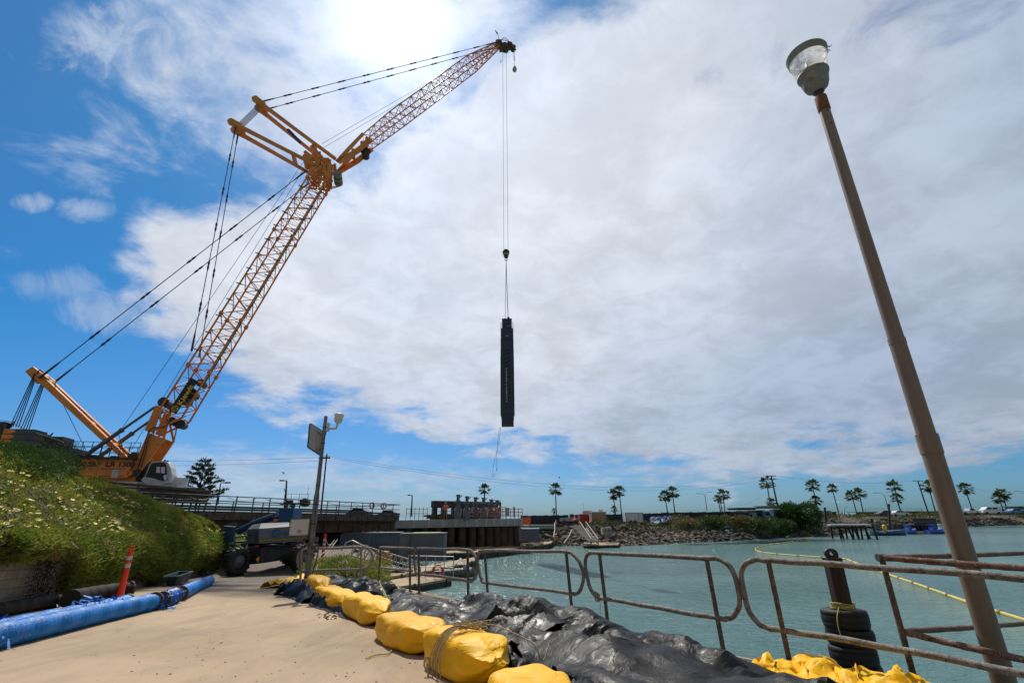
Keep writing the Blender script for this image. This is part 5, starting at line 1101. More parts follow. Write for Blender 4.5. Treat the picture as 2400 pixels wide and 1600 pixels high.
# ------------------------------------------------------------ far bank things
def pbox(name, x0, x1, yt, yb, Y, dep, m, label, cat, parts=None, group=None):
    a, b = Q(x0, yt, Y), Q(x1, yb, Y); c = np.array([(a[0]+b[0])/2, Y+dep/2, (a[2]+b[2])/2]); w, h_ = b[0]-a[0], a[2]-b[2]
    t = thing(name, label, cat, (c[0], c[1], b[2]), group); mb = MB(); mb.box(c, (w, dep, h_)); mb.build('box_body', m, t); return t, c, w, h_, dep
FEN = mat('fence_screen', (.014, .022, .032), (.022, .032, .045), scale=.6, rough=.8)
def fence(xa, xb, ya, yb, yba, ybb, Ya, Yb, label, n=14):
    a0, a1 = Q(xa, ya, Ya), Q(xb, yb, Yb); b0, b1 = Q(xa, yba, Ya), Q(xb, ybb, Yb); t = thing('screened_fence', label, 'fence', b0)
    mb = MB(); K = 24; V = []
    for i in range(K+1): f = i/K; V += [b0+(b1-b0)*f, a0+(a1-a0)*f+[0, 0, .05*math.sin(i*2.1)]]
    mb.grid(V, K+1, 2, False); mb.grid([v+np.array([0, .06, 0]) for v in V], K+1, 2, False); mb.build('screen', FEN, t)
    for i in range(n+1): f = i/n; mb = MB(); mb.tube([b0+(b1-b0)*f, a0+(a1-a0)*f+[0, 0, .15]], .06, 5); mb.build('post', DRK, t)
fence(1221, 1420, 1208, 1205, 1229, 1228, 100, 104, 'dark green screened fence behind the pickup and the red container')
fence(1420, 1550, 1205, 1202, 1228, 1225, 102, 104, 'dark screened fence running behind the white trailer')
fence(1550, 1790, 1201, 1197, 1226, 1216, 98, 98, 'tall black screened fence behind the blue covered pile')
wf = fence(1713, 1755, 1200, 1200, 1222, 1222, 88, 88, 'weathered dark board fence right of the blue covered pile', 4)
# red container
t, c, w, h_, dp = pbox('site_container', 1358, 1378, 1204, 1227, 92, 2.4, mat('container_red', (.50, .035, .02), (.4, .03, .02), scale=1, rough=.5), 'bright red site container on the far bank', 'container')
mb = MB()
for k in range(9): mb.box(c+[-w/2+w*(k+.5)/9, -dp/2-.03, 0], (w/22, .06, h_*.9))
mb.build('corrugation', MATS['container_red'], t)
# tan site trailer
t, c, w, h_, dp = pbox('site_trailer', 1386, 1422, 1200, 1224, 94, 3, mat('trailer_tan', (.36, .26, .16), (.3, .22, .14), scale=.7, rough=.7), 'tan boxy site trailer between the red container and the white trailer', 'trailer')
mb = MB(); mb.box(c+[0, 0, h_/2+.04], (w*1.04, dp*1.04, .1)); mb.box(c+[.2*w, 0, h_/2+.3], (.9, .8, .45)); mb.build('roof', mat('roof_white', (.6, .58, .55), rough=.6), t)
mb = MB(); mb.box(c+[-w*.28, -dp/2-.02, -.1*h_], (w*.22, .05, h_*.75)); mb.build('door', mat('trailer_door', (.28, .2, .12), rough=.7), t)
t, c, w, h_, dp = pbox('guard_booth', 1369, 1386, 1197, 1206, 99, 2.4, mat('booth_cream', (.45, .45, .38), rough=.7), 'cream booth with pale roof peeping over the red container', 'booth')
mb = MB(); mb.box(c+[0, 0, h_/2], (w*1.15, dp*1.1, .12)); mb.tube([c+[-.6, 0, h_/2], c+[-.6, 0, h_/2+1.4]], .04, 4); mb.build('roof', MATS['roof_white'], t)
# white enclosed trailer
t, c, w, h_, dp = pbox('cargo_trailer', 1465, 1509, 1201, 1223, 90, 2.3, mat('trailer_white', (.62, .64, .67), (.52, .54, .57), scale=.8, rough=.4), 'white enclosed cargo trailer on the far bank', 'trailer')
mb = MB(); mb.box(c+[-w/2+.08, -dp/2-.02, 0], (.12, .06, h_)); mb.box(c+[w/2-.08, -dp/2-.02, 0], (.12, .06, h_)); mb.box(c+[0, -dp/2-.02, h_/2-.06], (w, .06, .12)); mb.box(c+[w*.24, -dp/2-.02, 0], (.04, .05, h_*.85)); mb.build('trim', mat('trim_grey', (.25, .26, .28), rough=.5), t)
for s in (-.12, .12): mb = MB(); q = c+[w*s-.3, -dp/2-.02, -h_/2]; mb.tube([q, q+[0, .2, 0]], .34, 12); mb.build('wheel', BLK, t)
# pickup
def vehicle(name, px, py, Y, L_, Hh, prof, win, m, label, cat='car', group=None, flip=1, wr=.33):
    b = Q(px, py, Y); t = thing(name, label, cat, b, group); W_d = 1.75
    mb = MB(); mb.prism([b+[flip*x*L_, -W_d/2, z*Hh] for x, z in prof], (0, W_d, 0)); mb.build('body', m, t)
    for wn in win: mb = MB(); mb.prism([b+[flip*x*L_, -W_d/2-.012, z*Hh] for x, z in wn], (0, .01, 0)); mb.build('window', GLS, t)
    for x in (-.31, .31):
        mb = MB(); q = b+[flip*x*L_, -W_d/2-.03, wr]; mb.tube([q, q+[0, .25, 0]], wr, 12); mb.build('wheel', BLK, t)
    return t
CARP = [(-.5, .2), (-.5, .55), (-.42, .62), (-.3, .66), (-.18, .98), (.12, 1.0), (.28, .66), (.46, .56), (.5, .4), (.5, .2)]; CARW = [[(-.25, .68), (-.16, .93), (-.03, .94), (-.03, .68)], [(0, .68), (0, .94), (.1, .94), (.2, .68)]]
TRP = [(-.5, .3), (-.5, .6), (-.05, .62), (-.03, .98), (.17, 1.), (.28, .64), (.48, .58), (.5, .3)]; TRW = [[(0, .66), (.01, .93), (.15, .94), (.22, .66)]]
VNP = [(-.5, .2), (-.5, .95), (-.46, 1.), (.2, 1.), (.36, .66), (.48, .56), (.5, .2)]; VNW = [[(.02, .66), (.02, .9), (.2, .9), (.3, .66)], [(-.3, .66), (-.3, .9), (-.05, .9), (-.05, .66)]]
def paint(n, c): return mat('paint_'+n, c, rough=.25, coat=.5)
vehicle('pickup_truck', 1336, 1228, 88, 3.4, 1.7, TRP, TRW, paint('silver', (.25, .26, .29)), 'grey pickup truck parked left of the red container', 'pickup', wr=.36)
vehicle('parked_car', 2108, 1209, 143, 5.0, 1.5, CARP, CARW, paint('white', (.55, .57, .6)), 'white car on the levee below the double street lamp', group='cars along the levee')
vehicle('parked_car', 2074, 1209, 144, 4.6, 1.5, CARP, CARW, paint('black', (.02, .02, .025)), 'black car at the left end of the levee car row', group='cars along the levee', flip=-1)
vehicle('parked_car', 2090, 1209, 149, 4.4, 1.4, CARP, CARW, paint('dkblue', (.03, .04, .08)), 'dark blue car between the black and the white cars', group='cars along the levee')
vehicle('pickup_truck', 2272, 1206, 143, 5.6, 1.8, TRP, TRW, paint('white2', (.6, .6, .6)), 'white pickup just right of the leaning lamp post', 'pickup', 'cars along the levee', wr=.4)
vehicle('parked_van', 2322, 1204, 143, 5.4, 1.9, VNP, VNW, paint('white3', (.62, .62, .62)), 'white van in the middle of the right hand car row', 'van', 'cars along the levee', flip=-1)
vehicle('parked_car', 2345, 1205, 146, 4.4, 1.5, CARP, CARW, paint('grey', (.2, .21, .22)), 'grey car between the white van and the blue car', group='cars along the levee')
vehicle('parked_car', 2380, 1204, 143, 4.6, 1.45, CARP, CARW, paint('blue', (.05, .14, .32)), 'blue car near the right edge of the levee', group='cars along the levee')
vehicle('parked_car', 2296, 1205, 149, 4.4, 1.45, CARP, CARW, paint('dark', (.04, .04, .045)), 'dark car between the white pickup and the white van', group='cars along the levee')
# blue covered pile
TPB = mat('tarp_blue', (.008, .07, .24), (.005, .03, .12), scale=1.2, rough=.7, bump=.1); TPT = mat('tarp_teal', (.01, .05, .055), (.01, .03, .04), scale=1.1, rough=.6)
bp = thing('covered_pile', 'long jumbled pile covered with blue and dark teal tarps on the far bank', 'pile', on_land(1620, 96))
for nm, m_, n, zoff, sd_ in (('blue_tarp', TPB, 24, .9, 1), ('teal_net', TPT, 36, .25, 2)):
    q = np.random.default_rng(sd_); mb = MB()
    for k in range(n):
        px = q.uniform(1528, 1712); b = on_land(px, q.uniform(93, 98)); r = q.uniform(.7, 1.5)*(1 if nm == 'teal_net' else .75); rows = []
        for i in range(7):
            for j in range(10):
                a = 2*math.pi*j/10; e = i/6*math.pi/2; rr = r*(1+.3*math.sin(3*a+k)+.15*math.sin(7*a+i)); rows.append(b+[rr*math.cos(a)*math.cos(e)*1.2, rr*math.sin(a)*math.cos(e), zoff-.3+rr*.75*math.sin(e)])
        mb.grid(rows, 7, 10, True, True)
    mb.build(nm, m_, bp)
# sheds and houses
def house(name, x0, x1, yt, yb, Y, dep, m, rm, label, flat=True, win=2):
    t, c, w, h_, dp = pbox(name, x0, x1, yt, yb, Y, dep, m, label, 'building'); mb = MB()
    if flat: mb.box(c+[0, -.3, h_/2+.08], (w*1.12, dp*1.2, .18))
    else: mb.prism([c+[-w*.55, -dp*.55, h_/2], c+[w*.55, -dp*.55, h_/2], c+[0, -dp*.55, h_/2+w*.16]], (0, dp*1.1, 0))
    mb.build('roof', rm, t)
    for k in range(win): mb = MB(); mb.box(c+[-w/2+w*(k+.5)/win, -dp/2-.02, .05*h_], (w/win*.4, .05, h_*.35)); mb.build('window', GLS, t)
RG = mat('roof_grey', (.14, .15, .17), rough=.7); RB = mat('roof_brown', (.07, .05, .04), rough=.8); WL = mat('wall_pale', (.4, .42, .42), (.3, .32, .33), scale=1, rough=.8); WT = mat('wall_teal', (.1, .2, .24), rough=.7); WBL = mat('wall_blue', (.12, .30, .42), rough=.7)
house('open_shelter', 1750, 1771, 1198, 1222, 92, 4, WL, RG, 'pale green shelter left of the portable toilet', win=1)
house('bait_shed', 1727, 1772, 1191.5, 1194, 95, 4, RB, RB, 'low brown shelter roof on posts above the board fence', win=0)
house('portable_toilet', 1811, 1829, 1194, 1214, 88, 1.2, mat('toilet_blue', (.10, .15, .24), rough=.5), mat('toilet_roof', (.4, .45, .5), rough=.5), 'blue grey portable toilet left of the big round bush', win=1)
house('flat_roof_kiosk', 1806, 1898, 1186, 1190, 100, 6, WL, RG, 'wide flat grey canopy roof behind the big round bush', win=0)
house('blue_shed', 1789, 1811, 1199, 1211, 96, 4, WBL, RG, 'light blue shed between the shelter and the portable toilet', win=1)
house('teal_shed', 1771, 1789, 1197, 1216, 97, 4, WT, RG, 'dark teal shed right of the pale shelter', win=1)
house('white_bungalow', 1899, 1927, 1197, 1208, 135, 6, mat('wall_white', (.5, .5, .47), rough=.8), MATS['roof_white'], 'white bungalow right of the big round bush', win=3)
house('grey_kiosk', 1935, 1948, 1198, 1214, 140, 4, mat('wall_grey', (.2, .2, .21), rough=.8), RG, 'grey square kiosk behind the small pier', win=1)
house('dark_kiosk', 1950, 1962, 1200, 1212, 150, 4, mat('wall_dark', (.05, .05, .055), rough=.8), RB, 'dark hut beside the grey square kiosk', win=1)
house('lifeguard_tower', 2384, 2402, 1187, 1194, 150, 4, mat('wall_green_grey', (.12, .14, .13), rough=.8), RG, 'low grey green building at the right edge above the cars', win=3)
house('beach_wall', 2010, 2400, 1200.5, 1205.5, 175, 1, mat('wall_seawall', (.09, .085, .09), (.06, .06, .065), scale=.3, rough=.9), MATS['wall_dark'], 'long low dark sea wall behind the levee', win=0)
# bushes behind
# pier
pr = thing('small_pier', 'small white decked pier on dark piles off the far bank', 'pier', Q(2010, 1236, 84))
a, b = Q(1942, 1231, 90), Q(2038, 1234, 88); a[2] = b[2] = -.75
mb = MB(); mb.beam(a, b, 2.6, .22); mb.build('deck', mat('pier_white', (.55, .52, .52), (.4, .38, .37), scale=1, rough=.7), pr)
mb = MB()
for f in (.15, .35, .5, .68, .78, .97): 
    for d_ in (-1, 1): q = a+(b-a)*f+[0, d_*1.1, 0]; mb.tube([q, q+[random.uniform(-.3, .9), 0, -3.2]], .16, 7)
mb.beam(a-[0, 1, .4], b-[0, 1, .4], .2, .3); mb.beam(a+(b-a)*.7-[0, 1.2, 1.6], a+(b-a)*1.0-[0, 1.2, 1.6], .12, .12); mb.build('pile', mat('pile_dark', (.03, .026, .022), rough=.9), pr)
mb = MB(); c_, d_ = Q(1962, 1218, 96), Q(2072, 1232, 94)
for f in np.linspace(0, 1, 12): q = c_+(d_-c_)*f; mb.tube([q, q-[0, 0, 1.2]], .04, 4)
mb.tube([c_, Q(2005, 1217, 96), d_], .05, 5); mb.tube([c_-[0, 0, .6], Q(2005, 1217, 96)-[0, 0, .6], d_-[0, 0, .6]], .04, 5); mb.tube([Q(1995, 1231, 96), d_-[0, 0, 1.2]], .1, 5); mb.build('ramp_railing', mat('rail_green_grey', (.25, .3, .27), rough=.5), pr)
for x, y0, y1, Y, lab in ((2083, 1182, 1233, 110, 'tallest dark mooring pile beside the small boats'), (2043, 1217, 1236, 95, 'dark mooring pile at the end of the small pier'), (1933, 1190, 1216, 110, 'thin dark post right of the white bungalow')):
    q0, q1 = Q(x, y0, Y), Q(x+3, y1+6, Y); mb = MB(); mb.tube([q1, q0], .2, 8); mb.tube([q0-[0, 0, .3], q0+[0, 0, .15]], .24, 8); mb.build('mooring_pile', MATS['pile_dark'], None, lab, 'pile')
# small boats and rafts
def boat(px, py, Y, L_, m, label, cab=None, flip=1):
    q = Q(px, py, Y); q[2] = WATER; t = thing('moored_boat', label, 'boat', q, 'boats at the far dock'); mb = MB(); rows = []
    for s in np.linspace(0, 1, 9):
        w = .9*math.sin(min(1, (1-s)*2+.1)*math.pi/2); x = flip*L_*(s-.5); zt_ = .75+.35*s*s; rows += [q+[x, -w, zt_], q+[x, -w*.7, .02], q+[x, w*.7, .02], q+[x, w, zt_], q+[x, 0, zt_-.12]]
    mb.grid(rows, 9, 5, True, True); mb.box(q+[-flip*L_/2, 0, .4], (.06, 1.6, .7)); mb.build('hull', m, t)
    if cab: mb = MB(); mb.box(q+[-flip*.1*L_, 0, 1.2], (L_*.22, 1.2, 1.0), taper=.85); mb.box(q+[-flip*.1*L_, 0, 1.75], (L_*.28, 1.4, .08)); mb.build('cabin', cab, t)
    return t
boat(2084, 1248, 100, 6.4, mat('hull_blue', (.03, .08, .17), rough=.3), 'long low dark blue skiff at the end of the small pier')
boat(2134, 1247, 104, 2.5, mat('hull_blue2', (.05, .12, .45), rough=.4), 'small bright blue tender beside the dark rafts', mat('cover_blue', (.04, .1, .4), rough=.6))
boat(2192, 1246, 104, 3.5, MATS['hull_blue2'], 'blue covered boat just left of the leaning lamp post', MATS['cover_blue'])
boat(2212, 1246, 108, 4.5, mat('hull_white', (.6, .62, .6), rough=.3), 'white cabin boat half hidden by the leaning lamp post', mat('cabin_white', (.5, .6, .6), rough=.4))
for x0, x1, y, Y, lab, c in ((2128, 2180, 1244, 106, 'pale pink edged raft with a dark screen on it', (.5, .38, .4)), (2050, 2128, 1242, 112, 'long dark raft behind the blue skiff', (.06, .055, .05))):
    a, b = Q(x0, y, Y), Q(x1, y, Y); t = thing('raft', lab, 'raft', [(a[0]+b[0])/2, Y, WATER]); mb = MB(); mb.box([(a[0]+b[0])/2, Y, WATER+.3], (b[0]-a[0], 3, .35)); mb.build('deck', mat('raft_'+str(x0), c, rough=.8), t)
    mb = MB()
    for f in np.linspace(.1, .95, 6): mb.box([a[0]+(b[0]-a[0])*f, Y, WATER+.9+random.random()*.5], (.5+random.random(), .8, .9+random.random()*.9))
    mb.build('gear', DRK, t)
    mb = MB()
    for f in np.linspace(0, 1, 5): mb.tube([[a[0]+(b[0]-a[0])*f, Y-1.4, WATER+.4], [a[0]+(b[0]-a[0])*f, Y-1.4, WATER+2.3]], .04, 4)
    mb.tube([[a[0], Y-1.4, WATER+2.3], [b[0], Y-1.4, WATER+2.3]], .04, 4); mb.build('rail', GRY, t)
mb = MB(); q = Q(2170, 1233, 106); mb.box(q, (1.2*4, .15, 3.0)); mb.box(q+[0, 0, 1.5], (5, .25, .15)); mb.build('screen_board', mat('board_dark', (.05, .05, .05), rough=.8), None, 'dark upright screen standing on the pink edged raft', 'screen')
q = Q(2073, 1236, 99); mb = MB(); mb.lathe(q, (0, 0, 1), [(-.7, .05), (-.6, .35), (.1, .42), (.5, .3), (.6, .05)], 10); mb.build('yellow_buoy', YEL, None, 'small yellow buoy above the stern of the blue skiff', 'buoy')
# concrete bits, steps on the rubble
mb, *_ = px_box('', 1412, 1434, 1236, 1252, 76, 1.6, None, '', ''); cb = mb.build('concrete_stub', mat('stub', (.3, .28, .24), (.22, .2, .17), scale=1.5, rough=.9), None, 'grey concrete stub with two holes on the rubble bank', 'concrete block')
mb = MB(); 
for x in (1419, 1427): q = Q(x, 1243, 76); mb.tube([q-[0, .03, 0], q+[0, .05, 0]], .12, 8)
mb.build('hole', BLK, cb)
st = thing('steel_stair', 'pale broken stair with railings running down the rubble bank', 'stair', Q(1385, 1262, 72))
for k, (x0, x1) in enumerate(((1343, 1386), (1357, 1402))):
    mb = MB(); a, b = Q(x0+16, 1222, 78), Q(x1, 1262, 71); mb.tube([a, b], .07, 5); mb.tube([a-[0, 0, .9], b-[0, 0, .7]], .09, 5)
    for f in np.linspace(0, 1, 8): q = a+(b-a)*f; mb.tube([q, q-[0, 0, .9]], .04, 4)
    mb.build('handrail', mat('stair_pale', (.4, .38, .33), rough=.7), st)
mb = MB()
for f in np.linspace(0, 1, 12): q = Q(1352, 1232, 78)+(Q(1392, 1267, 71)-Q(1352, 1232, 78))*f; mb.box(q, (1.6, .5, .12))
mb.build('tread', MATS['stair_pale'], st)
for i, (x0, y0, x1, y1, lab) in enumerate(((1341, 1240, 1322, 1272, 'thin pale pipe lying down the rubble left of the stair'), (1300, 1225, 1297, 1258, 'upright pale standpipe on the rubble near the tiny palm'))):
    mb = MB(); mb.tube([Q(x0, y0, 77), Q((x0+x1)/2+2, (y0+y1)/2, 75), Q(x1, y1, 71)], .08, 6); mb.tube([Q(x0, y0, 77), Q(x0, y0, 77)+[.3, 0, 0]], .1, 6); mb.build('waste_pipe', MATS['stair_pale'], None, lab, 'pipe')
for x, y, lab in ((1303, 1224, 'orange road cone by the tiny palm'), (1384, 1221, 'orange road cone between the red container and tan trailer'), (1347, 1215, 'orange road cone by the grey pickup')):
    q = Q(x, y+3, 86); mb = MB(); mb.lathe(q, (0, 0, 1), [(0, .24), (.04, .24), (.05, .17), (.7, .04), (.72, .0)], 10); mb.build('road_cone', HV, None, lab, 'cone')
mb = MB(); mb.box(Q(1230, 1222, 74), (1.6, 1, 1.1)); mb.box(Q(1238, 1218, 74), (.7, .8, .7)); mb.build('orange_machine', HV, None, 'small orange machine at the right end of the platform deck', 'machine')
mb = MB()
for k in range(60): q = on_land(random.uniform(1290, 1530), random.uniform(84, 92)); mb.box(q+[0, 0, .25], (random.uniform(.2, 1.2), .5, random.uniform(.2, .8)), taper=.7)
mb.build('yard_clutter', mat('clutter_dark', (.05, .045, .04), (.14, .11, .07), scale=.4, rough=.9), None, 'dark odds and ends scattered in front of the trailers', 'clutter', kind='stuff')
# ------------------------------------------------------------ poles, lamps, wires
def upole(px, yt, xb, yb, Y, arms, label, w=.16):
    a, b = Q(px, yt, Y), Q(xb, yb, Y); t = thing('utility_pole', label, 'utility pole', b); mb = MB(); mb.tube([b-[0, 0, 1], a], [w*1.3, w], 8); mb.build('pole', BARK, t)
    mb = MB()
    for dz_, L_ in arms:
        q = a-[0, 0, dz_]; mb.beam(q-[L_/2, 0, 0], q+[L_/2, 0, 0], .14, .16)
        for s in (-.45, -.2, .2, .45): mb.tube([q+[s*L_, 0, 0], q+[s*L_, 0, .28]], .05, 5)
    mb.build('crossarm', BARK, t); return a
u1 = upole(1807, 1114, 1823, 1186, 120, ((.15, 2.2), (.9, 2.2)), 'wooden utility pole with two crossarms beside the tall palm')
u2 = upole(2151, 1126, 2178, 1208, 150, ((.1, 3.0),), 'leaning wooden utility pole with one crossarm over the levee')
u3 = upole(766, 1063, 753, 1196, 58, ((.5, .9),), 'thin dark utility pole just right of the solar panel pole', .085)
def wire(a, b, sag, r, name, label): mb = MB(); mb.tube([a+(b-a)*t-np.array([0, 0, sag*4*t*(1-t)]) for t in np.linspace(0, 1, 24)], r, 4, False); mb.build(name, ROPE, None, label, 'cable')
wire(u3+[.3, 0, -.3], u1+[-.8, 0, 0], 3.2, .014, 'overhead_cable', 'upper cable sagging from the dark pole to the two armed pole')
wire(u3+[.3, 0, -.5], u1+[-.8, 0, -.7], 3.3, .014, 'overhead_cable', 'lower cable sagging from the dark pole to the two armed pole')
wire(u1+[.9, 0, 0], u2+[-1, 0, 0], 1.2, .02, 'overhead_cable', 'cable between the two armed pole and the leaning pole')
wire(u2+[1, 0, 0], Q(2460, 1158, 150), .8, .02, 'overhead_cable', 'cable leaving the leaning pole to the right')
wire(Q(-80, 1066, 62), u3+[-.3, 0, -.4], .6, .014, 'overhead_cable', 'upper cable coming from the left to the dark pole')
wire(Q(-80, 1080, 62), u3+[-.3, 0, -.8], .6, .014, 'overhead_cable', 'lower cable coming from the left to the dark pole')
wire(Q(1690, 1178, 150), Q(1798, 1152, 130), 1.8, .016, 'overhead_cable', 'slack low cable running from the palm trio to the tall palm')
def lamp(px, yt, xb, yb, Y, arms, label, r=.1, m=None):
    a, b = Q(px, yt, Y), Q(xb, yb, Y); t = thing('street_lamp', label, 'street lamp', b); mb = MB(); mb.tube([b, a], [r*1.2, r*.8], 7); mb.build('pole', m or DRK, t)
    for L_, up_ in arms:
        mb = MB(); e = a+[L_, 0, up_]; mb.tube([a, a+[L_*.4, 0, up_*.9], e], r*.55, 5); mb.build('arm', m or DRK, t); mb = MB(); mb.box(e+[L_*.12, 0, 0], (abs(L_)*.35+.2, .3, .12)); mb.build('lamp_head', m or GRY, t)
GL2 = mat('lamp_grey', (.2, .22, .24), rough=.5)
lamp(1652, 1160, 1657, 1196, 150, ((-1.9, .5), (1.6, .9)), 'double armed street lamp left of the palm trio', .11, GL2)
lamp(2073, 1160, 2084, 1202, 150, ((-2.4, .7), (2.0, 1.0)), 'double armed street lamp over the levee', .12, GL2)
lamp(2402, 1154, 2408, 1202, 150, ((-2.4, .5),), 'street lamp reaching in at the right edge', .12, GL2)
lamp(517, 1133, 510, 1182, 44, ((.55, .08),), 'small street lamp nearest the conifer behind the bridge', .06)
lamp(672, 1126, 668, 1188, 50, ((-.45, .02),), 'street lamp behind the middle of the bridge railing', .09)
lamp(966, 1160, 964, 1210, 62, ((-.35, .02),), 'street lamp left of the black gate frames', .09)
lamp(1980, 1190, 1980, 1206, 150, ((.5, .3),), 'tiny floodlight mast beyond the small pier', .06)
for x0, x1, Y, lab in ((2028, 2072, 165, 'left volleyball net on the far beach'), (2112, 2160, 165, 'middle volleyball net on the far beach'), (2242, 2252, 165, 'rightmost volleyball net near the white pickup')):
    t = thing('volleyball_net', lab, 'net', Q(x0, 1200, Y), 'beach volleyball nets'); mb = MB()
    for x in (x0, x1): mb.tube([Q(x, 1202, Y), Q(x, 1191, Y)], .06, 5)
    mb.build('post', GRY, t); mb = MB(); mb.tube([Q(x0, 1192, Y), Q(x1, 1191, Y)], .05, 4); mb.tube([Q(x0, 1197, Y), Q(x1, 1196, Y)], .04, 4); mb.build('net_band', GL2, t)
for x, y, Y, s, lab in ((665, 1109, 60, .5, 'small gull flying over the bridge'), (1311, 1119, 90, .7, 'small gull flying above the lone tall palm')):
    q = Q(x, y, Y); mb = MB(); mb.lathe(q-[.25*s, 0, 0], (1, 0, -.3), [(0, .01), (.12*s, .07*s), (.3*s, .07*s), (.55*s, .01)], 6)
    for d_ in (-1, 1): mb.add([q, q+[.14*s, 0, 0], q+[.1*s, d_*.5*s, .34*s], q+[-.2*s, d_*.95*s, .2*s]], [(0, 1, 2, 3)])
    mb.build('gull', mat('gull', (.15, .15, .16), rough=.8), None, lab, 'bird')
# ------------------------------------------------------------ quay railing
def rail_mat(name, a, b, c, rough=.75):
    m = bpy.data.materials.new(name); m.use_nodes = True; nt = m.node_tree; p = nt.nodes['Principled BSDF']; N = NT(nt)
    g = N.n('ShaderNodeNewGeometry').outputs['Position']; n1_, n2_, n3_ = N.noise(g, 5, 6, .7), N.noise(g, 40, 4, .7), N.noise(g, 16, 5, .75)
    col = N.mix(N.ramp(n1_, .36, .62), c4(a), c4(b)); col = N.mix(N.m('MULTIPLY', N.ramp(n3_, .5, .6), .85), col, c4(c)); col = N.mix(N.m('MULTIPLY', N.ramp(n2_, .58, .68), .7), col, (.55, .50, .42, 1))
    N.put(p.inputs['Base Color'], col); p.inputs['Roughness'].default_value = rough
    bn = N.n('ShaderNodeBump'); bn.inputs['Distance'].default_value = .006; N.put(bn.inputs['Height'], N.m('ADD', n2_, N.m('MULTIPLY', n3_, 2))); N.put(p.inputs['Normal'], bn.outputs[0]); return m
RM = rail_mat('weathered_pipe', (.27, .245, .215), (.16, .14, .12), (.07, .042, .027)); RM2 = rail_mat('rusty_pipe', (.15, .07, .04), (.20, .13, .10), (.06, .03, .02), .9); RMP = rail_mat('dark_post', (.10, .075, .06), (.05, .04, .035), (.16, .10, .06)); RMA = rail_mat('pale_pipe', (.36, .32, .28), (.28, .25, .22), (.2, .17, .14))
class VPl:                 # an upright plane through two plan points
    def __init__(s, a, b): s.a = np.array([a[0], a[1], 0.]); e = unit([b[0]-a[0], b[1]-a[1], 0]); s.n = np.array([-e[1], e[0], 0]); s.e = e
    def __call__(s, px, py, off=0.):
        r = ray(px, py); o = np.array([0, 0, H]); q = s.a+s.n*off; return o+r*(np.dot(q-o, s.n)/np.dot(r, s.n))
QV = VPl((-1.2, 13.6), (4.1, 5.4))
def rail_panel(pl, loops, posts, label, m=RM, mp=RMP, r=.034, ground=None, group='pipe railings along the quay'):
    P0 = pl(*posts[0][0]); t = thing('quay_railing', label, 'railing', (P0[0], P0[1], gz(P0[1])), group)
    for lp in loops:
        mb = MB(); p = polyline([pl(*q) for q in lp], 6); mb.tube([v+np.array([0, 0, .004*math.sin(i*.9)]) for i, v in enumerate(p)], r, 12); mb.build('rail', m, t)
    for a, b in posts:
        A_, B_ = pl(*a), pl(*b); d_ = B_-A_; zb_ = gz(B_[1])-.02; B2 = A_+d_*((zb_-A_[2])/d_[2])
        mb = MB(); mb.tube([A_, (A_+B2)/2, B2], r*.9, 10); mb.tube([B2, B2+[0, 0, .04]], r*2.2, 10); mb.build('post', mp, t)
    return t
rail_panel(QV, [[(2700, 1388), (2400, 1355), (2057, 1329), (1880, 1317), (1801, 1313), (1771, 1311), (1749, 1320), (1737, 1341), (1743, 1383), (1755, 1430), (1777, 1459), (1801, 1471), (1825, 1475), (1950, 1493), (2117, 1523), (2400, 1578), (2620, 1622)]], [((1801, 1317), (1857, 1580)), ((2640, 1385), (2720, 1680))], 'nearest pipe railing panel crossing in front of the tyre fender pile')
rail_panel(QV, [[(1651, 1308), (1401, 1295), (1384, 1295), (1374, 1304), (1372, 1324), (1377, 1355), (1386, 1383), (1401, 1398), (1418, 1402), (1500, 1416), (1600, 1434), (1683, 1447), (1706, 1449), (1724, 1437), (1733, 1412), (1730, 1379), (1719, 1341), (1701, 1318), (1676, 1308), (1651, 1307.5)]], [((1405, 1297), (1425, 1462)), ((1656, 1309), (1694, 1515))], 'second nearest pipe railing panel, with a rope knot at its lower left corner')
rail_panel(QV, [[(1330, 1292), (1240, 1291), (1133, 1290), (1124, 1295), (1119, 1311), (1122, 1337), (1128, 1355), (1138, 1365), (1240, 1377), (1335, 1389), (1346, 1391), (1356, 1387), (1365, 1368), (1367, 1342), (1358, 1317), (1343, 1298), (1329, 1292)]], [((1136, 1295), (1143, 1390)), ((1327, 1295), (1341, 1434))], 'middle pipe railing panel with rounded ends, third from the right')
rail_panel(QV, [[(977, 1285), (1040, 1286), (1090, 1287), (1108, 1294), (1118, 1314), (1117, 1342), (1109, 1357), (1097, 1360), (1040, 1351), (980, 1343), (972, 1324), (971, 1297), (979, 1285)], [(891, 1282), (930, 1283), (971, 1285)], [(891, 1329), (925, 1333), (966, 1337)]], [((981, 1286), (982, 1362)), ((1096, 1288), (1097, 1372)), ((892, 1282), (888, 1345)), ((961, 1286), (961, 1357))], 'double pipe railing panel left of the middle one, beside the lifebuoy', r=.04)
PA = VPl((-7.3, 17.8), (-5.3, 17.8))
rail_panel(PA, [[(735, 1285), (790, 1284), (845, 1282), (865, 1288), (874, 1306), (868, 1324), (845, 1333), (780, 1335), (712, 1337), (702, 1329), (698, 1314), (701, 1297), (714, 1286), (736, 1285)]], [((707, 1291), (704, 1367)), ((846, 1283), (846, 1350)), ((722, 1286), (722, 1345))], 'pale grey railing panel with rounded ends behind the solar panel pole', RMA, RMA, .04)
mb = MB(); c = QV(1403, 1399, .0)
for k in range(4): a0 = k*.8; mb.tube([c+np.array([.05*math.cos(a+a0)-.02, .05*math.cos(a)*.6, .06*math.sin(a)+.01*k]) for a in np.linspace(0, 6.3, 12)], .012, 5)
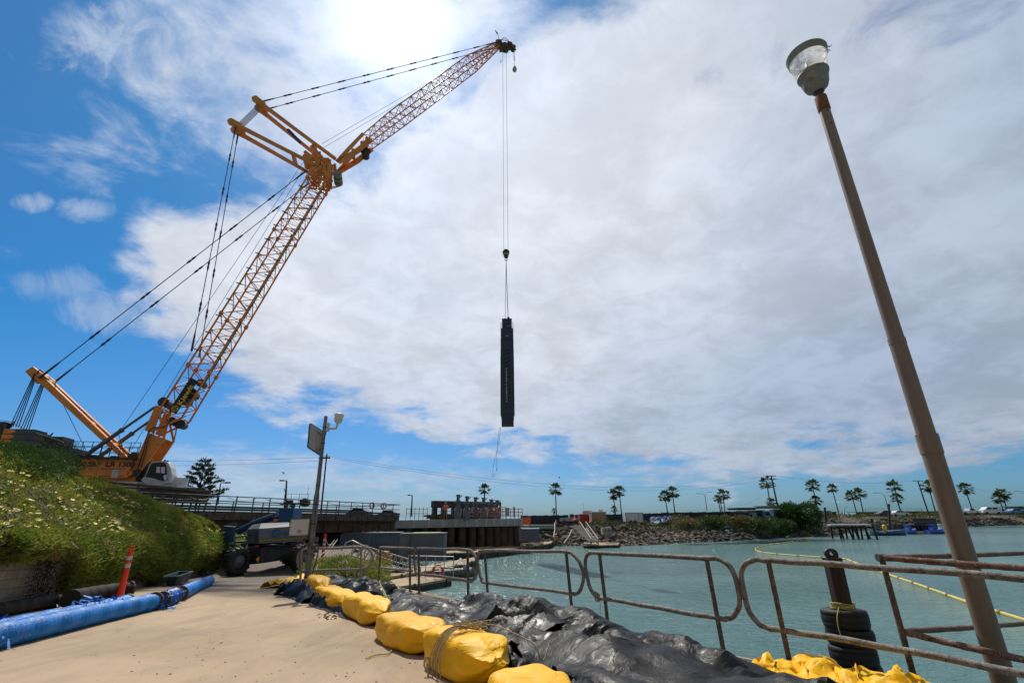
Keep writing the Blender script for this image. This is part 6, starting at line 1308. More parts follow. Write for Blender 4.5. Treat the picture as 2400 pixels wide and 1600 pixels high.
mb.tube(polyline([c, c+[.02, 0, -.15], c+[.0, -.02, -.35], c+[.05, 0, -.5]]), .004, 4); mb.build('rope_knot', mat('old_rope', (.3, .25, .17), rough=.95), None, 'old rope knotted round the lower left corner of a railing panel', 'rope')
# rusty gangway rails behind the lamp post
gr = thing('rusty_railing', 'heavily rusted corner railing behind the leaning lamp post', 'railing', (4.6, 6.4, -.3)); c0, c1 = Q(2066, 1306, 6.3), Q(2113, 1479, 6.3)
mb = MB(); mb.tube([c0-[0, 0, .0], c1, c1+(c1-c0)*1.6], [.032, .034, .036], 10); mb.tube([c0-[.05, 0, 0], c0+[.05, 0, 0]], .045, 10); mb.build('post', RMP, gr)
for a, b, c_ in ((c0, Q(2400, 1296, 9.2), Q(2600, 1290, 11)), (c0, Q(2400, 1331, 5.4), Q(2620, 1350, 4.9)), (c1, Q(2400, 1461, 9.0), Q(2600, 1450, 11)), (c1, Q(2400, 1545, 5.4), Q(2620, 1590, 4.9))):
    mb = MB(); p = polyline([a, (a+b)/2+[0, 0, -.005], b, c_], 8); mb.tube(p, [.034+.003*math.sin(i*2.3) for i in range(len(p))], 12); mb.build('rail', RM2, gr)
# lamp post
LPB, LPT = Q(2353, 1597, 6.0), Q(1929, 248, 6.0)
lpd = unit(LPT-LPB); base = LPB-lpd*1.9
PTN = mat('tan_paint', (.21, .155, .105), (.165, .12, .085), rough=.45, scale=1.5, c3=(.21, .17, .125), s3=.7, stretch=(6, 6, .6)); LG = mat('lamp_paint', (.26, .25, .23), (.19, .18, .16), rough=.6, scale=8, c3=(.14, .095, .05), s3=6, lo3=.55, hi3=.72); RUO = mat('rust_orange', (.22, .085, .03), (.12, .05, .025), rough=.9, scale=20)
lp = thing('lamp_post', 'tan leaning lamp post with a pale bucket shaped lantern at the right', 'lamp post', base)
LL = np.linalg.norm(LPT-base); f1 = np.linalg.norm(Q(2178, 1040, 6)-base)/LL; f2 = np.linalg.norm(Q(2100, 800, 6)-base)/LL
mb = MB(); mb.tube([base, base+lpd*LL*f1], [.112, .109], 24); mb.tube([base+lpd*LL*(f1-.012), base+lpd*LL*(f1+.012)], .118, 24); mb.tube([base+lpd*LL*f1, base+lpd*LL*f2], [.102, .096], 24); mb.tube([base+lpd*LL*(f2-.004), base+lpd*LL*(f2+.004)], .10, 24); mb.tube([base+lpd*LL*f2, LPT], [.092, .078], 24); mb.build('pole', PTN, lp)
mb = MB(); mb.lathe(LPT-lpd*.12, lpd, [(0, .085), (.02, .092), (.3, .09), (.34, .06)], 20); mb.build('rusty_collar', RUO, lp)
n0 = LPT+lpd*.2; HA = unit([-.02, .0, 1]); mb = MB(); mb.lathe(n0, HA, [(0, .06), (.08, .06), (.09, .085), (.14, .085)], 16); mb.build('neck', BLK, lp)
n0 = n0+HA*.1
mb = MB(); mb.lathe(n0, HA, [(0, .0), (0, .09), (.10, .10), (.105, .17), (.15, .185), (.18, .195), (.36, .225), (.365, .24), (.39, .242), (.39, .228)], 36); mb.build('lantern_cup', LG, lp)
GW = bpy.data.materials.new('lantern_plastic'); GW.use_nodes = True; b_ = GW.node_tree.nodes['Principled BSDF']; nt_ = NT(GW.node_tree)
tcx = nt_.n('ShaderNodeTexCoord').outputs['Object']; nn1 = nt_.noise(tcx, 7, 5, .65, 1.2)
nt_.put(b_.inputs['Base Color'], nt_.mix(nt_.ramp(nn1, .4, .62), (.92, .92, .90, 1), (.5, .47, .4, 1))); b_.inputs['Roughness'].default_value = .3
tl = nt_.n('ShaderNodeBsdfTranslucent'); tl.inputs[0].default_value = (.9, .9, .88, 1); tp = nt_.n('ShaderNodeBsdfTransparent'); mx = nt_.n('ShaderNodeMixShader'); mx.inputs[0].default_value = .45; mx2 = nt_.n('ShaderNodeMixShader'); nt_.put(mx2.inputs[0], nt_.ramp(nn1, .62, .38, .05, .42))
L_ = GW.node_tree.links; L_.new(b_.outputs[0], mx.inputs[1]); L_.new(tl.outputs[0], mx.inputs[2]); L_.new(mx.outputs[0], mx2.inputs[1]); L_.new(tp.outputs[0], mx2.inputs[2]); L_.new(mx2.outputs[0], GW.node_tree.nodes['Material Output'].inputs[0])
mb = MB(); mb.lathe(n0+HA*.39, HA, [(0, .228), (.04, .24), (.05, .238), (.34, .29)], 36); mb.build('lantern_diffuser', GW, lp)
mb = MB(); mb.lathe(n0+HA*.72, HA, [(0, .288), (.01, .298), (.11, .308), (.13, .32), (.14, .315), (.13, .295), (.015, .28)], 36); mb.build('lantern_rim', LG, lp)
mb = MB(); mb.lathe(n0+HA*.42, HA, [(0, .04), (.12, .08), (.24, .06), (.3, .02)], 12); mb.tube([n0+HA*.38, n0+HA*.7], .015, 6); mb.build('bulb', mat('bulb_grey', (.3, .3, .28), rough=.3), lp)
mb = MB(); rc = n0+HA*.84+np.array([.2, -.14, 0]); q_ = np.random.default_rng(2)
for k in range(26): d_ = q_.normal(0, 1, 3)*[.07, .05, .02]; mb.tube([rc+d_, rc+d_+q_.normal(0, 1, 3)*[.05, .04, .02]], .006, 4)
mb.build('nest_twigs', BLK, lp)
mb = MB()
for t_ in (.985, .955): q = base+lpd*LL*t_+np.array([-.03, -.085, 0]); mb.tube([q, q+[0, -.012, 0]], .012, 6)
mb.build('bolt', BLK, lp)
# fender pile
PB, PT = Q(1975, 1425, 7.2), Q(1950, 1308, 7.2)
pd = np.array([0, 0, 1.]); PT = np.array([PT[0], 7.2, PT[2]])
fp = thing('fender_pile', 'black tyre clad mooring pile with a lifting eye behind the nearest railing', 'pile', (PT[0], 7.2, WATER-1))
mb = MB(); mb.tube([(PT[0], 7.2, WATER-1), PT], .115, 6, smooth=False); mb.tube([PT-[0, 0, .06], PT+[0, 0, .01]], .12, 6, smooth=False); mb.build('shaft', mat('pile_brown', (.022, .012, .010), (.045, .022, .014), scale=4, rough=.8, stretch=(6, 6, .7)), fp)
mb = MB(); e_ = [(-.13, 0), (.13, 0), (.12, .06)]+[(.1*math.cos(a), .07+.08*math.sin(a)) for a in np.linspace(.3, 2.84, 8)]+[(-.12, .06)]
ring = [(.024*math.cos(a), .065+.024*math.sin(a)) for a in np.linspace(0, 2*math.pi, 12, False)]
out = [(.095*math.cos(a), max(0, .06+.07*math.sin(a)) if math.sin(a) > -.5 else 0) for a in np.linspace(0, 2*math.pi, 12, False)]
V = []
for y in (-.015, .015):
    for (x, z) in out: V.append(PT+[x, y, z])
    for (x, z) in ring: V.append(PT+[x, y, z])
Fs = []
for k in range(12): k2 = (k+1) % 12; Fs += [(k, k2, 12+k2, 12+k), (24+k, 36+k, 36+k2, 24+k2), (k, 24+k, 24+k2, k2), (12+k, 12+k2, 36+k2, 36+k)]
mb.add(V, Fs); mb.build('lifting_eye', BLK, fp)
TY = mat('tyre_rubber', (.006, .006, .0065), (.012, .011, .011), rough=.65, scale=6, bump=.004)
zt_ = Q(1975, 1424, 7.2)[2]-.02
for k in range(9):
    mb = MB(); z = zt_-.1-.205*k; ox, oy = .012*math.sin(k*2.1), .012*math.cos(k*1.3); R = .165+.012*math.sin(k*3); pr_ = [(-.105, R-.05), (-.108, R+.07), (-.098, R+.10), (-.05, R+.112), (-.045, R+.106), (-.035, R+.112), (.035, R+.112), (.045, R+.106), (.05, R+.112), (.098, R+.10), (.108, R+.07), (.105, R-.05)]
    mb.lathe(np.array([PT[0]+.0+ox, 7.2+oy, z]), unit([.05*math.sin(k*1.7), .04*math.cos(k*2.9), 1]), pr_, 30); mb.build('tyre', TY, fp)
mb = MB()
for k in range(7): mb.tube([np.array([PT[0]+.14*math.cos(a+k), 7.2+.14*math.sin(a+k), zt_+.02+.010*k+.012*math.sin(a*2+k)]) for a in np.linspace(0, 6.3, 16)], .008, 5)
mb.tube(polyline([(PT[0]-.15, 7.05, zt_+.05), (PT[0]-.26, 6.95, zt_-.05), (PT[0]-.27, 6.95, zt_-.2), (PT[0]-.24, 6.94, zt_-.3)]), .006, 4)
mb.build('yellow_rope', mat('rope_green_yellow', (.45, .4, .1), rough=.9), fp)
# containment boom
bp_ = [PZ(x, y, WATER+.03) for x, y in ((1914, 1253), (1900, 1259), (1850, 1270), (1800, 1276.5), (1776, 1283), (1771, 1287.5), (1782, 1293), (1812, 1297), (1860, 1301), (1930, 1306), (1978, 1309), (1990, 1312), (2030, 1328), (2080, 1345), (2160, 1372), (2270, 1411), (2400, 1452), (2560, 1504))]
cb_ = thing('containment_boom', 'long yellow containment boom floating in a curve across the water', 'boom', bp_[5]); pp_ = polyline(bp_, 14)
BY = mat('boom_yellow', (.62, .47, .10), (.5, .37, .08), rough=.55, scale=2)
mb = MB(); mb.tube(pp_, .085, 8); mb.tube([p-[0, 0, .08] for p in pp_], .05, 5); mb.build('float_tube', BY, cb_)
mb = MB(); acc = 0; nxt = 1.0
for a, b in zip(pp_[:-1], pp_[1:]):
    l_ = np.linalg.norm(b-a)
    while nxt < acc+l_: q = a+(b-a)*((nxt-acc)/l_); mb.tube([q-(b-a)/l_*.09, q+(b-a)/l_*.09], .115, 8); nxt += 2.6
    acc += l_
mb.build('connector', mat('connector', (.22, .12, .03), rough=.8), cb_)
# ------------------------------------------------------------ solar panel camera pole
sb_, st_ = G(716, 1388), None; st_ = Q(764, 975, sb_[1]); dv_ = unit(st_-sb_); SLN = np.linalg.norm(st_-sb_)
GV = mat('galvanised_pole', (.20, .20, .185), (.14, .14, .13), rough=.5, metal=.35, scale=3, stretch=(3, 3, .8), c3=(.27, .26, .24), s3=2)
sp_ = thing('camera_pole', 'grey metal pole carrying a solar panel, a white box and a camera', 'pole', sb_)
k1 = np.linalg.norm(Q(742, 1165, sb_[1])-sb_)/SLN
mb = MB(); mb.tube([sb_-dv_*.1, sb_+dv_*SLN*k1, sb_+dv_*SLN*(k1+.03), st_], [.1, .092, .07, .06], 18); mb.build('pole', GV, sp_)
mb = MB()
for t_ in (.08, .2, .36, .47, .58, .74, .83, .93): q = sb_+dv_*SLN*t_; rr = .102 if t_*1. < k1/1 else .072; mb.tube([q-dv_*.012, q+dv_*.012], rr+.008, 16)
mb.tube(polyline([st_+dv_*(-.35)+[.12, -.02, 0], sb_+dv_*SLN*.8+[.06, -.12, 0], sb_+dv_*SLN*.6+[.1, -.08, 0], sb_+dv_*SLN*.42+[.08, -.14, 0], sb_+dv_*SLN*.3+[.15, -.1, 0]]), .014, 5); mb.build('strap_and_cable', BLK, sp_)
Yp = sb_[1]; pq = [Q(727, 993, Yp-.25), Q(757, 1012, Yp+.15), Q(752, 1066, Yp+.15), Q(722, 1047, Yp-.25)]
mb = MB(); mb.prism(pq, unit(np.cross(pq[1]-pq[0], pq[3]-pq[0]))*-.04); so_ = mb.build('solar_panel', mat('panel_back', (.36, .37, .38), rough=.6), sp_)
mb = MB()
for i in range(4): mb.beam(pq[i], pq[(i+1) % 4], .05, .06)
mb.beam((pq[0]+pq[1])*.5, (pq[2]+pq[3])*.5, .05, .07); mb.build('frame', GRY, so_)
mb = MB(); mb.tube([(pq[0]+pq[1])*.5+[0, 0, -.1], sb_+dv_*SLN*.87], .03, 6); mb.tube([(pq[2]+pq[3])*.5, sb_+dv_*SLN*.8], .03, 6); mb.build('bracket', GV, sp_)
b0_, b1_, b2_, b3_ = Q(681, 1216, Yp-.05), Q(727, 1214, Yp-.1), Q(722, 1254, Yp-.1), Q(676, 1256, Yp-.05)
mb = MB(); mb.prism([b0_, b1_, b2_, b3_], (0, .28, 0)); bx_ = mb.build('control_box', mat('box_white', (.55, .54, .52), rough=.5), sp_)
mb = MB()
for a, b in ((b0_, b1_), (b1_, b2_), (b2_, b3_), (b3_, b0_)): mb.beam(a-[0, .01, 0], b-[0, .01, 0], .015, .025)
mb.build('box_rim', GRY, bx_)
mb = MB()
for k, w in enumerate((.07, .16, .12)): mb.box(Q(702, 1241+k*3, Yp-.06)-[0, .03, 0]*1, (w, .004, .012))
mb.build('small_notice', BLK, bx_)
mb = MB(); a_ = sb_+dv_*SLN*.93; mb.box(a_+[.13, 0, 0], (.06, .12, .3)); mb.tube([a_+[.12, 0, -.05], a_+[.42, 0, -.05], a_+[.45, 0, .15]], .04, 8); mb.build('camera_arm', mat('cam_beige', (.5, .48, .43), rough=.5), sp_)
mb = MB(); mb.lathe(a_+[.46, 0, .12], unit([.05, 0, 1]), [(0, .02), (.03, .1), (.1, .14), (.28, .16), (.34, .17), (.37, .12), (.38, .01)], 16); mb.build('camera_dome', mat('cam_white', (.62, .60, .57), rough=.35), sp_)
mb = MB(); c_ = sb_+dv_*SLN*.27
for k in range(5): mb.box(c_+[(-.22, .2, -.05, .15, -.15)[k], -.12, (0, .04, -.12, -.2, .1)[k]], (.12, .1, .12))
mb.tube(polyline([c_+[-.15, -.15, 0], c_+[-.25, -.2, -.3], c_+[-.2, -.15, -.9]]), .02, 5); mb.tube(polyline([c_+[.15, -.15, .1], c_+[.3, -.1, -.3], c_+[.2, -.1, -1.0]]), .02, 5); mb.build('junction_gear', mat('gear_brown', (.14, .09, .06), (.05, .05, .05), rough=.8, scale=9), sp_)
# ------------------------------------------------------------ blue pipes and hoses
def blue_mat(name, a, b):
    m = bpy.data.materials.new(name); m.use_nodes = True; nt = m.node_tree; p = nt.nodes['Principled BSDF']; N = NT(nt); g = N.n('ShaderNodeNewGeometry').outputs['Position']
    N.put(p.inputs['Base Color'], N.mix(N.ramp(N.noise(g, 2.5, 5, .7), .35, .65), c4(a), c4(b))); p.inputs['Roughness'].default_value = .4; p.inputs['Specular IOR Level'].default_value = .3
    bn = N.n('ShaderNodeBump'); bn.inputs['Distance'].default_value = .012; N.put(bn.inputs['Height'], N.noise(g, 14, 5, .75, 1.5)); N.put(p.inputs['Normal'], bn.outputs[0]); return m
BLU = blue_mat('blue_wrap', (.006, .20, .60), (.004, .135, .45)); HOSE = mat('hose_black', (.012, .013, .014), (.02, .02, .02), rough=.75, spec=.2, scale=6, bump=.003)
def ribbed(mb, pts, R, pitch, depth, n=20, wob=.0, seed=0):
    P = polyline(pts, 8); ln = [0]
    for a, b in zip(P[:-1], P[1:]): ln.append(ln[-1]+np.linalg.norm(b-a))
    ln = np.array(ln); s = np.arange(0, ln[-1], pitch/3); P = np.array(P); C = np.stack([np.interp(s, ln, P[:, k]) for k in range(3)], 1)
    rr = [R+depth*(0 if i % 3 else 1)*(1+.6*math.sin(i*.37+seed))+wob*math.sin(i*.021*9+seed)*math.sin(i*.13) for i in range(len(s))]; mb.tube(list(C), rr, n, smooth=True)
def on_g(p, r): return np.array([p[0], p[1], gz(p[1])+r])
gA, gB, gC = G(98, 1500), G(281, 1452), G(376, 1428)
dirn = unit(gC-gA)*[1, 1, 0]; left = np.array([-dirn[1], dirn[0], 0]); left = left if left[0] < 0 else -left; R_p = .175
def along(s, l, r=R_p): p = gA+dirn*s+left*l; return on_g(p, r)
Lab = np.dot(gC-gA, dirn)
FLG = mat('flange_rust', (.05, .028, .022), (.10, .05, .03), rough=.8, scale=12); FLGG = mat('flange_green', (.02, .20, .14), rough=.5)
def pipe(name, pts, R, m, label, group, pitch=.11, depth=.017, fl=(), fm=FLG, n=22, seed=0, wob=.004):
    t = thing(name, label, 'pipe', on_g(pts[0], 0), group); mb = MB(); ribbed(mb, pts, R, pitch, depth, n, wob, seed); mb.build('tube', m, t)
    for i in fl:
        a, b = (pts[0], pts[1]) if i == 0 else (pts[-1], pts[-2]); d_ = unit(np.asarray(b)-np.asarray(a)); c = np.asarray(a)+d_*.03
        mb = MB(); mb.lathe(c-d_*.035, d_, [(0, R*.8), (0, R*1.24), (.05, R*1.24), (.05, R*1.0), (.11, R*.99)], 26, False)
        u, v, _ = frame(d_)
        for k in range(10): a_ = 2*math.pi*k/10; q = c+(u*math.cos(a_)+v*math.sin(a_))*R*1.12; mb.tube([q-d_*.06, q+d_*.05], .02, 6)
        mb.build('flange', fm, t)
    return t
pipe('blue_pipe', [along(-9, R_p), along(-4, R_p+.02), along(0, R_p), along(Lab*.5, R_p+.03), along(Lab, R_p)], R_p, BLU, 'front ribbed blue pipe lying along the edge of the concrete', 'blue wrapped discharge pipes', fl=(1,), fm=FLG)
pipe('blue_pipe', [along(-9, R_p*3.2), along(-4, R_p*3.1), along(0, R_p*3.15), along(Lab*.5, R_p*3.1), along(Lab-.5, R_p*3.05, R_p+.02)], R_p*.97, BLU, 'rear ribbed blue pipe lying between the front blue pipe and the wall', 'blue wrapped discharge pipes', fl=(1,), seed=2, fm=FLGG)
m0, m1 = on_g(G(394, 1426), R_p), on_g(G(424, 1412), R_p); f0, f1_ = on_g(G(436, 1407), R_p), on_g(G(500, 1370), R_p*.9)
mo = left*.2
pipe('blue_pipe', [m0+mo, (m0+m1)/2+mo, m1+mo], R_p, blue_mat('blue_wrap_dark', (.006, .11, .50), (.004, .06, .32)), 'short middle blue pipe piece between two rusty flanges', 'blue wrapped discharge pipes', fl=(0, 1), seed=3, depth=.02, pitch=.05)
pipe('blue_pipe', [f0+mo, (f0+f1_)/2+mo, f1_+mo*.8], R_p*.98, BLU, 'far blue pipe piece ending by the dirt road', 'blue wrapped discharge pipes', fl=(0,), seed=4)
mb = MB(); q_ = np.random.default_rng(8)
for (c, n, sz) in ((along(Lab+.05, -.12, .06), 26, .2), (along(-1.6, R_p*.4, .12), 46, .22), (along(2.2, R_p*3.1, .38), 60, .15), (m0+mo+[0, 0, .14], 30, .12), (along(-.6, R_p*3.1, .34), 16, .1)):
    for k in range(n):
        p = c+q_.normal(0, 1, 3)*[sz, sz*1.6, sz*.25]; p[2] = max(p[2], gz(p[1])+.01); d_ = q_.normal(0, 1, 3)*[1, 1, .7]; e = p+unit(d_)*q_.uniform(.06, .2)*[1, 1, .8]; e[2] = max(e[2], gz(e[1])+.006); s_ = unit(np.cross(d_, q_.normal(0, 1, 3)))*q_.uniform(.01, .035)
        mb.add([p-s_, p+s_, e+s_*.5+[0, 0, .01], e-s_*.6], [(0, 1, 2, 3)])
mb.build('torn_wrap', BLU, None, 'torn scraps of blue plastic wrap hanging from the blue pipes', 'plastic scraps', kind='stuff')
hA = [G(-160, 1490), G(-20, 1456), G(60, 1440), G(125, 1428), G(160, 1421)]
pipe('black_hose', [on_g(p+left*.3, .15+.03*(i == 3)) for i, p in enumerate(hA)], .15, HOSE, 'thin black ribbed hose at the foot of the block wall on the left', 'black hoses by the wall', pitch=.08, n=16, depth=.01)
hB = [G(196, 1424)+left*.35, G(240, 1412)+left*.3, G(285, 1403)+left*.3, G(326, 1399)+left*.3]
pipe('black_hose', [on_g(p, .21) for p in hB], .2, HOSE, 'thick black ribbed hose with a rusty flange behind the blue pipes', 'black hoses by the wall', pitch=.09, n=18, depth=.014, fl=(1,))
# trough / bin
c = G(452, 1368)+left*.55; tn = thing('grey_trough', 'grey galvanised feed trough lying between the wall and the far blue pipe', 'trough', c)
mb = MB(); u_, v_ = dirn, left; up_ = unit(np.array([.1, -.35, 1])); 
def TQ(a, b, h_): return c+u_*a*.75+v_*b*.8+up_*h_*.8
A_ = [TQ(-.75, -.16, .05), TQ(.75, -.16, .05), TQ(.75, .18, .05), TQ(-.75, .18, .05), TQ(-.85, -.3, .5), TQ(.9, -.3, .56), TQ(.9, .34, .58), TQ(-.85, .34, .5)]
mb.add(A_, [(0, 1, 2, 3), (0, 4, 5, 1), (1, 5, 6, 2), (2, 6, 7, 3), (3, 7, 4, 0)]); tm = mb.build('basin', mat('trough_grey', (.17, .2, .21), (.06, .075, .08), rough=.45, scale=1.3, lo=.42, hi=.5), tn)
mb = MB()
for i in range(4): mb.tube([A_[4+i], A_[4+(i+1) % 4]], .022, 6)
mb.build('rim', mat('trough_rim', (.2, .32, .3), rough=.4), tn)
# delineators
def delineator(b, hgt, label):
    t = thing('delineator_post', label, 'road post', b, 'orange delineator posts'); O_ = mat('delineator_orange', (.88, .055, .012), (.78, .045, .012), rough=.5, scale=3); s = hgt/1.1
    mb = MB(); mb.lathe(b, (0, 0, 1), [(0, .2*s), (.03*s, .2*s), (.05*s, .08*s), (.06*s, .072*s), (.5*s, .06*s), (.9*s, .052*s), (.93*s, .062*s), (.97*s, .05*s), (1.0*s, .05*s)], 16)
    z = 1.0*s; mb.box(b+[0, 0, z+.02*s], (.10*s, .03*s, .03*s)); mb.box(b+[-.045*s, 0, z+.06*s], (.018*s, .03*s, .08*s)); mb.box(b+[.045*s, 0, z+.06*s], (.018*s, .03*s, .08*s)); mb.box(b+[0, 0, z+.1*s], (.108*s, .03*s, .02*s)); mb.build('post', O_, t)
    for z0 in (.66, .82): mb = MB(); mb.lathe(b+[0, 0, z0*s], (0, 0, 1), [(0, .0605*s), (.085*s, .0585*s)], 16); mb.build('reflective_band', mat('band_silver', (.5, .52, .52), rough=.35), t)
    return t
dl = Q(282, 1392, 15.3); dl[2] = gz(15.3); delineator(dl, 1.42, 'orange delineator post with silver bands standing by the ivy draped wall')
dl2 = Q(755, 1316, 29); dl2[2] = Q(756, 1318, 29)[2]; delineator(dl2, 1.5, 'orange delineator post right of the solar panel pole')
mb = MB()
for a, b in ((Q(765, 1268, 29), Q(775, 1276, 30)), (Q(775, 1276, 30), Q(792, 1263, 30)), (Q(790, 1265, 28), Q(745, 1318, 25)), (Q(745, 1318, 25), Q(741, 1338, 22)), (Q(784, 1265, 29), Q(748, 1303, 27))): mb.tube(polyline([a, (a+b)/2-[0, 0, .08], b]), .025, 4)
mb.build('mooring_line', mat('line_pale', (.5, .46, .36), rough=.9), None, 'pale ropes strung between the orange post and the gangway head', 'rope')
# ------------------------------------------------------------ boom lift
lf0 = Q(620, 1330, 28.5); lift = thing('boom_lift', 'blue and grey telescopic boom lift parked under the bridge', 'boom lift', (lf0[0], 28.5, -1.4))
LB_ = mat('lift_blue', (.012, .085, .21), (.01, .06, .16), rough=.4, scale=2); LGY = mat('lift_grey', (.12, .13, .15), (.10, .11, .13), rough=.65, scale=1.2); LTX = mat('lift_logo_blue', (.01, .09, .20), rough=.4)
wd = unit([.35, -.94, 0])   # axle direction, towards the photographer
for i, (px, py, Y, lab) in enumerate(((556, 1314, 27, None), (526, 1305, 30.4, None), (681, 1300, 31.2, None), (708, 1304, 28.6, None))):
    c = Q(px, py, Y); R = .69; c[2] = gz(Y)+R; ax_ = unit([.93, -.36, 0]) if i < 2 else unit([.9, -.43, 0])
    mb = MB(); w_ = .24; prf = [(-w_, R*.55), (-w_*1.05, R*.8), (-w_*.95, R*.95), (-w_*.5, R), (0, R*1.005), (w_*.5, R), (w_*.95, R*.95), (w_*1.05, R*.8), (w_, R*.55)]; mb.lathe(c, ax_, prf, 28)
    u, v, w = frame(ax_)
    for k in range(20):
        a0 = 2*math.pi*k/20
        for s_ in (-1, 1):
            p0 = c+(u*math.cos(a0)+v*math.sin(a0))*R*1.02+ax_*0; p1 = c+(u*math.cos(a0+.16)+v*math.sin(a0+.16))*R*.99+ax_*s_*w_*.98; mb.beam(p0, p1, .06, .08, (u*math.cos(a0)+v*math.sin(a0)))
    wh = mb.build('tyre', TY, lift); mb = MB(); mb.lathe(c+ax_*w_*.75, ax_, [(-.1, R*.5), (.0, R*.5), (.02, R*.2), (.08, R*.18), (.09, .01)], 16); mb.build('rim', mat('rim_grey', (.12, .12, .13), rough=.6), wh)
mb = MB(); A1_, B1_ = Q(566, 1298, 28.5), Q(690, 1292, 30); mb.prism([Q(573, 1281, 27.8), Q(612, 1283, 27.6), Q(610, 1320, 27.6), Q(573, 1323, 27.8)], (.3, 2.6, 0)); mb.prism([Q(610, 1284, 28), Q(700, 1279, 29.5), Q(700, 1300, 29.5), Q(634, 1315, 28.2), Q(610, 1317, 28)], (.3, 2.2, 0))
mb.beam(Q(545, 1300, 27.6), Q(528, 1298, 30.5), .4, .4); mb.beam(Q(690, 1295, 31.5), Q(705, 1300, 29), .4, .4); mb.build('chassis', mat('lift_dark', (.012, .013, .016), (.022, .022, .025), scale=2, rough=.6), lift)
mb = MB(); mb.prism([Q(600, 1310, 27.5), Q(608, 1303, 27.5), Q(606, 1317, 27.5)], (0, -.02, 0)); mb.build('warning_mark', YEL, lift)
mb = MB(); mb.box(Q(602, 1279, 27.4), (.14, .08, .07)); mb.build('tail_light', mat('lamp_red', (.6, .03, .02), rough=.3), lift)
mb = MB()                   # engine cover: lofted grey hood
E0 = [(579, 1272, 29.3), (607, 1273, 27.5), (712, 1267, 29.3), (700, 1262, 31.4)]; E1 = [(580, 1240, 29.3), (607, 1238, 27.55), (712, 1231, 29.4), (700, 1228, 31.4)]; E2 = [(592, 1229, 29.4), (612, 1226, 28.0), (704, 1222, 29.7), (698, 1220, 31.2)]
for r_ in (E0, E1, E2): pass
V = [Q(*p) for r_ in (E0, E1, E2) for p in r_]; mb.add(V, [(0, 1, 5, 4), (1, 2, 6, 5), (2, 3, 7, 6), (3, 0, 4, 7), (4, 5, 9, 8), (5, 6, 10, 9), (6, 7, 11, 10), (7, 4, 8, 11), (8, 9, 10, 11), (3, 2, 1, 0)]); cov = mb.build('engine_cover', LGY, lift)
nr = unit(np.cross(Q(712, 1267, 29.3)-Q(607, 1273, 27.5), [0, 0, 1])); nr = nr if nr[1] < 0 else -nr
ux_ = unit(Q(712, 1251, 29.3)-Q(607, 1255, 27.52)); o_ = Q(635, 1259, 27.99)+nr*.03
text_mesh('Genie', 'lettering', LTX, o_, ux_, (0, 0, 1), .43, cov, bold=.03, wide=1.1)
ux2 = unit(Q(607, 1250, 27.5)-Q(579, 1250, 29.3)); nr2 = unit(np.cross(ux2, [0, 0, 1])); nr2 = nr2 if nr2[1] < 0 else -nr2
text_mesh('Genie', 'lettering', LTX, Q(583, 1257, 29.05)+nr2*.04, ux2, (0, 0, 1), .22, cov, bold=.02)
mb = MB()
for k in range(6): mb.beam(Q(597, 1243+k*4.5, 28.15)+nr2*.03, Q(605, 1243+k*4.5, 27.65)+nr2*.03, .02, .02)
mb.build('louvre', BLK, cov)
mb = MB(); aS, bS = Q(607, 1268, 27.5)+nr*.02, Q(712, 1262.5, 29.3)+nr*.02; n = 22
for k in range(n):
    p, q = aS+(bS-aS)*(k/n), aS+(bS-aS)*((k+.5)/n); mb.add([p, q, q+[.06, 0, .09], p+[.06, 0, .09]], [(0, 1, 2, 3)])
mb.build('hazard_stripe', YEL, cov)
mb = MB(); p = [aS-[0, .01, 0]*1+nr*-.008, bS+nr*-.008]; mb.add([p[0], p[1], p[1]+[0, 0, .1], p[0]+[0, 0, .1]], [(0, 1, 2, 3)]); mb.build('stripe_backing', BLK, cov)
mb = MB(); mb.prism([Q(548, 1243, 30), Q(552, 1234, 30), Q(620, 1210, 30), Q(655, 1196, 30), Q(690, 1190, 30), Q(690, 1212, 30), Q(655, 1215, 30), Q(600, 1232, 30), Q(560, 1252, 30)], (.1, .55, 0)); mb.prism([Q(654, 1191, 29.7), Q(688, 1190, 29.7), Q(684, 1226, 29.7), Q(653, 1226, 29.7)], (.1, 1.0, 0)); mb.build('boom', LB_, lift)
mb = MB(); mb.tube([Q(545, 1247, 29.8), Q(590, 1226, 29.8)], .09, 8); mb.tube([Q(590, 1226, 29.8), Q(640, 1208, 29.8)], .14, 10); mb.beam(Q(525, 1238, 30), Q(552, 1240, 30), .3, .3); mb.beam(Q(536, 1245, 30), Q(534, 1276, 30), .35, .3); mb.beam(Q(543, 1245, 29.5), Q(545, 1270, 29.5), .2, .25); mb.beam(Q(520, 1240, 30.5), Q(522, 1270, 30.5), .15, .2); mb.build('jib_and_cylinder', mat('lift_blue_dark', (.012, .06, .11), rough=.5), lift)
mb = MB(); 
for x, y in ((538, 1228), (545, 1226), (551, 1228), (548, 1237)): mb.box(Q(x, y, 29.6), (.12, .1, .12))
mb.tube([Q(549, 1258, 31), Q(578, 1255, 31)], .05, 5); mb.tube([Q(549, 1270, 31), Q(580, 1268, 31)], .06, 5); mb.build('basket_gear', GRY, lift)
text_mesh('SX-125 XC', 'lettering', WHT, Q(617, 1222.5, 29.98)-[0, .03, 0], Q(645, 1211.5, 30)-Q(617, 1222.5, 30), (0, 0, 1), .30, lift, bold=.015, wide=.75)
mb = MB(); mb.tube([Q(645, 1221, 29.2), Q(645, 1216, 29.2)], .09, 8); mb.build('beacon', HV, lift)
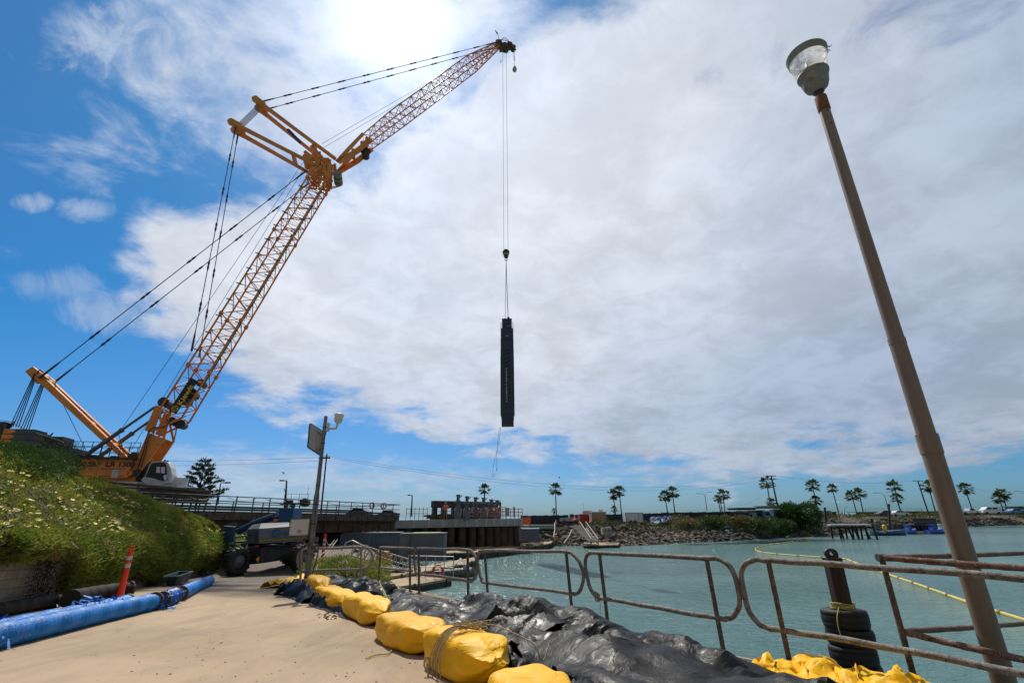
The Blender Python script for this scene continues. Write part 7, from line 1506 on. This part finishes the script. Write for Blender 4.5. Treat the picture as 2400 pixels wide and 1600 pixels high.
# ------------------------------------------------------------ tarps: a small cloth settle, then folds
def plan(p, q, t): return np.array(p)*(1-t)+np.array(q)*t
RIDGE = [(-6.9, 17.3, .40), (-5.6, 15.9, .52), (-4.2, 14.0, .46), (-2.6, 11.8, .42), (-1.1, 10.1, .45), (.15, 8.5, .50), (1.15, 7.0, .43), (1.95, 5.6, .33), (2.7, 4.5, .33), (3.45, 3.4, .30), (4.1, 2.2, .3)]
rdg = np.array(polyline([np.array(r) for r in RIDGE], 20)); rl = np.concatenate([[0], np.cumsum(np.linalg.norm(np.diff(rdg[:, :2], axis=0), axis=1))])
def heap(x, y, off=0.):
    # nearest point along the ridge, then a lumpy cross section
    xf, yf = x.ravel(), y.ravel(); d2 = (xf[:, None]-rdg[None, :, 0])**2+(yf[:, None]-rdg[None, :, 1])**2; k = d2.argmin(1); s_ = rl[k]; dist = np.sqrt(d2.min(1)); hh = rdg[k, 2]
    tg = np.gradient(rdg[:, :2], axis=0); sg = np.sign((xf-rdg[k, 0])*tg[k, 1]-(yf-rdg[k, 1])*tg[k, 0])*dist
    w = 1.0+.18*fbm(s_*.9, s_*0+3, 7, 2); a = np.clip(1-(dist/w)**2.2, 0, 1)**.6
    lump = .78+.45*fbm(s_*.9+off, sg*1.1, 17, 3)+.2*np.abs(fbm(s_*2.3+off, sg*2.1+s_*.8, 27, 2))
    sec = .24*np.exp(-((sg+.55)/.28)**2)*(1+fbm(s_*1.7, s_*0, 3, 2)); h_ = np.maximum(a*hh*np.clip(lump, .3, 1.3), sec*(dist < 1.1))
    return (h_+gz(yf)).reshape(x.shape)
def settle(s0, s1, l0, l1, ex, seed, lift=0., sp_=.045, it=110):
    ns, nl = int((s1-s0)/sp_), int((l1-l0)/sp_); S_, L_ = np.meshgrid(np.linspace(s0, s1, ns), np.linspace(l0, l1, nl), indexing='ij'); q = np.random.default_rng(seed)
    S_ = S_+.22*fbm(L_*1.5, S_*.6, seed+3, 3); L2 = L_+.16*fbm(S_*1.2, L_*1.2, seed+5, 3)
    bx = np.interp(S_, rl, rdg[:, 0]); by = np.interp(S_, rl, rdg[:, 1]); tx = np.gradient(rdg[:, 0])/np.gradient(rl); ty = np.gradient(rdg[:, 1])/np.gradient(rl)
    nx, ny = -np.interp(S_, rl, ty), np.interp(S_, rl, tx)          # to the water side
    X = np.stack([bx-nx*0+(-nx)*0+nx*L2*0+0, by, by*0], 2); X[:, :, 0] = bx+(-nx)*L2; X[:, :, 1] = by+(-ny)*L2
    H0 = heap(X[:, :, 0], X[:, :, 1]); X[:, :, 2] = H0+.12+lift+.12*fbm(S_*4, L_*4, seed, 3)+q.normal(0, .006, X.shape[:2])
    rs = sp_*ex; rsd = rs*1.414; G_ = 0.012
    hx = np.linspace(X[:, :, 0].min()-1, X[:, :, 0].max()+1, 150); hy = np.linspace(X[:, :, 1].min()-1, X[:, :, 1].max()+1, 260); HX, HY = np.meshgrid(hx, hy, indexing='ij'); HG = heap(HX, HY)
    def Hs(x, y):
        fx = np.clip((x-hx[0])/(hx[1]-hx[0]), 0, 148.99); fy = np.clip((y-hy[0])/(hy[1]-hy[0]), 0, 258.99); i, j = fx.astype(int), fy.astype(int); a, b = fx-i, fy-j
        return HG[i, j]*(1-a)*(1-b)+HG[i+1, j]*a*(1-b)+HG[i, j+1]*(1-a)*b+HG[i+1, j+1]*a*b
    def con(A, B, r, k=.5, stiff=1.):
        d_ = B-A; l_ = np.linalg.norm(d_, axis=2, keepdims=True)+1e-9; c = d_*((l_-r)/l_)*k*stiff; A += c; B -= c
    Xp = X.copy()
    for n in range(it):
        v = (X-Xp)*.90; Xp = X.copy(); X = X+v; X[:, :, 2] -= G_*(.5 if n < 40 else 1)
        for _ in range(3):
            for p in (0, 1):
                con(X[p:-1:2][: (X.shape[0]-p)//2], X[p+1::2][: (X.shape[0]-p)//2], rs); con(X[:, p:-1:2][:, : (X.shape[1]-p)//2], X[:, p+1::2][:, : (X.shape[1]-p)//2], rs)
            con(X[:-1:2, :-1][:, ::2][:(X.shape[0])//2, :X.shape[1]//2], X[1::2, 1:][:, ::2][:(X.shape[0])//2, :X.shape[1]//2], rsd, .5, .5)
            con(X[:-2:4], X[2::4][:X[:-2:4].shape[0]], rs*1.9, .5, .15); con(X[:, :-2:4], X[:, 2::4][:, :X[:, :-2:4].shape[1]], rs*1.9, .5, .15)
        hh = Hs(X[:, :, 0], X[:, :, 1])+.012; m_ = X[:, :, 2] < hh; X[:, :, 2] = np.where(m_, hh, X[:, :, 2]); X[:, :, :2] = np.where(m_[:, :, None], Xp[:, :, :2]*.75+X[:, :, :2]*.25, X[:, :, :2])
    return X
def facet(x, y, seed):     # flat triangles meeting in sharp creases
    i, j = np.floor(x).astype(np.int64), np.floor(y).astype(np.int64); fx, fy = x-i, y-j
    def h(i, j):
        n = (i*374761393+j*668265263+seed*982451653) & 0x7fffffff; n = (n ^ (n >> 13))*1274126177 & 0x7fffffff; return ((n ^ (n >> 16)) & 0xffff)/32767.5-1
    a, b, c, d_ = h(i, j), h(i+1, j), h(i, j+1), h(i+1, j+1); return np.where(fx+fy < 1, a+(b-a)*fx+(c-a)*fy, d_+(c-d_)*(1-fx)+(b-d_)*(1-fy))
def fold(X, seed):
    x, y = X[:, :, 0], X[:, :, 1]; wx = x+.2*fbm(x*.7, y*.7, seed+40, 2); wy = y+.2*fbm(x*.7+9, y*.7, seed+41, 2)
    a = -.54*wx+.84*wy; b = .84*wx+.54*wy; z = 0
    for fa, fb, am, ro, sd_ in ((.55, 3.2, .07, .12, 5), (1.0, 1.9, .11, .3, 1), (1.8, 3.6, .085, -.5, 2), (3.6, 6.4, .042, .8, 3), (7.5, 10, .018, 0, 4)):
        c_, s_ = math.cos(ro), math.sin(ro); mk = 1 if sd_ in (5, 1) else np.clip(.45+1.9*fbm(x*.8, y*.8, seed+70, 2), .08, 1.15); z = z+mk*am*facet((a*c_-b*s_)*fa+sd_*3.7, (a*s_+b*c_)*fb, seed*7+sd_)
    n_, m_ = X.shape[:2]; ed = np.minimum(np.minimum(np.arange(m_), np.arange(m_)[::-1])/5., 1)[None, :]
    X = X.copy(); X[:, :, 2] = np.maximum(X[:, :, 2]+z*ed-.03, gz(y)+.012+.008*np.sin(x*31)); return X
def tarp_mat():
    m = bpy.data.materials.new('black_tarp'); m.use_nodes = True; nt = m.node_tree; p = nt.nodes['Principled BSDF']; N = NT(nt); g = N.n('ShaderNodeNewGeometry').outputs['Position']
    a_, b_, d_ = N.noise(g, 1.5, 3, .5, 1.2), N.noise(g, 4.5, 4, .55, 1.4), N.noise(g, 1., 4, .6)
    sc = N.m('MULTIPLY', N.ramp(N.m('ABSOLUTE', N.m('SUBTRACT', N.noise(g, 5, 5, .7, 2.5), .5)), .03, .0), N.ramp(d_, .45, .62))
    N.put(p.inputs['Base Color'], N.mix(N.m('MULTIPLY', sc, .6), N.mix(N.ramp(d_, .4, .65), (.004, .004, .0045, 1), (.008, .008, .0085, 1)), (.04, .038, .036, 1)))
    N.put(p.inputs['Roughness'], N.ramp(b_, .3, .7, .34, .52)); p.inputs['Specular IOR Level'].default_value = .15
    wr = N.m('ABSOLUTE', N.m('SUBTRACT', a_, .5)); wr2 = N.m('ABSOLUTE', N.m('SUBTRACT', b_, .5))
    bn = N.n('ShaderNodeBump'); bn.inputs['Distance'].default_value = .05; bn.inputs['Strength'].default_value = .8; N.put(bn.inputs['Height'], N.m('ADD', N.m('MINIMUM', wr, .12), N.m('MULTIPLY', N.m('MINIMUM', wr2, .08), .5))); N.put(p.inputs['Normal'], bn.outputs[0]); return m
TARP = tarp_mat()
for s0, s1, l0, l1, ex, seed, lf, lab in ((.2, 7.4, -1.0, 1.15, 1.16, 3, 0, 'far crumpled black tarp heaped beside the small yellow bags'), (6.6, 12.2, -1.05, 1.2, 1.2, 5, .05, 'middle crumpled black tarp heaped behind the biggest yellow bags'), (11.2, 18.8, -1.05, 1.25, 1.15, 8, .09, 'nearest black tarp draped in broad folds along the railing')):
    X = settle(s0, s1, l0, l1, ex, seed, lf); X = fold(X, seed); mb = MB(); mb.grid(X.reshape(-1, 3), X.shape[0], X.shape[1]); o = mb.build('black_tarp', TARP, None, lab, 'tarp', group='black tarps heaped along the railing')
    es_ = o.modifiers.new('creases', 'EDGE_SPLIT'); es_.use_edge_angle = True; es_.split_angle = math.radians(17)
# ------------------------------------------------------------ yellow float bags
def bag_mat(name, a, b):
    m = bpy.data.materials.new(name); m.use_nodes = True; nt = m.node_tree; p = nt.nodes['Principled BSDF']; N = NT(nt); g = N.n('ShaderNodeNewGeometry').outputs['Position']
    st = N.ramp(N.noise(g, 1.4, 6, .65), .4, .7); N.put(p.inputs['Base Color'], N.mix(N.m('MULTIPLY', N.ramp(N.noise(g, 9, 5, .8), .56, .72), .35), N.mix(st, c4(a), c4(b)), (.25, .15, .02, 1)))
    p.inputs['Roughness'].default_value = .48; p.inputs['Specular IOR Level'].default_value = .22
    bn = N.n('ShaderNodeBump'); bn.inputs['Distance'].default_value = .09; bn.inputs['Strength'].default_value = .8
    w_ = N.m('MINIMUM', N.m('ABSOLUTE', N.m('SUBTRACT', N.noise(g, 2.2, 3, .5, 1.6), .5)), .07); N.put(bn.inputs['Height'], N.m('ADD', w_, N.m('MULTIPLY', N.noise(g, 40, 3), .03))); N.put(p.inputs['Normal'], bn.outputs[0]); return m
BAG = bag_mat('yellow_vinyl', (.88, .48, .006), (.78, .39, .005))
def bag(c, dr, L, w, h, seed, label, pinch=(1, 1), tilt=0., name='float_bag', nearp=None):
    q = np.random.default_rng(seed); u = unit([dr[0], dr[1], -.05*dr[1]]); v = unit([-u[1], u[0], 0]); wv = np.cross(u, v); nt_, na = 60, 64; V = []
    ph = q.uniform(0, 6.28, 6); kk = q.integers(5, 9, 2); pass
    ti, tj = np.meshgrid(np.linspace(0, L*2.6, nt_), np.linspace(0, 7, na, endpoint=False), indexing='ij'); bl = np.minimum(tj, 7-tj)*1.1; FC = .055*facet(ti+.3*bl, bl, seed*3)+.03*facet(ti*2.1+bl, bl*2.2, seed*3+1)
    for i in range(nt_):
        t = -1+2*i/(nt_-1); e = abs(t); pn = pinch[0] if t < 0 else pinch[1]; k_ = kk[0] if t < 0 else kk[1]
        body = 1-max(0, (e-.58)/.42)**1.7*(.78 if pn else .12); flare = .10*max(0, (e-.92)/.08) if pn else 0
        pl = max(0, (e-.5)/.5)
        for j in range(na):
            a = 2*math.pi*j/na+.12; ca, sa = math.cos(a), math.sin(a); n_ = 5.5-3.2*pl; r = (abs(ca)**n_+abs(sa)**n_)**(-1/n_)
            r *= body+flare; r *= 1-.30*pl*abs(math.sin(k_*a/2+ph[0]+(1.2 if t < 0 else 0)))**.7+.035*math.sin(3*a+4*t+ph[1])+.02*math.sin(5*a-7*t+ph[2])+FC[i, j]
            x = t*L/2*(1+.04*math.sin(2*a+ph[3])*(e > .8)); y = r*ca*w/2+.025*math.sin(3*t+ph[4]); z = r*sa*h/2
            if z > 0: z *= 1-.10*(1-e)*abs(math.sin(1.6*t*3+ph[5]))
            z = max(z, -h*.47)-(.0 if e < .8 else 0)+(.05*h if e > .9 else 0); V.append(np.asarray(c)+u*x+v*y+wv*(z+h*.47)+[0, 0, tilt*t])
    mb = MB(); mb.grid(V, nt_, na, True, True); n0 = V[:na]; mb.add(n0, [tuple(range(na))[::-1]]); mb.add(V[-na:], [tuple(range(na))])
    o = mb.build(name, BAG, None, label, 'float bag', 'yellow float bags along the tarp edge'); sb = o.modifiers.new('sub', 'SUBSURF'); sb.levels = sb.render_levels = 1; return o
def bag_px(a, b, w, h, seed, label, ext=.0, **k):
    A_, B_ = G(*a), G(*b); d_ = (B_-A_)[:2]; L_ = np.hypot(*d_); d_ = d_/L_; nr_ = np.array([-d_[1], d_[0]]); c = (A_+B_)[:2]/2+nr_*w*.46; c = np.array([c[0], c[1], gz(c[1])+.005]); return bag(c, d_, L_+ext, w, h, seed, label, **k)
bag_px((706, 1392), (738, 1411), .50, .58, 1, 'upright yellow bag at the far end of the row by the grey pole', ext=.05, pinch=(0, 1))
bag_px((722, 1404), (797, 1436), .56, .40, 2, 'second yellow bag from the far end, lying just in front of the upright one', ext=.1)
bag_px((793, 1432), (862, 1474), .58, .43, 3, 'third yellow bag, puckered at its right end, beside the far tarp', ext=.12)
bag_px((857, 1494), (982, 1545), .62, .40, 4, 'fourth yellow bag, long and boxy, in the middle of the row', ext=.12)
bag_px((985, 1552), (1092, 1626), .64, .45, 6, 'big yellow bag with a tangle of rope on it near the bottom edge', ext=.2)
bag_px((1128, 1690), (1205, 1790), .60, .42, 7, 'nearest yellow bag cut off by the bottom edge', ext=.1)
for (px, py, dx, dy, L_, w, h, sd_, lab) in ((1822, 1566, .8, -.6, .5, .3, .26, 11, 'yellow bag just left of the nearest railing post'), (1915, 1576, .85, -.5, .55, .34, .30, 12, 'yellow bag between the nearest railing post and the tyre pile'), (2110, 1605, .75, -.65, .6, .34, .26, 13, 'yellow bag right of the tyre pile at the bottom edge')):
    p = G(px, py); k_ = 1.0; p = np.array([p[0], p[1], gz(p[1])+.0])*1.0; r_ = ray(px, py); p = np.array([r_[0]/r_[1]*6.2, 6.2, gz(6.2)-.10]) if px < 2000 else np.array([r_[0]/r_[1]*5.6, 5.6, gz(5.6)-.12]); bag(p, (dx, dy), L_, w, h, sd_, lab)
p = Q(1432, 1470, 7.6); bag(np.array([p[0], p[1], p[2]-.14]), (.7, -.7), .35, .2, .16, 15, 'scrap of yellow bag peeping over the tarp below the second railing panel')
# crumpled end of the curtain at the far left
q = np.random.default_rng(3); A_, B_ = G(640, 1382), G(712, 1392)
def crumple(name, pts, w, h, m, lab, cat, seed):
    P = np.array(polyline(pts, 10)); n = len(P); V = []; tg = np.gradient(P, axis=0)
    for i in range(n):
        nr_ = unit([-tg[i][1], tg[i][0], 0])
        for j in range(17):
            t = -1+j/8; hh = h*max(0, 1-abs(t)**2)*(.5+.8*abs(fbm(np.array([i*.35]), np.array([t*2.2]), seed, 3)[0])*2); y_ = P[i][1]+nr_[1]*t*w/2
            V.append([P[i][0]+nr_[0]*t*w/2+.05*math.sin(i*.8+seed), y_, gz(y_)+.008+hh+.008*abs(math.sin(i*1.3+j*.9))])
    mb = MB(); mb.grid(V, n, 17); return mb.build(name, m, None, lab, cat)
crumple('empty_bag', [G(637, 1378), G(668, 1372), G(700, 1366), G(722, 1358)], .8, .22, BAG, 'flattened empty yellow bag trailing at the far left end of the row', 'bag', 4)
crumple('tarp_tail', [G(668, 1394), G(690, 1388), G(715, 1396), G(735, 1412)], .7, .30, TARP, 'short black tarp tail curling in front of the far yellow bags', 'tarp', 9)
crumple('tarp_tail', [G(1190, 1560), G(1150, 1545), G(1110, 1520), G(1060, 1500), G(990, 1470), G(930, 1450)], .65, .17, TARP, 'long narrow black tarp roll squeezed between the yellow bags and the heap', 'tarp', 12)
crumple('tarp_tail', [G(1260, 1640), G(1215, 1600), G(1180, 1575)], .6, .20, TARP, 'black tarp fold behind the nearest yellow bag', 'tarp', 14)
crumple('yellow_sheet', [Q(1782, 1540, 6.3), Q(1850, 1565, 6.1), Q(1930, 1572, 6.0), Q(2010, 1580, 5.9), Q(2090, 1588, 5.6), Q(2180, 1600, 5.2)], .9, .13, BAG, 'crumpled yellow sheet lying round the foot of the tyre pile', 'sheet', 23)
# ropes
RP = mat('tan_rope', (.42, .34, .19), (.3, .24, .13), rough=.95, scale=30)
q = np.random.default_rng(12); top5 = None
mb = MB(); dd5 = (G(1092, 1626)-G(985, 1552))[:2]; dd5 = dd5/np.hypot(*dd5); n5_ = np.array([-dd5[1], dd5[0]]); c5 = ((G(985, 1552)+G(1092, 1626))/2)[:2]+n5_*.33+dd5*.05; c5 = np.array([c5[0], c5[1], gz(c5[1])+.46])
for k in range(8):
    a0 = q.uniform(0, 6.3); R1, R2 = q.uniform(.05, .16), q.uniform(.04, .1); o = c5+q.normal(0, 1, 3)*[.05, .05, .008]; mb.tube([o+np.array([R1*math.cos(a+a0)+.05*math.sin(2*a), R2*math.sin(a+a0), .012*k+.012*math.sin(3*a)]) for a in np.linspace(0, 6, 18)], .0065, 5)
for k in range(7):
    F3 = np.array([-n5_[0], -n5_[1], 0]); D3 = np.array([dd5[0], dd5[1], 0]); kx = (k-3)*.035; m1 = c5+F3*.30+D3*kx+[0, 0, -.03]; e = c5+F3*.42+D3*(kx*1.6+q.normal(0, .03))+[0, 0, -.40-.03*(k%3)]; m2 = e*.5+m1*.5+F3*.05; mb.tube(polyline([c5+[0, 0, .03], c5*.5+m1*.5+[0, 0, .05], m1, m2, e], 6), .0065, 5)
kn = c5+F3*.46-D3*.16+[0, 0, -.33]
for k in range(4): mb.tube([kn+np.array([.035*math.cos(a), .0, .06*math.sin(a)+.0])+q.normal(0, .005, 3) for a in np.linspace(0, 6.3, 14)], .007, 5)
mb.tube(polyline([kn, kn+[.02, -.01, -.1], kn+[.01, -.02, -.2]]), .012, 5)
mb.tube(polyline([c5, c5+[.25, .05, .03], c5+[.5, -.1, -.02], c5+[.75, -.3, -.1], c5+[.85, -.35, -.25], c5+[.95, -.2, -.1]], 8), .007, 5)
mb.build('rope_tangle', RP, None, 'tangle of thin tan rope lying on the big yellow bag', 'rope')
def rope_obj(pts, label, r=.007, m=RP): mb = MB(); mb.tube(polyline(pts, 8), r, 5); mb.build('rope', m, None, label, 'rope')
GY = MATS['rope_green_yellow']
def gp(px, py, h=.02): p = G(px, py); return np.array([p[0], p[1], gz(p[1])+h])
rope_obj([gp(857, 1546), gp(872, 1540), gp(890, 1536), gp(905, 1536), gp(915, 1530), gp(918, 1524)], 'short green yellow rope end lying on the concrete below the fourth bag', .009, GY)
rope_obj([gp(885, 1415, .5), gp(895, 1430, .42), gp(905, 1440, .32), gp(912, 1446, .25)], 'yellow cord at the neck of the third yellow bag', .012, GY)
c_ = np.array([.0, 9.2, heap(np.array([.0]), np.array([9.2]))[0]+.1])
rope_obj([Q(1050, 1420, 10.5), Q(1035, 1413, 10.4), Q(1030, 1425, 10.2), Q(1045, 1440, 9.8)], 'pale cord sticking out of the middle tarp', .007)
mb = MB(); q = np.random.default_rng(4)
for k in range(120):
    p = G(q.uniform(745, 790), q.uniform(1436, 1452)) if k < 34 else G(q.uniform(300, 1000), q.uniform(1400, 1600)); s_ = q.uniform(.006, .03) if k < 34 else q.uniform(.004, .012); mb.box([p[0], p[1], gz(p[1])+s_*.3], (s_*q.uniform(1, 2.5), s_, s_*.6))
mb.build('grit', mat('grit', (.05, .04, .03), (.12, .09, .06), scale=9, rough=.95), None, 'dark crumbs of grit scattered on the concrete', 'grit', kind='stuff')
